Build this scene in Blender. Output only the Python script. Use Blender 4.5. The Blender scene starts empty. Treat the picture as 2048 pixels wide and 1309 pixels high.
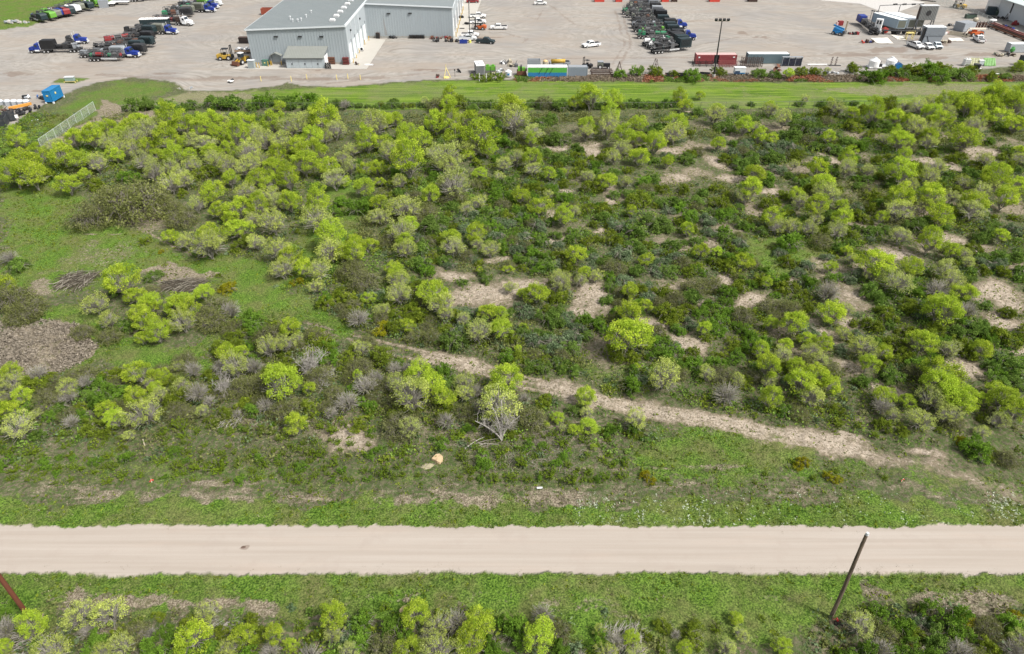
import bpy, bmesh, math, random
import numpy as np
from mathutils import Vector, Matrix

random.seed(7)
RNG = np.random.default_rng(11)
scene = bpy.context.scene
COL = scene.collection

# ------------------------------------------------------------------ camera
CAM_H = 60.0
PITCH = math.radians(36.2)
FPX = 2048 * 24.0 / 36.0            # focal length in photograph pixels
cam_data = bpy.data.cameras.new('camera')
cam = bpy.data.objects.new('camera', cam_data)
COL.objects.link(cam)
cam.location = (0, 0, CAM_H)
cam.rotation_euler = (math.pi / 2 - PITCH, 0, 0)
cam_data.lens = 24.0
cam_data.sensor_width = 36.0
cam_data.clip_start = 0.5
cam_data.clip_end = 6000
scene.camera = cam

# ------------------------------------------------------------------ light
SUN_EL, SUN_AZ = 52.0, 120.0         # azimuth clockwise from +Y (away from the camera)
w = bpy.data.worlds.new('World')
scene.world = w
w.use_nodes = True
nt = w.node_tree
for n in list(nt.nodes):
    nt.nodes.remove(n)
wo = nt.nodes.new('ShaderNodeOutputWorld')
bg = nt.nodes.new('ShaderNodeBackground')
sky = nt.nodes.new('ShaderNodeTexSky')
sky.sky_type = 'NISHITA'
sky.sun_disc = False
sky.sun_elevation = math.radians(SUN_EL)
sky.sun_rotation = math.radians(SUN_AZ)
sky.air_density = 1.0
sky.dust_density = 4.0
sky.ozone_density = 1.0
hs = nt.nodes.new('ShaderNodeHueSaturation')      # thin cloud cover: a whiter sky
hs.inputs['Saturation'].default_value = 0.35
nt.links.new(sky.outputs[0], hs.inputs['Color'])
nt.links.new(hs.outputs[0], bg.inputs[0])
bg.inputs[1].default_value = 0.092
nt.links.new(bg.outputs[0], wo.inputs[0])

sl = bpy.data.lights.new('sun', 'SUN')
sl.energy = 2.15
sl.angle = math.radians(8)
sl.color = (1.0, 0.965, 0.91)
so = bpy.data.objects.new('sun', sl)
COL.objects.link(so)
az, el = math.radians(SUN_AZ), math.radians(SUN_EL)
sd = Vector((math.sin(az) * math.cos(el), math.cos(az) * math.cos(el), math.sin(el)))
so.rotation_euler = sd.to_track_quat('Z', 'Y').to_euler()
so.location = (60, -40, 120)

vs = scene.view_settings
vs.view_transform = 'Standard'
vs.look = 'None'
vs.gamma = 1.0
vs.use_curve_mapping = False
vs.exposure = 1.02

# ------------------------------------------------------------------ where a thing seen in the photograph stands
SP, CP = math.sin(PITCH), math.cos(PITCH)

def G(px, py, z=0.0):
    """point at height z seen at photograph pixel (px, py)"""
    dx = (px - 1024) / FPX
    dy = -(py - 654.5) / FPX
    vx, vy, vz = dx, CP + dy * SP, -SP + dy * CP
    t = (z - CAM_H) / vz
    return Vector((vx * t, vy * t, z))

def depth_at(px, py, z=0.0):
    dy = -(py - 654.5) / FPX
    return (z - CAM_H) / (-SP + dy * CP)

def mpp(py, z=0.0):
    """metres per photograph pixel at that row"""
    return depth_at(1024, py, z) / FPX

def to_px(x, y, z=0.0):
    dz = z - CAM_H
    d = y * CP - dz * SP
    u = y * SP + dz * CP
    return 1024 + FPX * x / d, 654.5 - FPX * u / d

# ------------------------------------------------------------------ small helpers
def link(name, mesh, parent=None, loc=None, rot=None):
    o = bpy.data.objects.new(name, mesh)
    COL.objects.link(o)
    if parent is not None:
        o.parent = parent
    if loc is not None:
        o.location = loc
    if rot is not None:
        o.rotation_euler = rot
    return o

def tag(o, label, cat, group=None):
    o['label'] = label
    o['category'] = cat
    if group:
        o['group'] = group
    return o

def thing(name, label, cat, loc, rz=0.0, group=None):
    o = link(name, None, None, loc, (0, 0, rz))
    o.empty_display_size = 0.5
    return tag(o, label, cat, group)

def mesh_np(name, verts, quads=None, tris=None, mats=(), smooth=False):
    """mesh from numpy arrays"""
    me = bpy.data.meshes.new(name)
    verts = np.asarray(verts, dtype=np.float32).reshape(-1, 3)
    nq = 0 if quads is None else len(quads)
    ntr = 0 if tris is None else len(tris)
    me.vertices.add(len(verts))
    me.vertices.foreach_set('co', verts.ravel())
    idx = []
    if nq:
        idx.append(np.asarray(quads, dtype=np.int32).ravel())
    if ntr:
        idx.append(np.asarray(tris, dtype=np.int32).ravel())
    idx = np.concatenate(idx)
    me.loops.add(len(idx))
    me.loops.foreach_set('vertex_index', idx)
    me.polygons.add(nq + ntr)
    starts = np.concatenate([np.arange(nq) * 4, nq * 4 + np.arange(ntr) * 3]).astype(np.int32)
    tot = np.concatenate([np.full(nq, 4), np.full(ntr, 3)]).astype(np.int32)
    me.polygons.foreach_set('loop_start', starts)
    me.polygons.foreach_set('loop_total', tot)
    for m in mats:
        me.materials.append(m)
    me.update(calc_edges=True)
    if smooth:
        me.polygons.foreach_set('use_smooth', np.ones(nq + ntr, dtype=bool))
    return me

# ------------------------------------------------------------------ materials
class N:
    """tiny node helper"""
    def __init__(s, name):
        s.m = bpy.data.materials.new(name)
        s.m.use_nodes = True
        s.t = s.m.node_tree
        for n in list(s.t.nodes):
            s.t.nodes.remove(n)
        s.out = s.new('ShaderNodeOutputMaterial')
    def new(s, typ, **kw):
        n = s.t.nodes.new(typ)
        for k, v in kw.items():
            setattr(n, k, v)
        return n
    def l(s, a, b):
        s.t.links.new(a, b)
    def val(s, sock, v):
        if isinstance(v, (int, float)):
            sock.default_value = v
        elif isinstance(v, (tuple, list)):
            sock.default_value = tuple(v) + ((1,) if len(v) == 3 and len(sock.default_value) == 4 else ())
        else:
            s.l(v, sock)
    def mix(s, f, a, b, mode='MIX'):
        n = s.new('ShaderNodeMix', data_type='RGBA', blend_type=mode)
        s.val(n.inputs[0], f)
        s.val(n.inputs[6], a)
        s.val(n.inputs[7], b)
        return n.outputs[2]
    def math(s, op, a, b=0.0, clamp=False):
        n = s.new('ShaderNodeMath', operation=op)
        n.use_clamp = clamp
        s.val(n.inputs[0], a)
        s.val(n.inputs[1], b)
        return n.outputs[0]
    def noise(s, scale, detail=4.0, rough=0.55, vec=None, dist=0.0):
        n = s.new('ShaderNodeTexNoise')
        n.inputs['Scale'].default_value = scale
        n.inputs['Detail'].default_value = detail
        n.inputs['Roughness'].default_value = rough
        n.inputs['Distortion'].default_value = dist
        if vec is not None:
            s.l(vec, n.inputs['Vector'])
        return n.outputs[0]
    def ramp(s, f, lo, hi):
        n = s.new('ShaderNodeMapRange')
        n.interpolation_type = 'SMOOTHSTEP'
        s.val(n.inputs[0], f)
        n.inputs[1].default_value = lo
        n.inputs[2].default_value = hi
        return n.outputs[0]
    def scaled(s, vec, sc):
        n = s.new('ShaderNodeMapping')
        n.inputs['Scale'].default_value = sc
        s.l(vec, n.inputs['Vector'])
        return n.outputs[0]
    def pos(s):
        return s.new('ShaderNodeNewGeometry').outputs['Position']
    def obj(s):
        return s.new('ShaderNodeTexCoord').outputs['Object']
    def rnd(s):
        return s.new('ShaderNodeObjectInfo').outputs['Random']

def paint(name, col, rough=0.5, metal=0.0, wear=0.25, dirt=(0.23, 0.2, 0.16), scale=1.5, spec=0.4, vary=0.0):
    """painted or bare surface with dust, streaks and slight unevenness"""
    n = N(name)
    b = n.new('ShaderNodeBsdfPrincipled')
    v = n.obj()
    f1 = n.ramp(n.noise(scale, 6, 0.65, v), 0.45, 0.75)
    f2 = n.ramp(n.noise(scale * 9, 3, 0.6, n.scaled(v, (1, 1, 0.25))), 0.5, 0.8)
    c = n.mix(n.math('MULTIPLY', f1, wear), col, dirt)
    c = n.mix(n.math('MULTIPLY', f2, wear * 0.6), c, tuple(x * 0.55 for x in col))
    if vary:
        h = n.new('ShaderNodeHueSaturation')
        n.l(c, h.inputs['Color'])
        n.l(n.math('ADD', n.math('MULTIPLY', n.rnd(), vary), 1 - vary / 2), h.inputs['Value'])
        c = h.outputs[0]
    n.val(b.inputs['Base Color'], c)
    n.val(b.inputs['Roughness'], n.math('ADD', n.math('MULTIPLY', f1, 0.25), rough, True))
    b.inputs['Metallic'].default_value = metal
    b.inputs['Specular IOR Level'].default_value = spec
    n.l(b.outputs[0], n.out.inputs[0])
    return n.m

def leafmat(name, c1, c2, c3, trans=0.35, vary=0.3, nsc=0.09, nst=0.4):
    n = N(name)
    v = n.pos()
    at = n.new('ShaderNodeAttribute', attribute_name='tint')
    r = n.rnd()
    c = n.mix(n.ramp(at.outputs['Fac'], 0.15, 0.9), c1, c2)
    c = n.mix(n.math('MULTIPLY', n.ramp(r, 0.45, 1.0), 0.7), c, c3)
    c = n.mix(n.math('MULTIPLY', n.ramp(n.noise(nsc, 4, 0.6, v), 0.42, 0.62), nst), c, c3)
    h = n.new('ShaderNodeHueSaturation')
    n.l(c, h.inputs['Color'])
    n.l(n.math('ADD', n.math('MULTIPLY', n.math('FRACT', n.math('MULTIPLY', r, 17.3)), vary), 1 - vary / 2), h.inputs['Value'])
    d = n.new('ShaderNodeBsdfDiffuse')
    t = n.new('ShaderNodeBsdfTranslucent')
    n.l(h.outputs[0], d.inputs[0])
    n.l(h.outputs[0], t.inputs[0])
    mx = n.new('ShaderNodeMixShader')
    mx.inputs[0].default_value = trans
    n.l(d.outputs[0], mx.inputs[1])
    n.l(t.outputs[0], mx.inputs[2])
    n.l(mx.outputs[0], n.out.inputs[0])
    return n.m

def barkmat(name, c1, c2):
    n = N(name)
    b = n.new('ShaderNodeBsdfPrincipled')
    c = n.mix(n.noise(3.0, 4, 0.6, n.pos()), c1, c2)
    c = n.mix(n.math('MULTIPLY', n.rnd(), 0.4), c, tuple(x * 0.6 for x in c1))
    n.val(b.inputs['Base Color'], c)
    b.inputs['Roughness'].default_value = 0.9
    b.inputs['Specular IOR Level'].default_value = 0.15
    n.l(b.outputs[0], n.out.inputs[0])
    return n.m
# ------------------------------------------------------------------ the ground: one fan-shaped sheet, cut into zones
def vnoise(x, y, seed=0):
    """value noise, numpy"""
    xi = np.floor(x).astype(np.int64); yi = np.floor(y).astype(np.int64)
    xf = x - xi; yf = y - yi
    def h(a, b):
        n = (a * 374761393 + b * 668265263 + seed * 974634777) & 0x7fffffff
        n = ((n ^ (n >> 13)) * 1274126177) & 0x7fffffff
        return ((n ^ (n >> 16)) & 0xffff) / 65535.0
    u = xf * xf * (3 - 2 * xf); v = yf * yf * (3 - 2 * yf)
    a = h(xi, yi) * (1 - u) + h(xi + 1, yi) * u
    b = h(xi, yi + 1) * (1 - u) + h(xi + 1, yi + 1) * u
    return a * (1 - v) + b * v

def fbm(x, y, s, seed=0, oct=4):
    t = 0; a = 0.5
    for i in range(oct):
        t = t + a * vnoise(x * s, y * s, seed + i * 7); s *= 2.03; a *= 0.5
    return t / (1 - 0.5 ** oct)

def smooth(e0, e1, x):
    t = np.clip((x - e0) / (e1 - e0), 0, 1)
    return t * t * (3 - 2 * t)

def wpoly(pts):
    return np.array([tuple(G(px, py))[:2] for px, py in pts])

def poly_sd(X, Y, P):
    """signed distance to a polygon, positive inside"""
    d = np.full(X.shape, 1e9); inside = np.zeros(X.shape, bool)
    n = len(P)
    for i in range(n):
        ax, ay = P[i]; bx, by = P[(i + 1) % n]
        ex, ey = bx - ax, by - ay
        t = np.clip(((X - ax) * ex + (Y - ay) * ey) / (ex * ex + ey * ey + 1e-9), 0, 1)
        d = np.minimum(d, np.hypot(X - ax - t * ex, Y - ay - t * ey))
        c = ((ay > Y) != (by > Y)) & (X < (bx - ax) * (Y - ay) / (by - ay + 1e-12) + ax)
        inside ^= c
    return np.where(inside, d, -d)

def line_d(X, Y, pts, widths):
    """distance to a polyline minus its half width (negative inside); widths in metres"""
    best = np.full(X.shape, 1e9)
    for i in range(len(pts) - 1):
        ax, ay = pts[i]; bx, by = pts[i + 1]
        ex, ey = bx - ax, by - ay
        t = np.clip(((X - ax) * ex + (Y - ay) * ey) / (ex * ex + ey * ey), 0, 1)
        wd = widths[i] * (1 - t) + widths[i + 1] * t
        best = np.minimum(best, np.hypot(X - ax - t * ex, Y - ay - t * ey) - wd)
    return best

ROAD_N = G(1024, 1053).y
ROAD_S = G(1024, 1149).y
TRACK = [(520, 625), (620, 645), (720, 680), (830, 708), (960, 738), (1060, 766), (1200, 802), (1300, 822), (1400, 836), (1530, 866), (1650, 888), (1760, 912), (1900, 950), (2080, 1000)]
TRACK_W = [1.1, 1.1, 1.0, 1.1, 1.5, 1.3, 1.5, 1.8, 1.5, 1.7, 1.7, 1.4, 1.4, 1.4]
# yard edge (photograph pixels); everything beyond it is gravel
YARD = [(-500, 200), (0, 196), (10, 262), (60, 230), (100, 200), (150, 180), (185, 168), (262, 156), (340, 163), (372, 182), (470, 182),
        (560, 172), (575, 165), (600, 172), (690, 174), (760, 168), (860, 160), (930, 160), (1000, 160), (1040, 157), (1240, 157),
        (1400, 158), (1560, 160), (1700, 160), (1860, 155), (1890, 146), (1950, 140), (2048, 132), (2700, 130), (2700, -250), (-500, -250)]
FIELD = [(-600, 66), (0, 60), (60, 53), (100, 38), (160, 22), (235, 2), (300, -14), (420, -30), (700, -80), (-900, -80)]
MOWN = [(270, 212), (330, 197), (380, 186), (470, 184), (560, 180), (640, 176), (760, 170), (860, 163), (1000, 162), (1200, 163), (1560, 165), (1800, 165), (2700, 160),
        (2700, 185), (2100, 200), (1900, 208), (1700, 216), (1400, 218), (1100, 219), (720, 221), (600, 216), (420, 214), (300, 222)]

# (attribute, amount, feather in metres, photograph outline)
PATCH = [
 ('g', 1.0, 2.5, [(0, 400), (30, 372), (110, 362), (170, 400), (150, 440), (60, 520), (0, 560)]),
 ('g', 0.75, 4, [(0, 470), (120, 430), (250, 440), (340, 480), (420, 520), (420, 560), (260, 550), (180, 580), (60, 600), (0, 600)]),
 ('g', 1.0, 2, [(350, 530), (440, 512), (520, 520), (560, 560), (620, 590), (640, 640), (560, 660), (470, 640), (400, 590)]),
 ('g', 0.8, 3, [(560, 600), (640, 610), (740, 660), (700, 690), (600, 660)]),
 ('g', 0.8, 2, [(70, 620), (160, 615), (250, 640), (330, 700), (420, 690), (470, 640), (460, 700), (350, 770), (200, 730), (150, 740), (190, 690)]),
 ('g', 0.9, 1.5, [(640, 380), (700, 360), (740, 420), (700, 480), (640, 560), (560, 580), (600, 480)]),
 ('g', 0.6, 3, [(1130, 720), (1290, 730), (1300, 760), (1200, 780), (1090, 750)]),
 ('g', 0.75, 3, [(1330, 850), (1500, 850), (1640, 890), (1600, 960), (1300, 965), (1240, 900)]),
 ('g', 0.5, 3, [(0, 880), (300, 900), (700, 930), (1200, 930), (1240, 968), (0, 968)]),
 ('g', 0.55, 3, [(1560, 900), (1750, 915), (2048, 965), (2048, 1000), (1780, 970), (1560, 966)]),
 ('g', 0.85, 2, [(1480, 470), (1560, 480), (1640, 470), (1660, 520), (1560, 560), (1500, 540)]),
 ('g', 0.6, 4, [(150, 190), (240, 160), (350, 165), (330, 190), (280, 205), (60, 300), (0, 290), (60, 250)]),
 ('d', 0.9, 2.5, [(0, 655), (60, 648), (160, 650), (185, 690), (170, 715), (120, 748), (0, 752)]),
 ('d', 0.8, 2, [(200, 200), (280, 215), (330, 225), (290, 245), (130, 300), (80, 300), (190, 230)]),
 ('d', 0.8, 2, [(330, 520), (395, 530), (440, 560), (330, 575), (270, 545)]),
 ('d', 0.55, 4, [(160, 470), (300, 470), (330, 520), (200, 540), (60, 560), (90, 520)]),
 ('d', 0.7, 2, [(60, 560), (110, 550), (120, 590), (70, 600)]),
 ('d', 0.8, 3, [(380, 184), (560, 184), (560, 196), (330, 210), (300, 205)]),
 ('d', 0.75, 2, [(700, 985), (900, 980), (1180, 978), (1180, 1012), (900, 1010), (720, 1002)]),
 ('d', 0.6, 2, [(0, 975), (280, 970), (620, 975), (700, 1000), (500, 1012), (300, 998), (0, 996)]),
 ('d', 0.5, 2, [(1200, 972), (1750, 975), (2048, 1000), (2048, 1010), (1700, 990), (1200, 990)]),
 ('d', 0.7, 2, [(60, 1185), (330, 1180), (700, 1185), (1020, 1180), (1020, 1200), (700, 1230), (200, 1220)]),
 ('d', 0.6, 2, [(640, 1195), (860, 1180), (830, 1230), (640, 1235)]),
 ('d', 0.6, 2.5, [(1720, 1160), (1830, 1155), (2048, 1180), (2048, 1290), (1900, 1290), (1760, 1200)]),
 ('d', 0.5, 4, [(480, 780), (700, 790), (760, 880), (560, 900), (470, 850)]),
 ('d', 0.5, 4, [(820, 780), (1200, 830), (1200, 920), (840, 900)]),
 ('d', 0.55, 4, [(160, 420), (330, 400), (420, 420), (320, 470), (200, 465)]),
 ('d', 0.6, 3, [(1040, 160), (2048, 160), (2700, 155), (2700, 148), (1900, 150), (1250, 152), (1040, 154)]),
 ('d', 0.55, 2.5, [(1770, 166), (1990, 168), (1960, 190), (1800, 196), (1600, 180)]),
]
SAND = [(905, 552, 44, 12), (965, 588, 78, 27), (1035, 572, 70, 18), (1075, 562, 40, 9), (1185, 592, 42, 30), (1165, 625, 44, 18), (1112, 425, 20, 10), (1222, 400, 14, 8),
        (1195, 466, 20, 10), (1120, 478, 18, 9), (1310, 655, 42, 16), (1385, 690, 34, 20), (1446, 565, 18, 16), (1510, 603, 30, 17), (1480, 620, 20, 10), (1852, 323, 34, 9), (1905, 333, 26, 6),
        (1960, 303, 36, 8), (1645, 318, 30, 9), (1551, 385, 30, 14), (1470, 358, 20, 12), (1790, 508, 62, 17), (1885, 485, 54, 14), (1960, 495, 40, 12), (1740, 540, 40, 12),
        (2015, 590, 50, 38), (2000, 640, 44, 22), (1928, 745, 28, 26), (1775, 780, 30, 12), (1700, 735, 26, 16), (1640, 655, 20, 20), (1695, 640, 20, 14), (1182, 300, 26, 15), (1120, 298, 24, 8), (1340, 300, 40, 8),
        (1355, 355, 30, 6), (1430, 325, 20, 12), (1560, 340, 26, 8), (1830, 420, 30, 8), (1855, 912, 46, 12), (1700, 880, 30, 10), (1130, 385, 20, 6), (1700, 590, 26, 10), (1580, 560, 20, 8), (1210, 372, 30, 6), (700, 880, 50, 28), (990, 525, 30, 8), (1960, 640, 20, 10), (1280, 730, 16, 5), (2025, 700, 30, 8)]
BROWN = [(30, 148, 46, 5), (90, 182, 30, 4), (470, 155, 120, 3), (620, 158, 90, 2.5), (330, 148, 40, 3), (850, 140, 60, 3), (975, 76, 60, 2), (650, 140, 90, 2), (1700, 110, 70, 5), (1780, 100, 60, 8), (1850, 115, 60, 5), (1960, 110, 40, 5), (1485, 66, 14, 4), (1860, 85, 50, 8), (205, 75, 12, 1.5), (340, 10, 14, 1.5), (1520, 75, 22, 2), (480, 1095, 16, 3)]

def fields(X, Y):
    """all ground masks at world points"""
    PX, PY = to_px(X, np.maximum(Y, 2.0))
    far = Y > 330
    wx = X + (fbm(X, Y, 0.25, 3) - .5) * 5; wy = Y + (fbm(X, Y, 0.25, 9) - .5) * 5
    n1 = fbm(X, Y, 0.9, 21); n2 = fbm(X, Y, 0.16, 33); n3 = fbm(X, Y, 0.4, 55)
    f = {}
    # road with ragged edges
    rag = (fbm(X, Y * 0 + 3.3, .22, 5) - .5) * 0.9 + (fbm(X, Y * 0 + 7.3, 1.3, 5) - .5) * 0.5 + (fbm(X, Y, 2.2, 6) - .5) * 0.6
    f['road'] = smooth(-.12, .12, np.minimum(ROAD_N - Y, Y - ROAD_S) + rag)
    yd = poly_sd(X, Y, wpoly(YARD)) + (fbm(X, Y, 0.5, 8) - .5) * 2.2
    fd = poly_sd(X, Y, wpoly(FIELD)) + (fbm(X, Y, 0.3, 8) - .5) * 4
    isl = poly_sd(X, Y, wpoly([(103, 166), (118, 158), (150, 156), (186, 157), (150, 167), (118, 168)]))
    f['yard'] = smooth(-.3, .5, yd) * (1 - smooth(-.4, .6, fd)) * (1 - smooth(-.3, .5, isl))
    f['yard'] = np.where(far & (f['yard'] < .5) & (X > -150), 1.0, f['yard'])
    mw = poly_sd(X, Y, wpoly(MOWN))
    f['mown'] = smooth(-.6, .8, mw + (n3 - .5) * 2.5)
    g = np.zeros_like(X); d = np.zeros_like(X)
    for a, amt, fe, pts in PATCH:
        m = smooth(-fe, fe, poly_sd(wx, wy, wpoly(pts)) + (n3 - .5) * fe * 1.6) * amt
        if a == 'g': g = np.maximum(g, m)
        else: d = np.maximum(d, m)
    # verges beside the road
    vn = (Y - ROAD_N)
    g = np.maximum(g, smooth(4.6, 2.0, vn + (n3 - .5) * 4.5 + (n2 - .5) * 4) * (vn > -.6))
    vsd = (ROAD_S - Y)
    g = np.maximum(g, smooth(5.5, 1.5, vsd + (n3 - .5) * 6 + (n2 - .5) * 7) * (vsd > -.6))
    gr = poly_sd(wx, wy, wpoly([(1020, 1150), (1700, 1150), (1660, 1240), (1500, 1320), (1150, 1320)]))
    g = np.maximum(g, .8 * smooth(-2, 3, gr + (n3 - .5) * 3))
    g = np.maximum(g, np.maximum(f['mown'] * (0.75 + .25 * n2), smooth(-.4, .6, fd)))
    g = np.maximum(g, smooth(-.3, .5, isl) * .7)
    g = np.maximum(g, 0.30 * smooth(.42, .68, n2))
    f['green'] = np.clip(g, 0, 1)
    for q in ([(0, 395), (30, 430), (62, 470), (112, 516)], [(0, 412), (24, 440), (52, 480), (98, 522)], [(-5, 440), (30, 490), (70, 530)], [(560, 632), (700, 668), (800, 700)], [(560, 642), (690, 677), (790, 706)], [(170, 470), (300, 468), (360, 500), (430, 520)]):
        ld = line_d(X, Y, [tuple(G(a, b_))[:2] for a, b_ in q], [.12] * len(q))
        d = np.maximum(d, (.42 if q[0][0] < 100 else .7) * smooth(.35, -.1, ld + (n3 - .5) * .6))
    f['dry'] = np.clip(np.maximum(d, .35 * smooth(.5, .75, fbm(X, Y, .2, 71))), 0, 1)
    st = fbm(X * .22, Y, .55, 140)
    vg = ((Y > ROAD_N) & (PY > 930)) | (Y < ROAD_S)
    f['dry'] = np.where(vg, np.maximum(f['dry'], .55 * smooth(.58, .74, st)), f['dry'])
    f['green'] = f['green'] * (1 - .75 * smooth(.35, .8, f['dry']) * (1 - .5 * f['mown']))
    # sand: the dirt track and the bare patches
    tp = [tuple(G(a, b))[:2] for a, b in TRACK]
    td = line_d(wx * .35 + X * .65, wy * .35 + Y * .65, tp, TRACK_W)
    grow = smooth(740, 900, PX) * (1 - .45 * smooth(1660, 1820, PX)) * .88 + .10
    f['track'] = td
    s = smooth(1.5, -2.0, td + (n3 - .5) * 3.0 + (n1 - .5) * 1.5) * grow
    dc = line_d(X, Y, tp, [0] * len(tp)) + (n2 - .5) * .6
    s = np.maximum(s, .75 * smooth(.55, .1, np.abs(dc - 1.0)) * smooth(640, 800, PX) * (1 - .6 * smooth(1640, 1800, PX)))
    for cx, cy, rx, ry in SAND:
        c = G(cx, cy); ru = rx * mpp(cy); rv = (G(cx, cy - ry).y - G(cx, cy + ry).y) / 2
        q = np.hypot((wx - c.x) / ru, (wy - c.y) / rv) + (n3 - .5) * 1.1
        s = np.maximum(s, .95 * smooth(1.7, .15, q + (n1 - .5) * .5))
    scrub = (PY < 880) & (PX > 800) & (PY > 235)
    s = np.maximum(s, .55 * smooth(.53, .74, fbm(X, Y, .15, 90)) * smooth(900, 1300, PX) * smooth(800, 700, PY) * smooth(230, 260, PY))
    f['sand'] = np.clip(s, 0, 1)
    b = np.zeros_like(X)
    for cx, cy, rx, ry in BROWN:
        c = G(cx, cy); ru = rx * mpp(cy); rv = max((G(cx, cy - ry).y - G(cx, cy + ry).y) / 2, .3)
        q = np.hypot((wx * .5 + X * .5 - c.x) / ru, (wy * .5 + Y * .5 - c.y) / rv) + (n3 - .5) * 1.2
        b = np.maximum(b, smooth(1.2, .3, q))
    for q, wd in (([(915, 66), (985, 66), (1008, 65), (1055, 78), (1043, 87)], .3), ([(1000, 64), (1056, 80)], .25), ([(790, 100), (735, 106), (690, 112)], .3), ([(1085, 20), (1075, 40), (1050, 32)], .3), ([(1230, 20), (1250, 90), (1225, 130)], .35),
                  ([(1242, 20), (1262, 90), (1240, 130)], .35), ([(200, 150), (400, 160), (520, 157), (640, 160), (760, 154)], 1.4), ([(60, 140), (200, 130), (300, 110)], .3), ([(1100, 10), (1150, 50), (1230, 60), (1500, 30)], .5), ([(1400, 90), (1500, 70), (1620, 100), (1780, 110), (1900, 110)], .5), ([(650, 168), (760, 158), (900, 140), (1100, 118), (1300, 116), (1700, 112)], .7)):
        ld = line_d(wx * .2 + X * .8, wy * .2 + Y * .8, [tuple(G(u, v))[:2] for u, v in q], [wd] * len(q))
        b = np.maximum(b, .62 * smooth(.8, -.3, ld + (n3 - .5) * 1.4))
    f['brown'] = b
    return f

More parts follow.
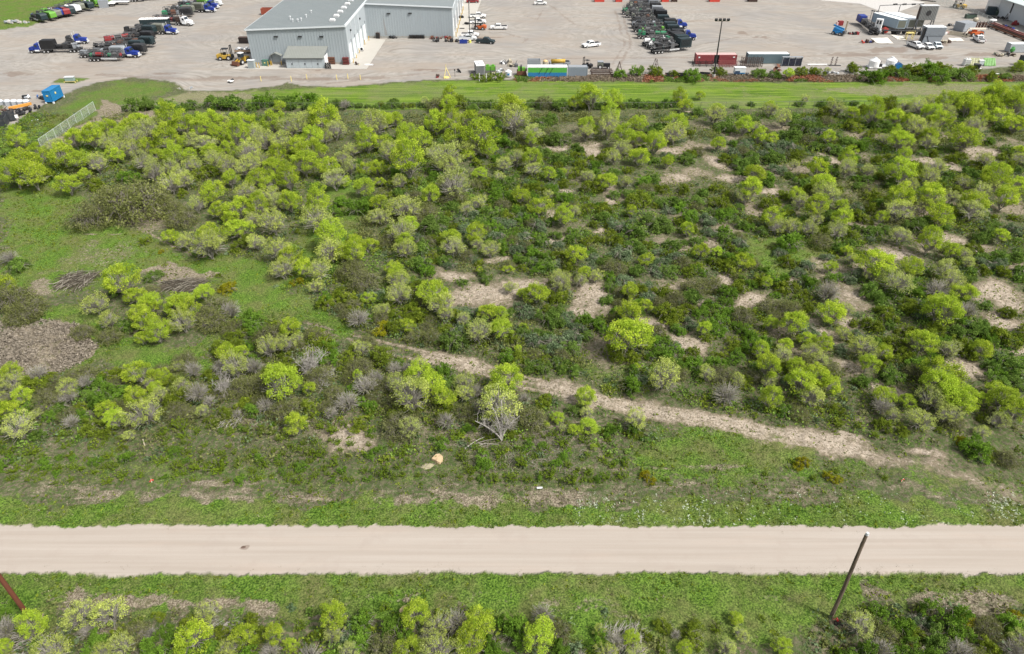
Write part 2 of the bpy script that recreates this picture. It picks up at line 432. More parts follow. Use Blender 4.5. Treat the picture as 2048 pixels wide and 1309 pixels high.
def ground_material():
    n = N('ground_soil_grass_gravel')
    b = n.new('ShaderNodeBsdfPrincipled')
    b.inputs['Specular IOR Level'].default_value = 0.12
    b.inputs['Roughness'].default_value = 0.95
    p = n.pos()
    A = n.new('ShaderNodeAttribute', attribute_name='zone_a')
    B = n.new('ShaderNodeAttribute', attribute_name='zone_b')
    sa = n.new('ShaderNodeSeparateColor'); n.l(A.outputs['Color'], sa.inputs[0])
    sb = n.new('ShaderNodeSeparateColor'); n.l(B.outputs['Color'], sb.inputs[0])
    sand, green, dry = sa.outputs
    road, yard, brown = sb.outputs
    mown = B.outputs['Alpha']
    fine = n.noise(5.5, 8, 0.72, p)
    mid = n.noise(1.3, 6, 0.65, p)
    big = n.noise(0.22, 5, 0.6, p)
    huge = n.noise(0.05, 3, 0.6, p)
    # leaf litter, soil and low weeds of the scrub
    c = n.mix(n.ramp(mid, 0.3, 0.7), (0.065, 0.06, 0.032), (0.185, 0.16, 0.105))
    c = n.mix(n.math('MULTIPLY', n.ramp(fine, 0.5, 0.7), 0.6), c, (0.25, 0.22, 0.175))
    c = n.mix(n.math('MULTIPLY', n.ramp(n.noise(2.3, 7, 0.7, n.scaled(p, (1, 1, 1))), 0.44, 0.56), 0.8), c, (0.06, 0.105, 0.022))
    c = n.mix(n.math('MULTIPLY', n.ramp(big, 0.45, 0.65), 0.35), c, (0.06, 0.085, 0.03))
    # dry grass
    dc = n.mix(n.ramp(fine, 0.38, 0.64), (0.11, 0.085, 0.06), (0.37, 0.32, 0.235))
    dc = n.mix(n.math('MULTIPLY', n.ramp(mid, 0.5, 0.62), 0.5), dc, (0.09, 0.10, 0.035))
    df = n.ramp(n.math('ADD', dry, n.math('MULTIPLY', n.math('SUBTRACT', n.noise(1.6, 8, .72, n.scaled(p, (.3, 1, 1))), 0.5), 1.7)), 0.3, 0.65)
    c = n.mix(df, c, dc)
    # green grass and ground cover
    gc = n.mix(n.ramp(fine, 0.38, 0.62), (0.018, 0.052, 0.006), (0.155, 0.26, 0.036))
    gc = n.mix(n.ramp(big, 0.35, 0.7), gc, n.mix(n.ramp(fine, 0.3, 0.7), (0.055, 0.068, 0.02), (0.20, 0.21, 0.075)))
    gf = n.ramp(n.math('ADD', green, n.math('MULTIPLY', n.math('SUBTRACT', n.noise(2.0, 7, 0.7, p), 0.5), 1.4)), 0.32, 0.62)
    c = n.mix(gf, c, gc)
    # mown strip: evener, mower streaks
    st = n.noise(1.0, 7, 0.68, n.scaled(p, (0.05, 0.75, 1)))
    mc = n.mix(n.ramp(st, 0.35, 0.65), (0.06, 0.125, 0.010), (0.175, 0.255, 0.032))
    mc = n.mix(n.math('MULTIPLY', n.ramp(big, 0.5, 0.72), 0.7), mc, (0.17, 0.175, 0.075))
    mc = n.mix(n.math('MULTIPLY', n.ramp(huge, 0.42, 0.62), 0.5), mc, (0.15, 0.17, 0.07))
    mc = n.mix(n.math('MULTIPLY', df, 0.75), mc, dc)
    c = n.mix(mown, c, mc)
    # bare sand with small dark weeds
    sc = n.mix(n.ramp(n.noise(2.2, 6, .7, p), 0.3, 0.7), (0.30, 0.245, 0.185), (0.48, 0.41, 0.33))
    sc = n.mix(n.math('MULTIPLY', n.ramp(n.noise(3.6, 4, 0.7, p), 0.54, 0.60), 0.85), sc, (0.075, 0.07, 0.03))
    c = n.mix(n.math('MULTIPLY', n.ramp(n.math('ADD', sand, n.math('MULTIPLY', n.math('SUBTRACT', n.noise(2.4, 8, 0.75, p), 0.5), 1.6)), 0.2, 0.6), .7), c, (0.235, 0.185, 0.135))
    sf = n.ramp(n.math('ADD', sand, n.math('MULTIPLY', n.math('SUBTRACT', n.noise(1.7, 9, 0.8, p), 0.5), 2.6)), 0.40, 0.95)
    c = n.mix(sf, c, sc)
    # caliche road: pale, faint wheel lines along x
    ln = n.noise(1.0, 6, 0.6, n.scaled(p, (0.035, 1.7, 1)))
    rc = n.mix(n.ramp(ln, 0.2, 0.8), (0.325, 0.281, 0.237), (0.385, 0.341, 0.296))
    rc = n.mix(n.math('MULTIPLY', n.ramp(n.noise(0.6, 4, 0.6, n.scaled(p, (0.15, 1, 1))), 0.5, 0.75), 0.35), rc, (0.385, 0.315, 0.26))
    rc = n.mix(n.math('MULTIPLY', n.ramp(n.noise(9, 5, 0.85, p), 0.48, 0.72), 0.4), rc, (0.265, 0.228, 0.19))
    rc = n.mix(n.math('MULTIPLY', n.ramp(n.noise(0.35, 6, 0.65, p), 0.5, 0.72), 0.35), rc, (0.315, 0.265, 0.225))
    c = n.mix(road, c, rc)
    # gravel yard: curved scuffs and wheel tracks
    vw = n.new('ShaderNodeVectorMath', operation='ADD')
    nn = n.new('ShaderNodeTexNoise'); nn.inputs['Scale'].default_value = 0.02; nn.inputs['Detail'].default_value = 1.0
    n.l(p, nn.inputs['Vector'])
    vm = n.new('ShaderNodeVectorMath', operation='SCALE'); vm.inputs['Scale'].default_value = 60
    n.l(nn.outputs['Color'], vm.inputs[0]); n.l(p, vw.inputs[0]); n.l(vm.outputs[0], vw.inputs[1])
    s1 = n.noise(1.0, 6, 0.62, n.scaled(vw.outputs[0], (0.08, 0.6, 1)))
    s2 = n.noise(1.0, 5, 0.62, n.scaled(p, (0.02, 0.34, 1)))
    yc = n.mix(n.ramp(s1, 0.3, 0.7), (0.245, 0.227, 0.20), (0.345, 0.323, 0.29))
    yc = n.mix(n.math('MULTIPLY', n.ramp(s2, 0.45, 0.7), 0.6), yc, (0.30, 0.255, 0.21))
    yc = n.mix(n.math('MULTIPLY', n.ramp(n.noise(1.0, 6, 0.7, n.scaled(vw.outputs[0], (0.05, 1.2, 1))), 0.54, 0.68), 0.7), yc, (0.19, 0.16, 0.135))
    yc = n.mix(n.math('MULTIPLY', n.ramp(huge, 0.4, 0.65), 0.5), yc, (0.225, 0.215, 0.205))
    yc = n.mix(n.math('MULTIPLY', n.ramp(n.noise(0.028, 5, .65, n.scaled(p, (1, 2.2, 1))), 0.48, 0.66), 0.55), yc, (0.285, 0.24, 0.195))
    c = n.mix(yard, c, yc)
    c = n.mix(n.math('MULTIPLY', n.ramp(n.math('ADD', brown, n.math('MULTIPLY', n.math('SUBTRACT', mid, 0.5), 0.9)), 0.25, 0.8), 0.6), c, (0.17, 0.125, 0.095))
    n.val(b.inputs['Base Color'], c)
    bp = n.new('ShaderNodeBump')
    bp.inputs['Strength'].default_value = 0.7
    bp.inputs['Distance'].default_value = 0.25
    hard = n.math('MAXIMUM', road, yard)
    hgt = n.math('MULTIPLY', n.math('ADD', fine, n.math('MULTIPLY', mid, 1.3)), n.math('SUBTRACT', 1.05, hard))
    n.l(hgt, bp.inputs['Height'])
    n.l(bp.outputs[0], b.inputs['Normal'])
    n.l(b.outputs[0], n.out.inputs[0])
    return n.m

def build_ground():
    NU, NV = 720, 560
    # rows: even in photograph rows inside the view, then out to the horizon
    rows = [-3000, -600, -120, -20, 5, 20]
    pys = np.linspace(1345, -25, NV)
    rows += [G(1024, a).y for a in pys]
    rows += [450, 600, 1000, 2500, 5500]
    rows = np.array(rows)
    u = np.concatenate([[-14, -5, -2.2], np.linspace(-1.04, 1.04, NU), [2.2, 5, 14]])
    dep = np.maximum(rows, 20) * CP + CAM_H * SP
    half = 0.75 * dep
    X = u[None, :] * half[:, None]
    Y = np.repeat(rows[:, None], len(u), 1)
    F = fields(X, Y)
    rough = (1 - np.maximum(F['road'], F['yard'])) * (1 - .7 * F['mown'])
    near = (Y < 330) & (Y > 10)
    Z = np.where(near, rough * ((fbm(X, Y, .12, 44) - .5) * .7 + (fbm(X, Y, 1.1, 45) - .5) * .28) - (1 - rough) * .03 * 0, 0)
    Z -= np.where(near, .0, .0)
    # a slight crown and ditches beside the road
    Z += .10 * F['road']
    nv, nu = X.shape
    mat = ground_material()
    cx = (X[:-1, :-1] + X[1:, 1:]) / 2; cy = (Y[:-1, :-1] + Y[1:, 1:]) / 2
    def cen(k): return (F[k][:-1, :-1] + F[k][1:, 1:] + F[k][1:, :-1] + F[k][:-1, 1:]) / 4
    zone = np.zeros(cx.shape, int)
    zone[cen('mown') > .5] = 1
    zone[cen('yard') > .5] = 2
    zone[(cen('track') < 0) & (zone == 0) & (cen('sand') > .15)] = 3
    zone[cen('road') > .5] = 4
    names = ['scrub_ground', 'mown_grass', 'gravel_yard', 'dirt_track', 'road']
    idx = np.arange(nv * nu).reshape(nv, nu)
    quad = np.stack([idx[:-1, :-1], idx[:-1, 1:], idx[1:, 1:], idx[1:, :-1]], -1)
    V = np.stack([X, Y, Z], -1).reshape(-1, 3)
    Aa = np.stack([F['sand'], F['green'], F['dry'], np.ones_like(X)], -1).reshape(-1, 4)
    Bb = np.stack([F['road'], F['yard'], F['brown'], F['mown']], -1).reshape(-1, 4)
    for k, nm in enumerate(names):
        q = quad[zone == k]
        used, inv = np.unique(q.ravel(), return_inverse=True)
        me = mesh_np(nm, V[used], quads=inv.reshape(-1, 4), mats=[mat], smooth=True)
        a = me.attributes.new('zone_a', 'FLOAT_COLOR', 'POINT'); a.data.foreach_set('color', Aa[used].astype(np.float32).ravel())
        a = me.attributes.new('zone_b', 'FLOAT_COLOR', 'POINT'); a.data.foreach_set('color', Bb[used].astype(np.float32).ravel())
        o = link(nm, me)
        o['kind'] = 'structure'

build_ground()
# ------------------------------------------------------------------ vegetation
M_TRUNK = barkmat('bark_grey', (0.30, 0.28, 0.24), (0.46, 0.435, 0.38))
M_TWIG = barkmat('twig_grey_brown', (0.20, 0.18, 0.14), (0.34, 0.315, 0.26))
M_WHITE = barkmat('bark_bleached', (0.33, 0.305, 0.275), (0.50, 0.47, 0.43))
M_DARKB = barkmat('bark_dark', (0.07, 0.058, 0.045), (0.14, 0.12, 0.09))
LEAF = {
 'L': leafmat('leaf_lime', (0.22, 0.325, 0.025), (0.58, 0.68, 0.08), (0.42, 0.56, 0.065), .45),
 'P': leafmat('leaf_pale_lime', (0.32, 0.40, 0.08), (0.60, 0.66, 0.17), (0.42, 0.48, 0.16), .42),
 'B': leafmat('leaf_sparse', (0.16, 0.17, 0.05), (0.25, 0.26, 0.09), (0.2, 0.2, 0.08), .4),
 'T': leafmat('leaf_olive_sparse', (0.12, 0.14, 0.04), (0.25, 0.27, 0.09), (0.18, 0.19, 0.08), .35),
 'D': leafmat('leaf_dark_green', (0.06, 0.125, 0.02), (0.24, 0.36, 0.07), (0.18, 0.27, 0.06), .38),
 'O': leafmat('leaf_olive', (0.09, 0.14, 0.012), (0.27, 0.33, 0.04), (0.17, 0.23, 0.03), .35),
 'G': leafmat('leaf_fresh_green', (0.08, 0.165, 0.018), (0.22, 0.37, 0.045), (0.16, 0.27, 0.04), .4),
 'S': leafmat('leaf_sage', (0.08, 0.125, 0.06), (0.26, 0.33, 0.18), (0.12, 0.18, 0.08), .28),
 'Y': leafmat('leaf_yellow', (0.20, 0.19, 0.01), (0.37, 0.35, 0.022), (0.28, 0.29, 0.02), .35),
 'M': leafmat('leaf_herb', (0.10, 0.17, 0.012), (0.21, 0.30, 0.028), (0.16, 0.22, 0.02), .35),
}

def leaves_np(rng, C, R, n, size, flat=0.0):
    """n leaf quads in each clump (centres C, radii R); returns verts, quads, tint"""
    k = len(C)
    ci = np.repeat(np.arange(k), n)
    m = len(ci)
    d = rng.normal(size=(m, 3)); d /= np.linalg.norm(d, axis=1)[:, None]
    r = rng.random(m) ** 0.45
    P = C[ci] + d * (r * R[ci])[:, None] * np.array([1, 1, .85])
    a = rng.normal(size=(m, 3)); a[:, 2] *= (1 - flat); a /= np.linalg.norm(a, axis=1)[:, None]
    b = np.cross(a, rng.normal(size=(m, 3))); b /= np.linalg.norm(b, axis=1)[:, None]
    s = size * (0.6 + 0.8 * rng.random(m))[:, None]
    a = a * s; b = b * s * 0.6
    V = np.stack([P - a, P - b * .9, P + a, P + b * .9], 1).reshape(-1, 3)
    V[:, 2] = np.maximum(V[:, 2], 0.0)
    Q = np.arange(m * 4).reshape(-1, 4)
    ct = rng.random(k)
    t = np.clip(ct[ci] * .7 + rng.random(m) * .45 - .05, 0, 1)
    return V, Q, np.repeat(t, 4)

def tubes_np(paths, sides=3):
    """paths: list of (pts (k,3), radii (k,)) with equal k"""
    P = np.array([p for p, r in paths]); R = np.array([r for p, r in paths])
    n, k, _ = P.shape
    T = np.gradient(P, axis=1); T /= np.linalg.norm(T, axis=2)[..., None] + 1e-9
    ref = np.where(np.abs(T[..., 2:3]) > .8, np.array([1., 0, 0]), np.array([0, 0, 1.]))
    A = np.cross(T, ref); A /= np.linalg.norm(A, axis=2)[..., None] + 1e-9
    Bv = np.cross(T, A)
    ang = np.arange(sides) * 2 * math.pi / sides
    V = P[:, :, None, :] + R[:, :, None, None] * (np.cos(ang)[None, None, :, None] * A[:, :, None, :] + np.sin(ang)[None, None, :, None] * Bv[:, :, None, :])
    idx = np.arange(n * k * sides).reshape(n, k, sides)
    a = idx[:, :-1, :]; b = np.roll(idx, -1, 2)[:, :-1, :]; c = np.roll(idx, -1, 2)[:, 1:, :]; d = idx[:, 1:, :]
    Q = np.stack([a, b, c, d], -1).reshape(-1, 4)
    return V.reshape(-1, 3), Q

def bez(p0, p1, p2, k, rng=None, jit=0.0):
    t = np.linspace(0, 1, k)[:, None]
    P = (1 - t) ** 2 * p0 + 2 * t * (1 - t) * p1 + t * t * p2
    if rng is not None and jit:
        P[1:-1] += rng.normal(size=(k - 2, 3)) * jit
    return P

def crown_mesh(name, V, Q, tint, mat):
    me = mesh_np(name, V, quads=Q, mats=[mat])
    a = me.attributes.new('tint', 'FLOAT', 'POINT')
    a.data.foreach_set('value', tint.astype(np.float32))
    return me

def stems_np(rng, C, base_r, r0, r1, splay=.45, k=6, jit=.02, forks=6):
    """vase of stems: a few main limbs that fork towards the clump centres"""
    az = rng.random(forks) * 2 * math.pi
    hub = np.stack([np.cos(az) * base_r, np.sin(az) * base_r, np.full(forks, .28) + rng.random(forks) * .25], 1)
    paths = []
    for h in hub:
        paths.append((bez(np.array([h[0] * .15, h[1] * .15, -.08]), np.array([h[0] * .3, h[1] * .3, h[2] * .6]), h, k, rng, jit * .5), np.linspace(r0 * 1.9, r0, k)))
    for c in C:
        j = np.argmin(np.hypot(*(hub[:, :2] - c[:2] * .3).T) + rng.random(forks) * .12)
        h = hub[j]
        mid = h * (1 - splay) + c * splay + np.array([0, 0, .12])
        paths.append((bez(h, mid, c, k, rng, jit), np.linspace(r0, r1, k)))
    return tubes_np(paths)

def make_tree(kind, seed):
    """unit tree, crown radius about 1; returns (trunk mesh, crown mesh)"""
    rng = np.random.default_rng(seed * 31 + ord(kind))
    if kind in 'LPB':
        nc = {'L': 62, 'P': 56, 'B': 60}[kind]
        H = {'L': 1.95, 'P': 1.85, 'B': 1.6}[kind] * (0.9 + .25 * rng.random())
        # uneven outline: a few lobes
        nl = 6
        ld = rng.normal(size=(nl, 3)); ld[:, 2] = np.abs(ld[:, 2]) * .7; ld /= np.linalg.norm(ld, axis=1)[:, None]
        la = .04 + .22 * rng.random(nl)
        C = []
        while len(C) < nc:
            d = rng.normal(size=3); d /= np.linalg.norm(d)
            if d[2] < (-.02 if kind == 'L' else .05): continue
            g = .76 + sum(a * max(0, float(d @ l)) ** 5 for a, l in zip(la, ld))
            rr = g * (.60 + .40 * rng.random() ** .5)
            C.append((d[0] * rr, d[1] * rr, H * .42 + d[2] * rr * H * .60))
        C = np.array(C)
        R = {'L': .21, 'P': .18, 'B': .15}[kind] * (.7 + .7 * rng.random(nc))
        nleaf = {'L': 92, 'P': 44, 'B': 6}[kind]
        size = {'L': .036, 'P': .032, 'B': .034}[kind]
        V, Q, t = leaves_np(rng, C, R, nleaf, size)
        # extra bare twigs between and beyond the clumps
        ex = {'L': 60, 'P': 130, 'B': 190}[kind]
        d = rng.normal(size=(ex, 3)); d[:, 2] = np.abs(d[:, 2]) * 1.0 + .05; d /= np.linalg.norm(d, axis=1)[:, None]
        E = d * (.62 + .42 * rng.random(ex))[:, None] * np.array([1, 1, H * .62]) + np.array([0, 0, H * .28])
        r0 = {'L': .020, 'P': .019, 'B': .019}[kind]
        TV, TQ = stems_np(rng, np.vstack([C, E]), .16, r0, .006, .42, 6, .02, 7)
        tm = mesh_np('trunk', TV, quads=TQ, mats=[M_TRUNK])
        return tm, crown_mesh('crown', V, Q, t, LEAF[kind])
    if kind == 'T':
        ex = 210
        d = rng.normal(size=(ex, 3)); d[:, 2] = np.abs(d[:, 2]) * .8 + .05; d /= np.linalg.norm(d, axis=1)[:, None]
        E = d * (.5 + .5 * rng.random(ex))[:, None] * np.array([1, 1, .95]) + np.array([0, 0, .1])
        TV, TQ = stems_np(rng, E, .4, .010, .004, .45, 5, .04, 12)
        V, Q, t = leaves_np(rng, E, np.full(ex, .17), 20, .032)
        return mesh_np('twigs', TV, quads=TQ, mats=[M_TWIG]), crown_mesh('leaves', V, Q, t, LEAF['T'])
    if kind in 'DOGSY':
        nc = 80
        lob = rng.normal(size=(5, 2)) * .35
        C = []
        hh = {'D': .75, 'O': .85, 'G': 1.15, 'S': .62, 'Y': .8}[kind] * (.85 + .35 * rng.random())
        while len(C) < nc:
            l = lob[rng.integers(5)]
            d = rng.normal(size=3); d[2] = abs(d[2]); d /= np.linalg.norm(d)
            rr = .55 * (.6 + .4 * rng.random())
            z = d[2] * rr * hh * 1.55 + .08
            C.append((l[0] + d[0] * rr, l[1] + d[1] * rr, z))
        C = np.array(C); C[:, :2] /= max(1.0, np.abs(C[:, :2]).max() / .98)
        R = .15 * (.7 + .8 * rng.random(nc))
        nleaf = {'D': 56, 'O': 52, 'G': 60, 'S': 46, 'Y': 46}[kind]
        V, Q, t = leaves_np(rng, C, R, nleaf, .042)
        ex = 26 if kind != 'S' else 60
        d = rng.normal(size=(ex, 3)); d[:, 2] = np.abs(d[:, 2]) * .9; d /= np.linalg.norm(d, axis=1)[:, None]
        E = d * (.7 + .35 * rng.random(ex))[:, None] * np.array([.95, .95, hh * .95])
        TV, TQ = stems_np(rng, E, .3, .012, .005, .45, 4, .03, 8)
        return mesh_np('stems', TV, quads=TQ, mats=[M_TWIG]), crown_mesh('leaves', V, Q, t, LEAF[kind])
    # low herb: upright shoots
    ns = 26
    az = rng.random(ns) * 6.28; rad = .2 + .75 * rng.random(ns)
    tips = np.stack([np.cos(az) * rad, np.sin(az) * rad, .3 + .5 * rng.random(ns)], 1)
    base = tips * np.array([.35, .35, 0])
    C = []
    for t_ in (.35, .6, .85, 1.0):
        C.append(base * (1 - t_) + tips * t_)
    C = np.vstack(C)
    V, Q, t = leaves_np(rng, C, np.full(len(C), .13), 6, .07)
    TV, TQ = tubes_np([(bez(b, (b + c) / 2 + np.array([0, 0, .1]), c, 3), np.linspace(.018, .008, 3)) for b, c in zip(base, tips)])
    return mesh_np('stems', TV, quads=TQ, mats=[M_TWIG]), crown_mesh('leaves', V, Q, t, LEAF['M'])

NVAR = {'L': 9, 'P': 7, 'B': 5, 'T': 4, 'D': 6, 'O': 6, 'G': 5, 'S': 5, 'Y': 3, 'M': 5}
VAR = {k: [make_tree(k, i + 1) for i in range(n)] for k, n in NVAR.items()}

# tile origin and scale, then  kind x y width  in the enlarged tile
PLANTS = {}
PLANTS[(0, 200, 2.926)] = '''L 85 440 170,L 190 440 190,L 140 375 180,O 255 450 120,L 110 250 120,D 40 310 130,L 395 490 150,L 360 320 170,L 480 350 140,O 560 500 120,L 495 440 80,P 570 380 120,L 650 180 110,L 540 230 130,
L 640 250 120,G 750 440 130,L 700 210 110,P 780 230 140,L 760 170 120,P 870 180 160,L 980 250 140,L 1000 140 150,L 1080 160 130,L 1180 170 140,L 1230 120 150,P 930 150 130,L 1280 210 120,
L 1420 150 160,L 1400 230 150,P 1450 300 160,L 1600 140 150,P 1700 160 150,P 1800 130 150,L 1900 120 180,P 1960 170 150,L 1830 230 140,L 1900 220 100,P 1560 250 140,P 1650 260 130,L 1740 280 120,
L 1830 300 150,L 1780 370 180,L 1620 330 120,O 1700 340 100,P 1250 350 130,L 1230 300 120,L 860 290 90,L 840 370 130,P 780 290 120,L 1030 340 130,L 1110 320 80,P 1000 390 110,P 1050 430 100,
P 1340 390 140,O 1200 430 140,L 680 330 100,P 900 430 130,P 1000 490 150,O 1070 550 80,P 1090 480 110,T 780 600 330,T 530 670 240,T 650 560 190,T 890 560 180,O 600 690 70,L 1240 560 140,
L 1280 650 110,L 1400 620 180,L 1350 690 100,L 1440 530 130,L 1510 460 130,L 1600 420 120,L 1600 490 120,L 1690 480 130,P 1560 570 140,P 1630 600 130,L 1700 610 120,L 1510 630 130,P 1600 720 170,
L 1400 760 140,O 1430 840 130,L 1010 800 100,P 1090 830 120,P 1220 850 200,L 1230 790 140,P 1500 830 120,D 1160 900 80,T 1060 690 170,T 1000 640 140,O 860 820 80,Y 940 885 40,L 1630 890 160,
P 1650 990 150,L 1700 940 120,L 1780 990 120,P 1870 1000 150,Y 1740 1060 80,O 1930 1190 130,O 2000 1140 110,P 1850 1090 100,P 1850 700 190,L 1870 620 150,L 2000 340 100,P 1960 470 150,L 1930 400 130,
G 1980 590 110,G 1960 650 80,P 1940 880 180,L 1930 810 170,L 2010 900 130,B 50 920 110,D 110 980 130,L 720 1080 190,T 880 1120 110,D 880 1040 120,Y 1350 1100 110,L 1190 1130 120,L 1050 1200 170,
L 870 1210 110,P 560 1200 150,D 670 1120 90,L 790 1150 110,L 830 1260 130,T 60 1160 220,T 160 1220 200,L 30 1080 120,T 1270 1200 160,L 600 190 90,L 820 120 100,P 1130 240 120,L 1330 290 110,P 1500 200 120,
P 1120 380 110,L 930 330 90,P 1200 250 130,L 1300 130 100,L 1060 250 90,P 700 280 120,L 440 240 110,P 330 280 100,L 220 330 130,P 1700 400 120,P 1450 400 140,P 1540 350 130,L 1350 470 100,P 1480 700 110,P 1150 620 110'''
PLANTS[(680, 200, 2.926)] = '''P 200 160 180,L 250 120 150,L 330 120 90,L 380 200 120,G 300 230 90,L 160 260 130,L 230 250 110,P 70 290 100,L 560 130 160,L 640 140 140,L 700 110 80,L 760 130 100,
L 480 240 130,P 550 300 100,P 620 330 190,P 640 390 120,L 680 230 150,L 820 230 200,P 760 270 150,L 860 290 110,L 750 320 80,D 900 130 90,P 1020 130 180,L 1000 50 170,P 1130 190 140,G 960 230 110,D 1000 270 100,
D 310 30 70,O 700 30 130,L 640 30 100,D 780 45 90,D 1170 130 120,D 1250 110 100,D 1300 40 120,P 1440 190 120,L 1440 150 100,P 1570 170 140,L 1580 110 130,L 1740 140 110,D 1850 160 110,P 1960 190 160,L 1980 130 120,
L 1660 230 130,P 1650 290 120,L 1740 230 110,L 1840 270 120,L 1750 330 120,D 1290 230 150,D 1380 280 90,L 1120 250 70,D 1260 340 140,D 1190 310 100,P 1040 340 120,L 1130 360 120,P 1130 410 100,L 400 370 200,L 360 290 120,
G 550 400 90,P 290 320 130,P 600 380 140,L 150 410 100,L 220 400 90,G 110 370 100,P 60 400 100,L 240 480 60,L 350 490 90,L 140 520 120,L 20 480 80,P 660 500 200,T 660 560 150,L 530 560 130,P 380 630 180,G 110 620 160,
L 230 610 120,P 230 680 130,L 820 430 90,L 930 450 80,L 1060 570 100,P 810 600 100,L 1165 620 135,L 1310 690 120,P 1380 660 70,T 500 640 130,D 640 620 110,S 760 660 120,D 900 660 120,G 960 560 100,O 1170 540 90,
L 1230 440 80,L 1305 420 50,O 1390 430 110,P 1450 440 90,L 1560 480 120,O 1310 490 90,D 1120 490 80,D 1000 470 80,O 1470 520 130,G 1770 470 110,P 1670 490 80,L 1915 365 80,P 1600 340 90,G 1510 380 90,O 1740 600 160,
D 1700 560 120,O 1560 640 120,L 1700 660 70,O 1450 640 100,P 360 770 170,L 400 730 120,P 380 880 120,L 380 840 110,L 80 830 140,L 160 850 110,L 90 910 130,T 270 820 120,P 670 860 140,L 660 820 110,L 790 800 120,
P 800 840 90,D 780 890 60,D 540 760 180,D 480 850 150,T 510 830 100,P 880 880 110,D 480 960 140,L 310 990 90,L 330 1030 110,P 340 1060 120,L 1385 905 130,D 1220 970 130,D 1100 950 100,S 1040 870 120,S 1080 800 140,
D 1180 840 110,S 920 800 120,S 1000 720 110,G 900 740 100,S 700 700 100,S 1160 740 130,D 1260 790 80,D 1230 720 100,L 1790 930 90,S 1640 900 140,D 1690 850 140,D 1740 770 160,D 1850 720 170,S 1640 740 130,D 1560 940 110,
L 2020 750 60,D 1940 850 130,P 1500 1030 100,L 1430 1010 90,P 1290 1080 130,L 1290 1040 110,P 1410 1060 90,L 990 990 60,L 815 1000 45,D 850 1050 80,D 720 1070 80,P 1000 1100 90,L 1150 1140 140,L 1070 1130 80,
O 1280 1160 110,S 1660 1050 130,D 1580 1100 90,L 1700 1130 100,D 1570 1160 110,S 1780 1090 110,O 1900 1120 130,L 1790 1210 80,L 1690 1260 110,O 1930 1250 140,L 560 1140 190,P 590 1210 150,P 350 1140 150,D 250 1160 90,
L 160 1160 80,O 30 1160 120,O 440 1240 140,P 230 1230 90,T 150 1060 180,T 60 1000 160,G 500 1000 100,S 1840 1000 120,D 1930 1000 120,S 1980 920 110,D 1640 970 90,D 1360 820 90,O 1330 980 100,S 1450 980 100,D 1750 1010 120,
D 600 700 110,D 820 720 100,P 740 640 90,D 1100 650 100,S 1060 690 90,D 840 1010 60,T 420 690 110,O 300 560 90,D 120 450 90,O 700 430 80,P 960 380 110,O 1180 240 80,O 860 500 90,P 1220 560 60,D 1600 560 90,D 1900 600 110,G 2000 620 100,O 2010 530 90'''
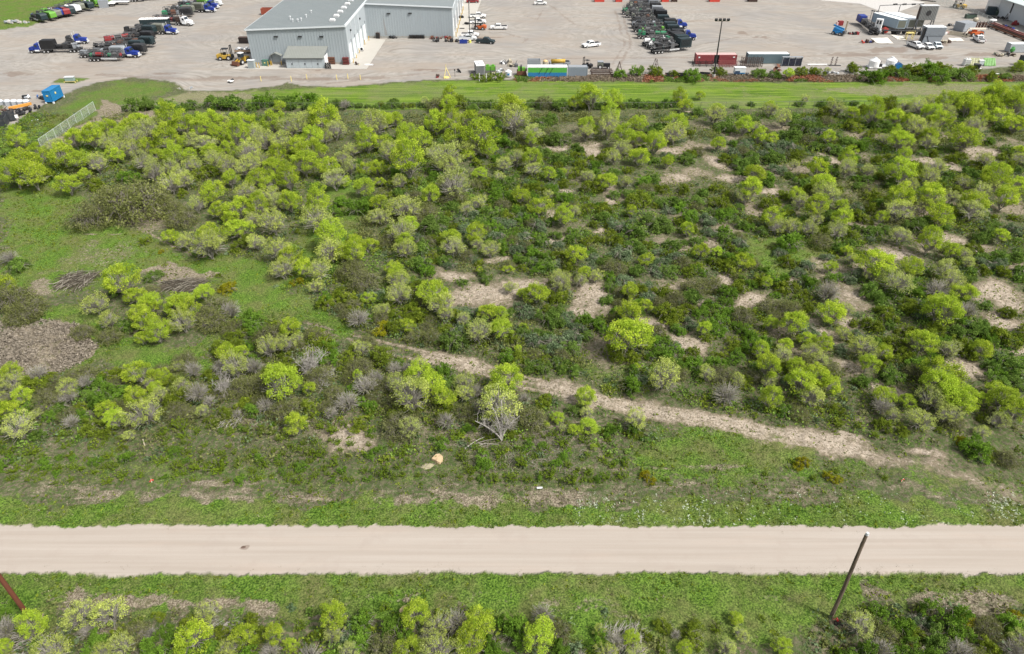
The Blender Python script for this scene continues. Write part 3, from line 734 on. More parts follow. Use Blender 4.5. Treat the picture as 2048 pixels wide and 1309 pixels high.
PLANTS[(1348, 200, 2.926)] = '''L 60 30 90,D 130 70 90,P 240 90 130,L 255 60 70,D 300 160 140,L 410 160 110,P 470 160 80,P 560 60 100,L 560 30 60,P 640 120 110,L 950 50 110,O 890 70 120,L 1040 80 80,L 1160 100 130,D 1170 150 100,
L 1290 100 100,L 1380 130 110,P 1420 170 140,L 1500 90 130,L 1560 120 110,P 1500 180 100,O 1250 30 110,P 1430 40 120,L 1600 30 140,P 1600 80 120,L 1720 40 140,L 1820 20 130,P 1760 150 120,L 1780 100 110,L 1900 90 130,L 1990 50 140,
L 2000 150 110,D 1930 170 80,L 260 260 90,L 500 220 90,L 570 230 80,L 900 220 90,D 760 160 150,D 700 210 120,S 850 190 110,O 1050 150 130,D 1030 240 120,S 780 120 90,D 920 280 130,S 660 270 130,D 820 270 90,P 1240 230 80,
L 1320 250 120,L 1300 200 70,P 1490 250 110,L 1490 215 110,L 1700 230 170,P 1680 275 90,O 1510 310 80,O 1650 340 110,P 1820 350 110,L 2020 310 80,P 2020 350 90,D 1960 290 80,S 420 260 120,D 590 330 150,D 380 380 130,
S 520 310 110,S 600 400 110,L 480 430 120,G 560 450 90,P 700 380 70,L 840 410 110,P 1010 420 120,L 1010 370 110,D 950 400 90,P 1130 420 80,L 1330 430 160,L 1280 410 60,L 1350 330 90,O 1200 350 100,L 1540 390 120,P 1500 450 120,
O 1210 450 90,D 1080 500 90,L 440 530 140,P 420 570 90,O 560 620 130,D 570 500 50,P 890 560 150,L 870 510 140,L 720 560 100,P 740 600 100,O 650 560 90,L 830 640 140,P 830 690 100,L 980 620 80,L 1210 700 75,O 1160 560 120,
S 1070 630 100,P 1320 650 160,L 1320 590 160,L 1490 570 160,P 1480 620 110,P 1390 510 90,L 1570 680 160,P 1750 650 150,L 1750 610 140,P 1800 550 130,L 1930 590 130,L 1880 470 160,P 1850 510 110,O 1640 520 110,P 1620 570 90,
D 1740 570 50,L 2010 490 110,L 1930 410 80,L 570 700 120,P 600 740 120,L 980 690 120,P 950 770 120,O 1030 790 110,P 680 740 120,D 680 640 80,P 790 760 110,D 1170 770 110,D 1400 740 130,G 690 830 180,D 1600 740 80,P 1320 800 120,
L 1490 850 130,O 1470 790 110,L 1620 890 110,D 1790 800 110,L 1910 800 90,D 1880 740 90,S 2000 760 120,L 250 890 70,L 160 890 100,L 80 770 80,L 410 950 110,O 330 990 130,G 520 990 70,O 380 1100 130,L 540 1080 70,G 590 1140 60,
O 680 950 120,S 890 920 70,L 920 980 80,G 940 1040 80,L 1010 890 60,P 1040 930 80,G 790 1060 110,B 900 1130 150,L 1190 960 190,P 1170 1020 120,L 1400 990 130,P 1310 1060 170,L 1590 1000 140,P 1630 1060 140,B 1540 1100 170,
L 1710 1120 130,O 1790 990 100,D 1140 1120 150,D 1290 1140 120,O 1380 1210 140,L 1550 1210 180,B 1720 1220 110,P 1700 910 90,P 1720 960 80,D 1890 910 130,D 2010 910 120,D 2020 1000 90,D 1830 1210 80,P 1010 1230 90,D 120 1160 150,
O 430 1240 90,O 1960 1250 90,G 80 680 120,S 190 700 120,D 50 600 130,S 210 770 100,D 120 830 100,S 380 830 110,O 270 610 110,G 300 680 120,D 90 350 120,O 40 700 90,D 300 810 110,S 620 890 100,D 420 420 100,O 320 350 100,D 690 120 110,D 480 120 90,
S 340 300 100,O 1100 60 90,D 880 350 100,O 730 330 110,D 1010 320 90,S 560 270 100,D 470 350 110,D 640 200 90,O 1150 210 90,O 1750 380 90,O 1960 380 100,D 1440 310 80,D 1130 470 90,D 790 480 80,D 520 780 90,O 1100 690 110,D 1260 500 90,P 1700 480 100,D 1580 470 70'''
PLANTS[(0, 600, 2.846)] = '''T 120 80 170,P 620 120 120,L 830 130 140,L 860 30 110,L 1030 50 170,P 1040 130 150,L 960 150 100,L 900 200 130,T 1210 110 170,L 820 220 90,D 720 150 110,P 70 470 140,L 60 420 130,O 195 490 150,P 380 500 130,B 490 470 110,
B 380 550 120,O 300 440 80,G 600 550 150,D 520 540 130,O 650 440 130,L 790 420 150,P 850 470 80,L 920 440 90,P 910 550 90,L 880 510 90,P 1030 500 110,B 1100 400 120,T 1050 340 130,L 1280 310 110,P 1340 380 160,L 1370 290 90,
B 1440 380 130,B 1280 490 90,T 1530 220 160,P 1530 280 130,L 1660 170 120,P 1690 220 80,O 1820 250 200,G 1880 290 120,B 1765 370 110,L 1600 480 220,L 1760 510 80,L 130 560 110,P 100 720 190,L 60 650 130,P 200 650 80,
G 285 660 90,D 350 620 100,B 400 690 110,L 590 620 110,L 660 690 120,P 820 650 200,L 780 560 120,O 510 740 140,O 620 750 110,D 240 770 90,B 1190 580 90,P 1150 640 80,B 1345 650 70,O 1210 690 80,L 1680 700 130,P 1690 740 90,
O 690 850 55,M 80 965 80,M 320 1045 45,M 400 1025 50,M 415 950 60,M 540 980 60,M 640 950 70,M 610 1030 80,M 700 1000 90,M 790 1000 70,M 465 960 60,M 1000 950 80,M 1240 950 130,M 1215 710 70,M 1060 870 60,M 950 790 50,
G 1610 980 45,M 1660 995 50,M 1550 1005 35,M 1410 740 60,M 1400 800 60,M 1790 810 60,M 1880 800 40,M 1820 870 90,M 1900 930 80,M 1760 920 50,M 1770 1090 35,M 1690 850 60,M 230 890 50,M 580 840 50,M 1120 750 50,M 1590 930 60,
O 1940 390 60,O 1410 570 60,P 20 560 80,P 730 770 80,P 1010 380 80,T 620 200 130,T 470 180 120,P 1620 260 110,D 1740 320 90,O 450 600 90,D 430 500 80'''
PLANTS[(680, 600, 2.846)] = '''O 80 310 130,O 260 330 160,P 120 280 100,L 100 440 60,B 200 440 120,P 330 480 140,L 440 440 160,L 520 500 170,L 600 560 120,P 410 560 230,G 150 590 110,O 105 710 110,T 340 710 200,O 320 650 120,P 400 730 130,
L 710 470 110,P 710 530 120,B 850 690 120,B 955 700 120,P 900 680 150,L 940 460 200,L 890 520 120,P 900 610 260,B 800 610 110,B 600 690 130,B 1050 560 90,O 1160 570 120,O 980 780 80,O 850 780 60,L 1400 560 120,P 1400 640 90,L 1240 670 80,L 1175 710 40,L 1340 740 80,
L 1420 720 110,O 1490 740 60,L 1440 840 45,P 1680 690 140,G 1660 720 130,M 570 790 60,M 590 1000 50,M 740 1020 40,M 150 970 60,M 300 1010 60,M 440 1000 40,M 380 920 50,M 190 780 40,G 1655 490 140,L 1840 440 190,
L 1640 210 230,L 1650 100 150,L 1720 230 130,O 1580 310 130,O 1650 330 110,G 1510 160 90,D 1480 120 100,G 1780 310 90,S 1110 230 140,S 1230 240 170,S 1320 200 130,S 1050 60 140,D 1180 110 150,S 1290 110 110,S 1360 160 110,
D 1110 190 90,D 1410 200 90,L 1050 150 50,T 1110 310 80,O 940 300 60,L 1010 280 50,L 790 190 150,L 920 170 130,L 840 70 120,L 910 80 90,P 700 110 90,P 600 80 100,Y 230 150 120,L 380 150 90,O 340 90 100,O 450 90 100,
O 600 160 90,T 520 210 110,G 170 100 70,P 250 60 80,L 1740 30 60,O 1870 90 150,G 1930 170 70,L 1690 380 40,G 1850 230 80,S 1900 260 90,G 1940 380 80,Y 1740 1010 90,M 1860 1025 40,M 1550 940 60,M 1400 980 80,T 980 640 160,T 1100 680 160,T 700 640 130,
P 1270 740 60,O 1680 760 80,O 20 350 90,D 1330 280 110,D 1160 280 90,B 780 520 100,T 160 240 100,T 420 200 100'''
PLANTS[(1348, 600, 2.846)] = '''O 60 60 110,S 90 130 90,D 20 170 80,L 170 170 80,O 190 210 80,O 340 250 110,G 350 330 100,P 190 420 110,G 240 350 120,B 300 530 180,P 360 460 90,O 410 500 70,L 490 300 100,D 540 240 90,P 620 310 120,L 640 260 90,
L 550 140 90,L 680 140 160,L 760 230 100,L 780 300 130,L 850 260 110,P 830 350 110,L 540 400 150,P 540 460 90,L 690 380 110,L 720 460 180,L 820 440 160,P 780 560 140,L 880 510 120,L 545 570 130,D 630 630 110,T 720 650 100,
O 910 600 90,O 925 690 70,M 1150 770 80,L 905 90 150,O 1030 140 60,O 1130 150 120,O 1220 90 140,S 1050 200 90,P 960 200 90,L 1080 280 150,L 1190 310 90,L 1100 370 110,S 950 270 90,D 1230 430 140,D 1100 470 110,O 1220 240 140,
L 1410 250 160,O 1300 300 120,O 1520 170 130,D 1640 200 140,L 1570 280 130,L 1510 70 200,B 1670 60 130,O 1340 190 120,D 1780 180 160,O 1870 210 160,L 1755 290 120,D 1910 350 170,D 1800 380 120,S 1850 320 120,D 1830 460 150,
D 1950 480 120,D 1950 410 130,O 1900 80 80,L 1510 410 190,L 1500 490 200,L 1570 540 200,P 1470 570 160,L 1640 590 160,P 1560 660 130,L 1750 560 90,L 1330 570 90,L 1400 680 150,L 1190 540 120,B 1190 610 130,P 1240 660 90,
O 1210 710 120,O 1290 740 90,L 1870 580 150,L 1930 650 150,P 1850 690 120,L 1870 530 120,O 1760 680 80,O 1510 750 60,G 1740 850 160,O 1790 870 110,Y 1650 810 80,T 1900 900 130,P 1750 750 80,Y 725 920 100,Y 895 1010 90,
M 920 980 60,M 520 990 50,M 800 1015 50,M 1190 1010 60,M 460 1040 40,D 30 370 90,O 100 300 80,T 690 600 90,D 1390 340 100,D 1720 240 100,T 1600 700 110,O 960 640 60,D 1290 430 90,O 1000 220 70,D 1480 240 90,O 1660 310 100'''
PLANTS[(0, 980, 2.048)] = '''L 140 560 120,B 20 570 110,P 450 510 140,G 375 640 110,S 250 570 80,L 20 650 70,G 150 650 110,O 280 620 60,O 490 580 60,P 490 640 110,B 615 590 70,G 660 580 80,O 650 520 60,L 780 610 150,O 910 600 90,L 1000 610 100,
O 760 540 60,L 1130 600 90,L 1190 640 60,L 1370 530 110,G 1480 610 110,P 1370 590 90,L 1700 510 120,P 1790 560 120,G 1640 580 120,L 1960 550 120,L 1930 630 130,L 1680 640 110,B 1750 620 90,O 1290 600 60,O 1040 540 70,M 960 560 60,
M 1150 550 50,M 1580 480 60,O 1060 600 70,B 880 590 60,M 560 540 50,O 1850 640 80,M 1230 560 60,P 1430 660 80'''
PLANTS[(1048, 980, 2.048)] = '''L 60 600 150,G 310 620 100,L 310 580 60,B 370 620 90,L 440 610 70,O 580 560 80,O 695 600 100,L 660 650 60,L 870 530 60,M 970 530 40,M 1030 530 40,M 790 570 60,O 500 600 50,L 830 650 80,L 1060 640 80,P 890 590 60,
Y 1800 540 90,D 1690 610 130,O 1620 590 70,Y 1600 620 40,O 1890 640 100,Y 2020 520 60,M 560 650 60,M 210 630 40,M 190 580 40,M 1270 660 50,B 620 590 50,B 1700 660 50,M 1960 590 50,M 700 540 40'''
# bushes along the edge of the yard and by the fence (photograph pixels)
PLANTS[(0, 0, 1.0)] = '''D 265 213 40,D 300 210 34,D 340 214 36,D 385 212 30,D 430 208 40,D 470 206 50,D 560 200 44,G 525 204 36,G 610 196 36,D 615 212 26,D 585 212 24,D 505 212 26,L 560 214 30,D 660 212 20,B 690 210 22,
D 785 206 22,L 850 205 26,L 900 196 40,D 930 208 24,L 1020 206 40,D 1060 208 24,L 1180 196 60,L 1230 198 50,L 1150 205 40,D 1270 206 26,L 1360 196 40,L 1400 190 26,G 1242 148 20,G 1272 143 22,O 1312 144 30,O 1345 146 22,
G 1386 150 34,O 1440 144 28,D 1520 146 36,D 1545 150 26,L 1578 148 28,O 1600 146 24,O 1632 144 26,P 1656 140 16,O 1708 140 26,G 1745 148 44,O 1782 142 26,D 1800 146 34,O 1830 140 34,G 1860 138 34,O 1885 136 30,G 1880 148 40,D 1915 148 44,
O 1940 142 30,O 1985 156 24,L 2040 128 22,O 2036 138 22,D 2010 155 20,M 975 157 30,M 1000 158 24,M 950 156 20,P 1610 200 24,L 1660 205 20,P 1860 204 44,L 1990 200 70,L 1950 204 66,L 1920 206 60,L 2030 205 60,P 1810 212 36,L 1985 215 60,O 1770 210 30,D 1470 214 14,D 1505 210 14,D 1600 208 20,D 1640 208 22,D 1680 208 20,D 1710 206 18,T 1090 206 30,T 880 208 40,D 1330 206 22,D 1300 208 20'''

NAMES = {'L': 'mesquite_tree', 'P': 'huisache_tree', 'B': 'bare_tree', 'T': 'twiggy_shrub', 'D': 'dark_shrub', 'O': 'olive_shrub', 'G': 'green_shrub', 'S': 'sage_shrub', 'Y': 'yellow_shrub', 'M': 'herb_clump'}
CATS = {'L': 'tree', 'P': 'tree', 'B': 'tree', 'T': 'shrub', 'D': 'shrub', 'O': 'shrub', 'G': 'shrub', 'S': 'shrub', 'Y': 'shrub', 'M': 'plant'}
DESC = {'L': 'lime-green bushy tree', 'P': 'half-bare pale lime tree', 'B': 'leafless bare grey tree', 'T': 'twiggy grey-brown bush', 'D': 'low dark green bush',
        'O': 'olive green bush', 'G': 'fresh green leafy bush', 'S': 'grey-green sage bush', 'Y': 'yellowish bush', 'M': 'bright green herb clump'}
GRP = {'L': 'lime-green trees of the scrub', 'P': 'half-bare pale trees of the scrub', 'B': 'bare grey trees', 'T': 'twiggy thicket bushes', 'D': 'dark green bushes', 'O': 'olive bushes', 'G': 'fresh green bushes',
       'S': 'grey-green sage bushes', 'Y': 'yellowish bushes', 'M': 'small herb clumps on the verges'}
MARKS = [('the rusty leaning post', 30, 1195), ('the leaning utility pole', 1665, 1245), ('the tan boulder', 874, 918), ('the half-hidden flat rock', 805, 1225), ('the white-trunked dead tree', 1000, 850),
         ('the left brush pile', 155, 560), ('the right brush pile', 375, 568), ('the brown dead-weed patch', 70, 695), ('the wire fence end', 70, 290), ('the blue container', 106, 190), ('the bleached fan-shaped snag', 620, 735),
         ('the fallen grey branch', 285, 975 - 85), ('the big sand clearing', 980, 580), ('the small sand clearing', 1185, 595), ('the mown strip\'s left end', 280, 215), ('the tall floodlight pole', 1427, 155),
         ('the green and blue container', 1095, 146), ('the white round tanks', 1760, 130), ('the black plastic tub', 1953, 134), ('the right sand clearing', 1790, 510), ('the right-edge sand clearing', 2015, 600), ('the track bend in the scrub', 830, 708),
         ('the middle of the dirt track', 1250, 812), ('the dirt track\'s right end', 1650, 888), ('the white survey stake', 1080, 975), ('the pale weed patch', 1850, 912), ('the fence line gap', 1500, 212), ('the dark pit on the road', 487, 1095),
         ('the fence behind the middle thicket', 1060, 215), ('the left field grass', 120, 480), ('the upper-left thicket', 330, 270), ('the far right thicket', 1985, 200), ('the dark sage thicket', 1100, 660), ('the small wooden stake', 292, 890)]
MARKS = [(n, G(a, b), a, b) for n, a, b in MARKS]
ORD = ['closest', 'second closest', 'third closest', 'fourth closest', 'fifth closest', 'sixth closest', 'seventh closest', 'eighth closest', 'ninth closest', 'tenth closest'] + ['%dth closest' % i for i in range(11, 60)]

def size_word(wm):
    return 'large' if wm > 5.4 else ('medium' if wm > 3.2 else 'small')

PL = []
for (ox, oy, s), txt in PLANTS.items():
    for e in txt.replace('\n', '').split(','):
        k, x, y, wd = e.split()
        if k == 'L' and len(PL) % 11 == 3: k = 'P'  # some full lime trees are drawn and labelled as the half-bare kind
        if s == 1.0: wd = float(wd) * (.8 if k in 'LP' else 1.18)
        px, py, wp = ox + float(x) / s, oy + float(y) / s, float(wd) / s
        hc = 0.0
        for _ in range(4):
            wm = wp * mpp(py, hc)
            hc = wm * {'L': .50, 'P': .47, 'B': .40, 'T': .28, 'M': .15, 'G': .3}.get(k, .2)
        PL.append([k, G(px, py, hc), wm, px, py])

PR = np.random.default_rng(5)
def fill_shrubs():
    # the many low bushes that stand shoulder to shoulder between the trees
    rng = np.random.default_rng(404)
    have = {}
    for e in PL: have[e[0]] = have.get(e[0], 0) + 1
    for x in range(640, 1360, 15):
        k = 'D' if rng.random() < .7 else 'O'
        PL.append([k, G(x + rng.random() * 8, 213 + rng.random() * 5), 2.2 + rng.random() * 1.6, x, 214]); have[k] += 1
    pos = np.array([(e[1].x, e[1].y) for e in PL]); rad = np.array([e[2] / 2 for e in PL])
    n = 0
    cand = []
    for _ in range(9000):
        if rng.random() < .72: px = 780 + rng.random() * 1268; py = 245 + rng.random() ** .9 * 520
        else: px = rng.random() * 1200; py = 590 + rng.random() * 250
        if _ % 9 == 0: px = rng.random() * 2048; py = 1238 + rng.random() * 90
        cand.append((px, py))
    CX = np.array([G(a, b)[:2] for a, b in cand])
    f = fields(CX[:, 0], CX[:, 1])
    bad = (f['sand'] > .12) | (f['track'] < 1.8) | (f['mown'] > .3) | (f['green'] > .5)
    for (px, py), no in zip(cand, bad):
        if no or (px < 430 and py < 745): continue
        p = G(px, py); k = 'D'
        wm = 2.0 + 2.0 * rng.random() ** 1.4
        d = np.hypot(pos[:, 0] - p.x, pos[:, 1] - p.y)
        if (d < (rad + wm / 2) * .62).any(): continue
        c = float(fbm(np.array([p.x]), np.array([p.y]), .06, 77)[0]) + (rng.random() - .5) * .4
        k = 'D' if c < .40 else 'O' if c < .52 else 'S' if c < .62 else ('G' if rng.random() < .6 else 'T')
        if py > 600 and px < 900: k = 'O' if rng.random() < .4 else 'T' if rng.random() < .5 else 'G' if rng.random() < .5 else 'B'
        if py > 1200: k = rng.choice(['G', 'G', 'T', 'S', 'B', 'P'])
        if py > 1200 and 1270 < px < 1700: continue
        if k == 'S' and rng.random() < .4: k = 'D'
        if have.get(k, 0) >= 298: continue
        have[k] = have.get(k, 0) + 1
        PL.append([k, p, wm, px, py]); pos = np.vstack([pos, [p.x, p.y]]); rad = np.append(rad, wm / 2)
        n += 1
        if n >= 620: break
    for _ in range(1500):
        if have['M'] >= 240: break
        px = rng.random() * 1250; py = 850 + rng.random() ** .8 * 115
        if (835 < px < 910 and 895 < py < 970) or (270 < px < 320 and py > 880): continue
        p = G(px, py); wm = .9 + 1.5 * rng.random() ** 2
        d = np.hypot(pos[:, 0] - p.x, pos[:, 1] - p.y)
        if (d < (rad + wm / 2) * .8).any(): continue
        have['M'] += 1
        PL.append(['M' if rng.random() < .8 else 'G', p, wm, px, py]); pos = np.vstack([pos, [p.x, p.y]]); rad = np.append(rad, wm / 2)
fill_shrubs()
PROTO = {}
seen = {}
info = []
for k, p, wm, px, py in PL:
    mi = min(range(len(MARKS)), key=lambda i: (MARKS[i][2] - px) ** 2 + ((MARKS[i][3] - py) * 1.4) ** 2)
    nm, mp, mx, my = MARKS[mi]
    dx, dy = px - mx, py - my
    side = ('right of' if dx > 0 else 'left of') if abs(dx) > abs(dy) else ('in front of' if dy > 0 else 'behind')
    info.append((k, size_word(wm), mi, side, dx * dx + dy * dy))
rank = {}
for i in sorted(range(len(info)), key=lambda i: info[i][4]):
    key = info[i][:4]
    rank.setdefault(key, []).append(i)
LAB = {}
for key, ids in rank.items():
    k, sz, mi, side = key
    for r, i in enumerate(ids):
        if len(ids) == 1:
            LAB[i] = '%s %s %s %s' % (sz, DESC[k], side, MARKS[mi][0])
        else:
            LAB[i] = '%s %s, %s %s %s' % (sz, DESC[k], ORD[r], side, MARKS[mi][0])
for i, (k, p, wm, px, py) in enumerate(PL):
    vi = int(PR.integers(NVAR[k]))
    tm, cm = VAR[k][vi]
    root = link(NAMES[k], None, None, (p.x, p.y, 0), (0, 0, PR.random() * 6.28))
    root.empty_display_size = 0.3
    f = wm / 2 * {'L': 1.1, 'P': 1.12, 'B': 1.1}.get(k, 1.22)
    hz = f * (0.85 + .3 * PR.random())
    root.scale = (f * (0.9 + .2 * PR.random()), f * (0.9 + .2 * PR.random()), hz)
    tag(root, LAB[i], CATS[k], GRP[k])
    a = {'L': ('trunk', 'crown'), 'P': ('trunk', 'crown'), 'B': ('trunk', 'crown'), 'T': ('twigs', 'leaves')}.get(k, ('stems', 'leaves'))
    link(a[0], tm, root)
    link(a[1], cm, root)

# ------------------------------------------------------------------ undergrowth nobody could count
def scatter_leaves(name, X, Y, S, nleaf, size, mat, hz=.5, rng=RNG, up=False):
    k = len(X)
    C = np.stack([X, Y, S * hz * .5], 1)
    ci = np.repeat(np.arange(k), nleaf); m = len(ci)
    d = rng.normal(size=(m, 3)); d /= np.linalg.norm(d, axis=1)[:, None]; d[:, 2] = np.abs(d[:, 2])
    P = np.stack([X[ci], Y[ci], np.zeros(m)], 1) + d * (S[ci] * (.35 + .65 * rng.random(m)))[:, None] * np.array([1, 1, hz])
    a = rng.normal(size=(m, 3))
    if up: a[:, 2] = np.abs(a[:, 2]) + .9
    a /= np.linalg.norm(a, axis=1)[:, None]
    b = np.cross(a, rng.normal(size=(m, 3))); b /= np.linalg.norm(b, axis=1)[:, None]
    s = (size * (.6 + .8 * rng.random(m)))[:, None]
    b = b * s * (.18 if up else .6); a = a * s
    V = np.stack([P - b, P + a, P + b], 1) if up else np.stack([P - a, P - b, P + a, P + b], 1)
    nn = 3 if up else 4
    V = V.reshape(-1, 3)
    T = np.arange(m * nn).reshape(-1, nn)
    me = mesh_np(name, V, tris=T, mats=[mat]) if up else mesh_np(name, V, quads=T, mats=[mat])
    ct = rng.random(k)
    at = me.attributes.new('tint', 'FLOAT', 'POINT')
    at.data.foreach_set('value', np.repeat(np.clip(ct[ci] * .7 + rng.random(m) * .4 - .05, 0, 1), nn).astype(np.float32))
    o = link(name, me)
    o['kind'] = 'stuff'
    return o

def sample(n, py0, py1, px0=-30, px1=2080):
    """random ground points, evenly dense in the world within a band of the view"""
    y0, y1 = G(1024, py1).y, G(1024, py0).y
    out = []
    Y = y0 + (y1 - y0) * RNG.random(n * 3); X = (RNG.random(n * 3) - .5) * 2 * .78 * (y1 * CP + CAM_H * SP)
    PX, PY = to_px(X, Y)
    ok = (PX > px0) & (PX < px1)
    X, Y = X[ok][:n], Y[ok][:n]
    return X, Y, PX[ok][:n], PY[ok][:n]

def undergrowth():
    # low bushes between the trees
    X, Y, PX, PY = sample(24000, 228, 1320)
    F = fields(X, Y)
    den = fbm(X, Y, .13, 201)
    scr = (F['road'] < .1) & (F['mown'] < .3) & (F['yard'] < .2) & (F['track'] > .8) & (F['sand'] < .18) & (F['green'] < .62)
    left_field = (PX < 430) & (PY > 380) & (PY < 760)
    verge = (PY > 930) & (PY < 1215)
    lot_front = (PY > 860) & (PY < 960)
    keep = scr & ~left_field & ~verge & (RNG.random(len(X)) < np.where(lot_front, .30, np.where(PY > 760, .75, np.where(PX > 780, .95, .8)) * smooth(.28, .55, den) + .10))
    X, Y, PX, PY = X[keep], Y[keep], PX[keep], PY[keep]
    r = fbm(X, Y, .07, 301) + (RNG.random(len(X)) - .5) * .35
    S = .5 + 1.3 * RNG.random(len(X)) ** 1.6
    right = PX > 800
    cls = np.where(r < .36, 0, np.where(r < .50, 1, np.where(r < .60, 2, 3)))
    for c, nm, mk, n in ((0, 'dark_undergrowth', 'D', 44), (1, 'olive_undergrowth', 'O', 40), (2, 'sage_undergrowth', 'S', 40), (3, 'twiggy_undergrowth', 'T', 32)):
        m = cls == c
        scatter_leaves(nm, X[m], Y[m], S[m], n, .15, LEAF[mk], .9)

undergrowth()

def grasses():
    GR = leafmat('grass_green', (0.03, 0.085, 0.010), (0.18, 0.31, 0.04), (0.06, 0.12, 0.02), .3, nsc=.4, nst=.85)
    DR = leafmat('grass_dry', (0.16, 0.13, 0.085), (0.50, 0.44, 0.31), (0.26, 0.25, 0.13), .3, nsc=.5)
    X, Y, PX, PY = sample(60000, 620, 1325)
    F = fields(X, Y)
    ok = (F['road'] < .55) & (F['yard'] < .2) & (F['sand'] < .45)
    g = ok & (RNG.random(len(X)) < F['green'] * .9 + .05)
    scatter_leaves('green_grass', X[g], Y[g], .14 + .22 * RNG.random(g.sum()), 8, .125, GR, .35, up=True)
    d = ok & ~g & (RNG.random(len(X)) < .35 + .6 * F['dry'])
    scatter_leaves('dry_grass', X[d], Y[d], .12 + .2 * RNG.random(d.sum()), 6, .16, DR, .35, up=True)
    # pinpoint weeds on sand and on bare soil
    X, Y, PX, PY = sample(34000, 235, 1200)
    F = fields(X, Y)
    ok = (F['road'] < .02) & (F['yard'] < .1) & (F['mown'] < .2)
    ok &= RNG.random(len(X)) < np.where(F['sand'] > .3, .45, .8)
    scatter_leaves('ground_weeds', X[ok], Y[ok], .14 + .26 * RNG.random(ok.sum()), 6, .115, LEAF['O'], .5)

grasses()
# ------------------------------------------------------------------ built things: mesh collector
class MB:
    def __init__(s):
        s.v, s.f = [], []
    def _add(s, vs, fs):
        o = len(s.v)
        s.v += [tuple(v) for v in vs]
        s.f += [tuple(i + o for i in f) for f in fs]
        return s
    def box(s, c, d, rz=0.0, ry=0.0, rx=0.0):
        """centre, full size"""
        M = Matrix.Rotation(rz, 3, 'Z') @ Matrix.Rotation(ry, 3, 'Y') @ Matrix.Rotation(rx, 3, 'X')
        vs = [Vector(c) + M @ Vector((x * d[0] / 2, y * d[1] / 2, z * d[2] / 2)) for x in (-1, 1) for y in (-1, 1) for z in (-1, 1)]
        return s._add(vs, [(0, 1, 3, 2), (4, 6, 7, 5), (0, 4, 5, 1), (2, 3, 7, 6), (0, 2, 6, 4), (1, 5, 7, 3)])
    def b2(s, x0, x1, y0, y1, z0, z1):
        return s.box(((x0 + x1) / 2, (y0 + y1) / 2, (z0 + z1) / 2), (x1 - x0, y1 - y0, z1 - z0))
    def cyl(s, a, b, r, n=10, r2=None):
        a, b = Vector(a), Vector(b); t = (b - a).normalized()
        u = t.cross(Vector((0, 0, 1)) if abs(t.z) < .9 else Vector((1, 0, 0))).normalized(); w_ = t.cross(u)
        r2 = r if r2 is None else r2
        vs = []
        for p, q in ((a, r), (b, r2)):
            vs += [p + (u * math.cos(i * 6.28318 / n) + w_ * math.sin(i * 6.28318 / n)) * q for i in range(n)]
        fs = [(i, (i + 1) % n, n + (i + 1) % n, n + i) for i in range(n)] + [tuple(range(n))[::-1], tuple(range(n, 2 * n))]
        return s._add(vs, fs)
    def prism(s, prof, y0, y1):
        """profile in (x, z), extruded along y"""
        n = len(prof)
        vs = [(x, y0, z) for x, z in prof] + [(x, y1, z) for x, z in prof]
        return s._add(vs, [(i, (i + 1) % n, n + (i + 1) % n, n + i) for i in range(n)] + [tuple(range(n))[::-1], tuple(range(n, 2 * n))])
    def blob(s, c, r, seed=0, n=7, m=5, amp=.3):
        R = random.Random(seed)
        vs, fs = [], []
        for j in range(m + 1):
            th = math.pi * j / m
            for i in range(n):
                k = 1 + (R.random() - .5) * amp
                vs.append((c[0] + r[0] * k * math.sin(th) * math.cos(i * 6.283 / n), c[1] + r[1] * k * math.sin(th) * math.sin(i * 6.283 / n), c[2] + r[2] * k * math.cos(th)))
        for j in range(m):
            for i in range(n):
                fs.append((j * n + i, j * n + (i + 1) % n, (j + 1) * n + (i + 1) % n, (j + 1) * n + i))
        return s._add(vs, fs)
    def mesh(s, name, mat, smooth=False):
        me = bpy.data.meshes.new(name)
        me.from_pydata(s.v, [], s.f)
        bm = bmesh.new(); bm.from_mesh(me)
        bmesh.ops.recalc_face_normals(bm, faces=bm.faces)
        bm.to_mesh(me); bm.free()
        if mat: me.materials.append(mat)
        if smooth:
            for p in me.polygons: p.use_smooth = True
        return me
    def build(s, name, mat, parent=None, smooth=False):
        return link(name, s.mesh(name, mat, smooth), parent)

K = {}
def P_(name, col, **kw):
    if name not in K:
        K[name] = paint(name, col, **kw)
    return K[name]
BLACK = P_('black_paint', (0.012, 0.0125, 0.014), wear=.2, dirt=(.07, .065, .06))
DARK = P_('dark_steel', (0.024, 0.025, 0.027), wear=.4, dirt=(.10, .09, .08))
TEAL = P_('dark_teal_paint', (0.013, 0.028, 0.032), wear=.25, dirt=(.08, .08, .075))
TYRE = P_('tyre_rubber', (0.022, 0.022, 0.022), rough=.85, wear=.3)
RIM = P_('wheel_rim', (0.5, 0.5, 0.5), wear=.3)
GLASS = P_('dark_glass', (0.02, 0.03, 0.04), rough=.12, wear=.05, spec=.6)
STEEL = P_("grey_steel", (0.09, 0.093, 0.097), wear=.3)
ALU = P_('pale_aluminium', (0.58, 0.6, 0.61), wear=.2)
WHITE = P_('white_paint', (0.76, 0.76, 0.75), wear=.2)
BLUE = P_('blue_paint', (0.010, 0.032, 0.22), wear=.2)
RED = P_('maroon_paint', (0.22, 0.018, 0.022), wear=.25)
GREEN = P_('green_paint', (0.02, 0.20, 0.09), wear=.3)
LIME = P_('lime_paint', (0.11, 0.31, 0.03), wear=.35)
RUST = P_('rusty_steel', (0.14, 0.06, 0.035), rough=.85, wear=.4, dirt=(.08, .05, .04))
RUSTD = P_('dark_rusty_steel', (0.06, 0.038, 0.03), rough=.85, wear=.4, dirt=(.12, .08, .06))
YELLOW = P_('yellow_paint', (0.45, 0.29, 0.04), wear=.25)
PALEY = P_('faded_yellow_paint', (0.75, 0.62, 0.22), wear=.3)
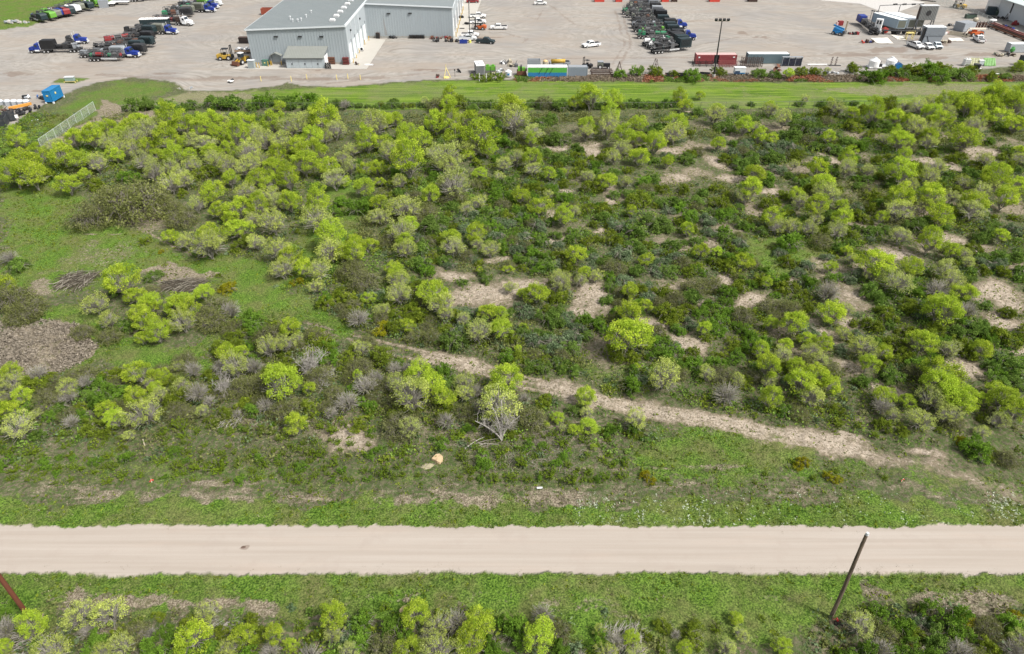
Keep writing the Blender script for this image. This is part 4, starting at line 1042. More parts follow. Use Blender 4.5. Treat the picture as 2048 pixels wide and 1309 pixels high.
ORANGE = P_('orange_paint', (0.48, 0.10, 0.02), wear=.3)
GREY = P_('grey_paint', (0.26, 0.28, 0.30), wear=.3)
OLIVE = P_('olive_grey_paint', (0.14, 0.15, 0.12), wear=.3)
TAN = P_('tan_paint', (0.45, 0.4, 0.3), wear=.3)
SKY_B = P_('sky_blue_paint', (0.012, 0.17, 0.38), wear=.12)
CONC = P_('concrete_pale', (0.40, 0.38, 0.34), rough=.9, wear=.35, dirt=(.36, .33, .28), scale=.35)

def ang(a, b):
    p, q = G(*a), G(*b)
    return math.atan2(q.y - p.y, q.x - p.x)

def span(a, b):
    p, q = G(*a), G(*b)
    return (p + q) / 2, math.atan2(q.y - p.y, q.x - p.x), (q - p).length

def on_y(px, py, y):
    """point on the vertical plane at distance y"""
    dx = (px - 1024) / FPX; dy = -(py - 654.5) / FPX
    t = y / (CP + dy * SP)
    return Vector((dx * t, y, CAM_H + t * (-SP + dy * CP)))

WH = {}
def wheel(parent, x, y, r=.5, wd=.3):
    key = (round(r, 2), round(wd, 2))
    if key not in WH:
        WH[key] = (MB().cyl((0, -wd / 2, 0), (0, wd / 2, 0), r, 12).mesh('wheel', TYRE), MB().cyl((0, -wd / 2 - .02, 0), (0, wd / 2 + .02, 0), r * .5, 8).mesh('rim', RIM))
    a = link('wheel', WH[key][0], parent, (x, y, r))
    link('rim', WH[key][1], a)
    return a

# ------------------------------------------------------------------ corrugated metal
def corr(name, col, pitch, axis=0, dirt=(.3, .3, .3), wear=.15, spec=.3):
    n = N(name)
    b = n.new('ShaderNodeBsdfPrincipled')
    v = n.obj()
    sx = n.new('ShaderNodeSeparateXYZ'); n.l(v, sx.inputs[0])
    f = n.math('FRACT', n.math('DIVIDE', sx.outputs[axis], pitch))
    tri = n.math('ABSOLUTE', n.math('SUBTRACT', f, .5))
    pid = n.math('FLOOR', n.math('DIVIDE', sx.outputs[axis], pitch * 1.0))
    wn = n.new('ShaderNodeTexWhiteNoise', noise_dimensions='1D'); n.l(pid, wn.inputs['W'])
    c = n.mix(n.math('MULTIPLY', wn.outputs['Value'], .09), col, tuple(x * .75 for x in col))
    c = n.mix(n.math('MULTIPLY', n.ramp(n.noise(.6, 6, .65, v), .45, .75), wear), c, dirt)
    c = n.mix(n.math('MULTIPLY', n.ramp(n.noise(1.2, 4, .6, n.scaled(v, (1, 1, .12))), .5, .8), wear * .8), c, tuple(x * .7 for x in col))
    n.val(b.inputs['Base Color'], c)
    b.inputs['Roughness'].default_value = .45
    b.inputs['Specular IOR Level'].default_value = spec
    bp = n.new('ShaderNodeBump'); bp.inputs['Strength'].default_value = .6; bp.inputs['Distance'].default_value = .05
    n.l(n.ramp(tri, .3, .42), bp.inputs['Height']); n.l(bp.outputs[0], b.inputs['Normal'])
    n.l(b.outputs[0], n.out.inputs[0])
    return n.m
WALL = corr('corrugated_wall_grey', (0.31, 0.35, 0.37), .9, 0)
WALLY = corr('corrugated_wall_grey_lit_side', (0.37, 0.41, 0.43), .9, 1)  # front wall's metal in a lighter grey: the side's brightness is painted in
ROOF = corr('seamed_roof_grey', (0.20, 0.225, 0.225), .6, 1, wear=.25)
ROOFX = corr('seamed_roof_shed', (0.22, 0.23, 0.21), .5, 0, wear=.2)
TRIM = P_('pale_trim', (0.62, 0.66, 0.68), wear=.1)

# ------------------------------------------------------------------ the big L-shaped workshop building
XL, XR, YF, YB = -81.2, -50.8, 221.6, 345.0
X2, Y2 = -20.8, 254.6
ZL, ZR, Z2 = 10.1, 11.2, 10.0
def workshop():
    t = thing('workshop_building', 'large grey metal workshop with dark sloping roof and white roll-up doors', 'building', (XL, YF, 0))
    def b(mb, nm, m): return mb.build(nm, m, t)
    W, D = XR - XL, YB - YF
    w1 = MB(); w1._add([(0, 0, 0), (W, 0, 0), (W, 0, ZR), (0, 0, ZL), (0, .3, 0), (W, .3, 0), (W, .3, ZR), (0, .3, ZL)], [(0, 1, 2, 3), (7, 6, 5, 4), (0, 4, 5, 1), (3, 2, 6, 7), (0, 3, 7, 4), (1, 5, 6, 2)])
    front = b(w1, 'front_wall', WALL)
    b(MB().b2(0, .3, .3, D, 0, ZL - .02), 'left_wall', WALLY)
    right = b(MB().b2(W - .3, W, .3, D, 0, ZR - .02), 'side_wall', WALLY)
    x2, y2 = X2 - XL, Y2 - YF
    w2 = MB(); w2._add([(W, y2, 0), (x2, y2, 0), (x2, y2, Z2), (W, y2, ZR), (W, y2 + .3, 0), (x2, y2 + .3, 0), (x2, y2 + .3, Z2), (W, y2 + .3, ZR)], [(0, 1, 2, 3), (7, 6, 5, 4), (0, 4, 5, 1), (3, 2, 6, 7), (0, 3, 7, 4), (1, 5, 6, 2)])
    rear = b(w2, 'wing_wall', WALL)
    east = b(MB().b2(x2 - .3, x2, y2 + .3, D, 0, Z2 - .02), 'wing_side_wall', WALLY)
    # roofs with a little overhang
    r = MB(); e = .35
    def slab(x0, z0, x1, z1, y0, y1, th=.22):
        r._add([(x0, y0, z0), (x1, y0, z1), (x1, y1, z1), (x0, y1, z0), (x0, y0, z0 + th), (x1, y0, z1 + th), (x1, y1, z1 + th), (x0, y1, z0 + th)],
               [(0, 3, 2, 1), (4, 5, 6, 7), (0, 1, 5, 4), (1, 2, 6, 5), (2, 3, 7, 6), (3, 0, 4, 7)])
    slab(-e, ZL, W + .02, ZR, -e, D)
    roof = b(r, 'roof', ROOF)
    r = MB(); slab(W + .03, ZR - .005, x2 + e, Z2, y2 - e, D)
    b(r, 'wing_roof', ROOF)
    m = MB()
    m.b2(W - .16, W + .22, -e - .05, y2 - e - .05, ZR - .25, ZR + .42); m.b2(W - .14, W + .16, y2 - e, D, ZR + .16, ZR + .42)
    m.b2(-e - .14, -e - .01, -e, D, ZL - .18, ZL + .2)
    m.b2(x2 + e + .01, x2 + e + .15, y2 - e, D, Z2 - .2, Z2 + .22)
    for (x0, z0, x1, z1, y) in ((-e, ZL, W - .2, ZR, -e - .06), (W + .25, ZR, x2 + e, Z2, y2 - e - .06)):
        a = math.atan2(z1 - z0, x1 - x0)
        m.box(((x0 + x1) / 2, y, (z0 + z1) / 2 + .05), (math.hypot(x1 - x0, z1 - z0), .1, .42), 0, -a)
    b(m, 'roof_trim', TRIM)
    # seams as real ribs on walls
    rib = MB()
    for i in range(1, 34):
        x = i * W / 34; rib.b2(x - .03, x + .03, -.035, 0.0, .1, ZL - .3)
    for i in range(1, 34):
        x = W + i * (x2 - W) / 34; rib.b2(x - .03, x + .03, y2 - .035, y2, .1, Z2 - .3)
    o = b(rib, 'wall_ribs', WALL); o['kind'] = 'stuff'
    rs = MB()
    for i in range(1, 70):
        y = i * D / 70
        a = math.atan2(ZR - ZL, W)
        rs.box((W / 2, y, (ZL + ZR) / 2 + .25), (W, .07, .06), 0, -a)
    o = b(rs, 'roof_seams', ROOF); o['kind'] = 'stuff'
    # ridge ventilators
    vm = MB(); vm.b2(-.85, .85, -.45, .45, 0, .3); vm.prism([(-.95, .3), (.95, .3), (.6, .75), (-.6, .75)], -.55, .55)
    vmesh = vm.mesh('ridge_vent', WHITE)
    for i in range(14):
        link('ridge_vent', vmesh, t, (-56.0 - XL, 228 - YF + i * 6.05, ZR + .05))
    for i, (px, py) in enumerate([(585.7, 44.5), (596, 44.5), (602.7, 42.5), (612.6, 35.4), (622.5, 27), (580.6, 38.8)]):
        p = G(px, py, 10.8)
        MB().cyl((p.x - XL, p.y - YF, 10.4), (p.x - XL, p.y - YF, 11.5), .16, 8).cyl((p.x - XL, p.y - YF, 11.5), (p.x - XL, p.y - YF, 11.75), .34, 8).build('roof_pipe', ALU, t)
    # wall lamps
    for px, py, y in [(552, 73.6, YF), (600, 73.6, YF), (643, 73.6, YF), (777, 27.5, Y2), (820, 27, Y2)]:
        p = on_y(px, py, y)
        MB().b2(p.x - XL - .6, p.x - XL + .6, p.y - YF - .35, p.y - YF - .04, p.z - .15, p.z + .2).build('wall_lamp', DARK, t)
    for y in (6, 22): MB().b2(W, W + .35, y, y + .7, 8.4, 8.9).build('wall_lamp', DARK, t)
    # roll-up doors on the side wall, dark openings between
    for i, y in enumerate((1.2, 7.2, 13.2, 19.2, 26.0)):
        d = MB().b2(W + .01, W + .08, y, y + 3.8, 0, 5.2).build('roll_up_door', WHITE, t)
        fr = MB()
        fr.b2(W + .01, W + .14, y - .18, y, 0, 5.4).b2(W + .01, W + .14, y + 3.8, y + 3.98, 0, 5.4).b2(W + .01, W + .14, y, y + 3.8, 5.2, 5.4)
        link('door_frame', fr.mesh('door_frame', TRIM), d)
        MB().b2(W + .01, W + .05, y + 4.25, y + 4.75, 2.2, 6.2).build('wall_window', GLASS, t)
    for i in range(12):
        y = y2 + 2.5 + i * 6.2
        mat = WHITE if i % 2 == 0 else GREY
        d = MB().b2(x2 + .01, x2 + .08, y, y + 4.2, 0, 5.4).build('roll_up_door', mat, t)
        MB().b2(x2 + .01, x2 + .05, y + 4.6, y + 5.2, .5, 4.6).build('wall_window', GLASS, t)
    dp = MB()
    for i in range(9): dp.b2(x2 + .09, x2 + .25, y2 + 1.6 + i * 12.4, y2 + 1.76 + i * 12.4, .2, Z2 - .3)
    for i in range(4): dp.b2(W + .09, W + .25, .5 + i * 6.35, .66 + i * 6.35, .2, ZR - .3)
    b(dp, 'downpipes', TRIM)
    b(MB().b2(.02, W - .02, -.045, -.036, 0, .7).b2(W + .02, x2 - .02, y2 - .045, y2 - .036, 0, .7), 'dirty_base', P_('dirty_base', (.30, .30, .28), wear=.6, dirt=(.26, .2, .15)))
    p = on_y(768, 50, Y2)
    b(MB()._add([(p.x - XL - .15, y2 - .05, 7.6), (p.x - XL + .9, y2 - .05, 1.0), (p.x - XL - .1, y2 - .05, 1.0)], [(0, 1, 2)]), 'wall_stain', P_('dirty_wall', (.27, .28, .28), wear=.5))
    return t
workshop()

def flat_slab(name, pts, z0, z1, mat, kind='structure'):
    P = [G(a, b) for a, b in pts]
    n = len(P)
    m = MB()._add([(p.x, p.y, z0) for p in P] + [(p.x, p.y, z1) for p in P], [tuple(range(n, 2 * n))] + [(i, (i + 1) % n, n + (i + 1) % n, n + i) for i in range(n)])
    o = m.build(name, mat)
    if kind: o['kind'] = kind
    return o
flat_slab('concrete_apron', [(463, 139.5), (500, 126), (700, 127), (736, 77), (771, 80), (752, 110), (733, 139)], -.1, .09, CONC)
flat_slab('concrete_strip', [(906, 79), (933, 79), (963, 0), (925, 0)], -.1, .08, CONC)
flat_slab('concrete_slab_walk', [(1640, 1), (1720, 8), (1780, 30), (1850, 5), (1720, -14), (1640, -6)], -.1, .05, P_('gravel_pale', (.5, .48, .45), wear=.4))

def shed():
    p0 = G(574, 137.6); p1 = G(651, 137.6)
    L = p1.x - p0.x; D = YF - p0.y - .1
    t = thing('storage_lean_to', 'low lean-to shed with three pairs of pale doors and sloping grey roof', 'shed', (p0.x, p0.y, 0.09))
    MB().b2(0, L, .1, D, 0, 2.9).build('shed_body', GREY, t)
    for i in range(6):
        x = i * L / 6
        d = MB().b2(x + .06, x + L / 6 - .06, 0, .09, .1, 2.6).build('door_leaf', corr('shed_door', (.40, .45, .47), .4, 0) if i == 0 else bpy.data.materials['shed_door'], t)
        if i % 2 == 0: link('lock_box', MB().b2(x + L / 6 - .3, x + L / 6 - .02, -.12, -.01, 1.1, 1.5).mesh('lock_box', DARK), d)
    a = math.atan2(2.2, D)
    MB()._add([(-.6, -.5, 3.05), (L - .1, -.5, 3.05), (L + .6, D, 5.3), (0.1, D, 5.3), (-.6, -.5, 3.17), (L - .1, -.5, 3.17), (L + .6, D, 5.42), (0.1, D, 5.42)],
              [(0, 3, 2, 1), (4, 5, 6, 7), (0, 1, 5, 4), (1, 2, 6, 5), (2, 3, 7, 6), (3, 0, 4, 7)]).build('roof', ROOFX, t)
    MB().b2(L + .02, L + .1, .2, D - .1, 0, 3.4).build('end_wall', WHITE, t)
shed()

def hut():
    p = G(554, 131.5)
    t = thing('small_canopy_hut', 'small open-fronted gable canopy with yellow posts against the workshop wall', 'hut', (p.x, p.y, .09))
    MB().prism([(-1.9, 2.7), (0, 3.6), (1.9, 2.7), (1.9, 2.85), (0, 3.76), (-1.9, 2.85)], -.2, 3.4).build('roof', ROOFX, t)
    MB().b2(-1.7, -1.55, .3, 3.2, 0, 2.7).b2(1.55, 1.7, .3, 3.2, 0, 2.7).b2(-1.55, 1.55, 3.1, 3.2, 0, 2.7).build('wall', GREY, t)
    MB().b2(-1.2, 1.2, 1.4, 2.4, .1, 1.5).build('machine', BLACK, t)
    for x in (-1.5, 1.5): MB().cyl((x, 0, 0), (x, 0, 1.3), .12, 8).build('post', YELLOW, t)
hut()

def post(px, py, h, label, group, r=.09, mat=None, name='bollard', cat='bollard', z=0.0):
    p = G(px, py)
    o = MB().cyl((0, 0, 0), (0, 0, h), r, 8, r * .95).cyl((0, 0, h), (0, 0, h + r * .5), r * .95, 8, r * .3).build(name, mat or PALEY)
    o.location = (p.x, p.y, z)
    tag(o, label, cat, group)
    return o
G1 = 'yellow bollards round the workshop'
for px, py, lb in [(514, 136, 'yellow bollard left in front of the grey cabinet'), (519, 137, 'yellow bollard right in front of the grey cabinet'), (537, 134, 'yellow bollard in front of the green transformer'), (542, 132, 'yellow bollard right of the green transformer'),
                   (707, 127, 'yellow bollard beside the nearest white roll-up door'), (713, 117, 'yellow bollard beside the second white roll-up door'), (719, 107, 'yellow bollard beside the third white roll-up door'), (730, 90, 'yellow bollard beside the farthest white roll-up door'), (738, 82, 'yellow bollard at the inner corner of the workshop')]:
    post(px, py, 1.5, lb, G1, .13, YELLOW, z=.09)
G2 = 'pale yellow marker posts in the dirt'
for px, py, lb in [(522.5, 163, 'leftmost pale yellow marker post in the dirt before the workshop'), (583, 163, 'pale yellow marker post standing on the grass tip'), (614, 159, 'third pale yellow marker post from the left, right of the grass tip'),
                   (674, 160, 'fourth pale yellow marker post from the left'), (696, 158, 'pale yellow marker post beside the white scrap on gravel'), (721, 160, 'rightmost pale yellow marker post near the green strip')]:
    post(px, py, 1.4, lb, G2, .11)
G3 = 'yellow bollards of the workshop wing'
for i in range(8):
    p = Vector((X2 + 1.0, Y2 + 1.5 + i * 6.2, 0)); px, py = to_px(p.x, p.y)
    post(px, py, 1.5, ORD[i] + ' yellow bollard along the right wall of the workshop wing', G3, .14, YELLOW, z=.08)

# ------------------------------------------------------------------ simple kit things
def box_thing(name, label, cat, a, b, depth, h, mat, group=None, z0=0.0, lid=None, lidmat=None, extra=None, roofmat=None, stilts=0):
    """a, b: photograph pixels of the two near bottom corners; depth: metres away from the camera"""
    c, an, L = span(a, b)
    t = thing(name, label, cat, (c.x, c.y, 0), an, group)
    m = MB().b2(-L / 2, L / 2, 0, depth, z0, h)
    m.build('body', mat, t)
    rb = MB()
    nx = max(3, int(L / .7))
    for i in range(nx + 1):
        x = -L / 2 + .05 + (L - .1) * i / nx
        rb.b2(x - .06, x + .06, -.06, -.003, z0 + .12, h - .12)
    ny = max(2, int(depth / .7))
    for i in range(ny + 1):
        y = .05 + (depth - .1) * i / ny
        rb.b2(L / 2 + .003, L / 2 + .06, y - .06, y + .06, z0 + .12, h - .12); rb.b2(-L / 2 - .06, -L / 2 - .003, y - .06, y + .06, z0 + .12, h - .12)
    rb.build('ribs', mat, t)
    fr = MB()
    for x in (-L / 2, L / 2):
        for y in (0, depth): fr.b2(x - .09, x + .09, y - .09, y + .09, 0, h + .06)
    fr.build('corner_posts', roofmat or mat, t)
    MB().b2(-L / 2 - .05, L / 2 + .05, -.05, depth + .05, h + .004, h + .09).build('roof', roofmat or mat, t)
    return t, L

def container_open(name, label, a, b, depth, h, mat, z0=.25, fill=None):
    c, an, L = span(a, b)
    t = thing(name, label, 'bin', (c.x, c.y, 0), an)
    m = MB(); s_ = .12
    m.b2(-L / 2, L / 2, 0, s_, z0, h).b2(-L / 2, L / 2, depth - s_, depth, z0, h).b2(-L / 2, -L / 2 + s_, s_, depth - s_, z0, h).b2(L / 2 - s_, L / 2, s_, depth - s_, z0, h)
    m.build('shell', mat, t); MB().b2(-L / 2 + s_, L / 2 - s_, s_, depth - s_, z0, z0 + .3).build('floor', RUSTD, t)
    r = MB()
    for i in range(int(L / .9) + 1):
        x = -L / 2 + .1 + (L - .2) * i / int(L / .9); r.b2(x - .06, x + .06, -.09, -.004, z0, h)
    r.build('ribs', mat, t)
    if fill: fill(t, L, depth)
    return t

def grp_car(name, label, cat, a, b, col, kind='pickup', group='pickups and cars parked in the yard', bed=BLACK):
    """a rear, b front ground pixels (near side)"""
    c, an, L = span(a, b)
    L0 = 5.9 if kind == 'pickup' else 4.9
    t = thing(name, label, cat, (c.x, c.y, 0), an, group)
    k = 1.08
    W = 1.0
    h = L0 / 2
    if kind == 'pickup':
        MB().prism([(-h, .55), (-h, 1.15), (-.65, 1.18), (-.6, 1.22), (1.15, 1.22), (1.3, 1.15), (h - .2, 1.02), (h, .8), (h, .5), (h - .5, .42), (-h + .3, .42)], -W, W).build('body', col, t)
        MB().prism([(-.75, 1.21), (-.6, 1.82), (.75, 1.84), (1.55, 1.2)], -W + .14, W - .14).build('cabin', col, t)
        MB().b2(-h + .12, -.85, -W + .14, W - .14, 1.0, 1.19).build('bed_liner', bed, t)
        gx = [(-.62, 1.28), (-.5, 1.7), (.68, 1.72), (1.25, 1.28)]
        MB().prism(gx, -W + .10, -W + .137).prism(gx, W - .137, W - .10).build('side_windows', GLASS, t)
        MB().box((1.16, 0, 1.54), (.03, 1.45, .68), 0, -.9).build('windscreen', GLASS, t)
        MB().box((-.70, 0, 1.55), (.03, 1.3, .36), 0, .22).build('rear_window', GLASS, t)
    else:
        MB().prism([(-h, .5), (-h, .95), (-h + .5, 1.02), (1.1, 1.02), (h - .3, .88), (h, .65), (h, .4), (-h + .2, .35)], -.92, .92).build('body', col, t)
        MB().prism([(-1.9, 1.0), (-1.2, 1.5), (.35, 1.52), (1.15, 1.0)], -.78, .78).build('cabin', col, t)
        gx = [(-1.65, 1.05), (-1.15, 1.43), (.3, 1.44), (.9, 1.05)]
        MB().prism(gx, -.815, -.783).prism(gx, .783, .815).build('side_windows', GLASS, t)
        MB().box((.80, 0, 1.28), (.03, 1.35, .8), 0, -1.0).build('windscreen', GLASS, t)
        MB().box((-1.62, 0, 1.27), (.03, 1.3, .7), 0, .95).build('rear_window', GLASS, t)
        W = .92
    MB().b2(h - .02, h + .06, -W + .1, W - .1, .45, .62).build('bumper', DARK, t)
    MB().b2(h - .06, h + .03, -.55, .55, .66, .84).build('grille', BLACK, t)
    for s_ in (-1, 1):
        MB().box((h - .04, s_ * .75, .78), (.08, .3, .14)).build('headlight', ALU, t)
        MB().box((-h - .01, s_ * .85, .85), (.05, .18, .3)).build('tail_light', RED, t)
        MB().box((.95, s_ * (W + .12), 1.28), (.12, .2, .18)).build('mirror', BLACK, t)
        wheel(t, -h + 1.15, s_ * (W - .1), .4, .26); wheel(t, h - 1.0, s_ * (W - .1), .4, .26)
    t.scale = (k, k, k)
    return t

V = grp_car
V('pickup_truck', 'white pickup nearest the workshop wing, upper of the row', 'pickup', (941, 36), (971, 36), WHITE)
V('pickup_truck', 'white pickup half hidden behind the orange forklift', 'pickup', (941, 48), (970, 47), WHITE)
V('pickup_truck', 'white pickup facing left, right of the orange forklift', 'pickup', (1013, 59), (982, 59), WHITE)
V('pickup_truck', 'white pickup by the light mast behind the silver one', 'pickup', (924, 74), (957, 74), WHITE)
V('pickup_truck', 'silver pickup by the workshop corner, behind the blue tub', 'pickup', (920, 82), (951, 81), ALU, bed=GREY)
V('pickup_truck', 'dark teal pickup with black bed parked right of the blue tub', 'pickup', (955, 86), (988, 88), TEAL)
V('sedan_car', 'maroon car at the top edge beside the workshop wing', 'car', (935, 6), (956, 6), RED, 'sedan')
V('sedan_car', 'lone white car near the top edge in the open yard', 'car', (1071, 10), (1091, 10), WHITE, 'sedan')
V('pickup_truck', 'lone white pickup driving in the middle of the gravel yard', 'pickup', (1199, 92), (1165, 96), WHITE)
V('pickup_truck', 'grey pickup with black rack behind the green and blue container', 'pickup', (1136, 131), (1102, 132), GREY)
V('pickup_truck', 'white pickup with black grille, leftmost of three before the grey tower box', 'pickup', (1817, 91), (1842, 100), WHITE)
V('sedan_car', 'white sedan between pickup and hatchback before the grey tower box', 'car', (1847, 93), (1864, 102), WHITE, 'sedan')
V('sedan_car', 'pale blue-white car, rightmost of three before the grey tower box', 'car', (1867, 91), (1880, 101), P_('pale_blue_white', (.62, .70, .74), wear=.1), 'sedan')
V('pickup_truck', 'white pickup with black open bed below the orange telehandler', 'pickup', (1966, 90), (1948, 77), WHITE)

def forklift(name, label, a, b, col, mast=1, sc=1.0):
    """a rear, b mast end"""
    c, an, L = span(a, b)
    t = thing(name, label, 'forklift', (c.x, c.y, 0), an)
    MB().prism([(-2.0, .5), (-2.1, 1.5), (-1.2, 1.75), (-.9, 1.35), (1.3, 1.3), (1.4, .5)], -.95, .95).build('chassis', col, t)
    MB().b2(-2.35, -2.12, -.8, .8, .6, 1.5).build('counterweight', col, t)
    g = MB()
    for x in (-.9, .9):
        for y in (-.75, .75): g.cyl((x, y, 1.3), (x * .8, y, 2.9), .06, 6)
    g.b2(-.85, .85, -.82, .82, 2.9, 3.0).build('cab_guard', BLACK, t)
    MB().b2(-.5, .1, -.35, .35, 1.36, 2.0).build('seat', BLACK, t)
    m = MB()
    for y in (-.5, .5): m.b2(1.6, 1.8, y - .09, y + .09, .2, 3.9)
    m.b2(1.62, 1.78, -.6, .6, 3.7, 3.9).b2(1.82, 1.95, -.9, .9, .4, 1.3).build('mast', BLACK, t)
    for y in (-.5, .5): MB().b2(1.96, 3.2, y - .09, y + .09, .3, .4).build('fork', DARK, t)
    for x, r in ((-1.3, .55), (1.0, .65)):
        for y in (-.95, .95): wheel(t, x, y, r, .4)
    t.scale = (sc,) * 3
    return t
forklift('forklift', 'yellow forklift standing left of the workshop building', (441, 120), (466, 120), YELLOW, sc=1.15)
forklift('forklift', 'orange forklift with black mast among the white pickups', (970, 60), (950, 59), ORANGE, sc=1.0)
forklift('forklift', 'yellow forklift at the top edge near the white building', (1926, 19), (1908, 16), YELLOW, sc=1.1)
forklift('forklift', 'small black and white forklift behind the steel beams', (1181, 137), (1167, 134), BLACK, sc=.75)

def loader():
    c, an, L = span((496, 124), (475, 131))
    t = thing('wheel_loader', 'yellow wheel loader with brown bucket at the workshop corner', 'loader', (c.x, c.y, 0), an)
    MB().prism([(-2.2, .7), (-2.2, 1.7), (-.4, 1.8), (-.3, .9), (1.2, .9), (1.2, .6)], -.8, .8).build('body', YELLOW, t)
    MB().b2(-.5, .8, -.6, .6, 1.85, 2.9).build('cab_windows', GLASS, t)
    MB().b2(-.6, .9, -.7, .7, 2.9, 3.02).build('cab_roof', WHITE, t)
    for y in (-.6, .6): MB().box((1.7, y, 1.0), (1.9, .2, .3), 0, .35).build('arm', YELLOW, t)
    MB().prism([(2.3, .1), (3.3, .1), (3.4, .5), (2.9, .35), (2.6, 1.1), (2.35, 1.1)], -1.3, 1.3).build('bucket', RUST, t)
    for x in (-1.4, 1.0):
        for y in (-1, 1): wheel(t, x, y, .72, .45)
    t.scale = (1.1,) * 3
loader()

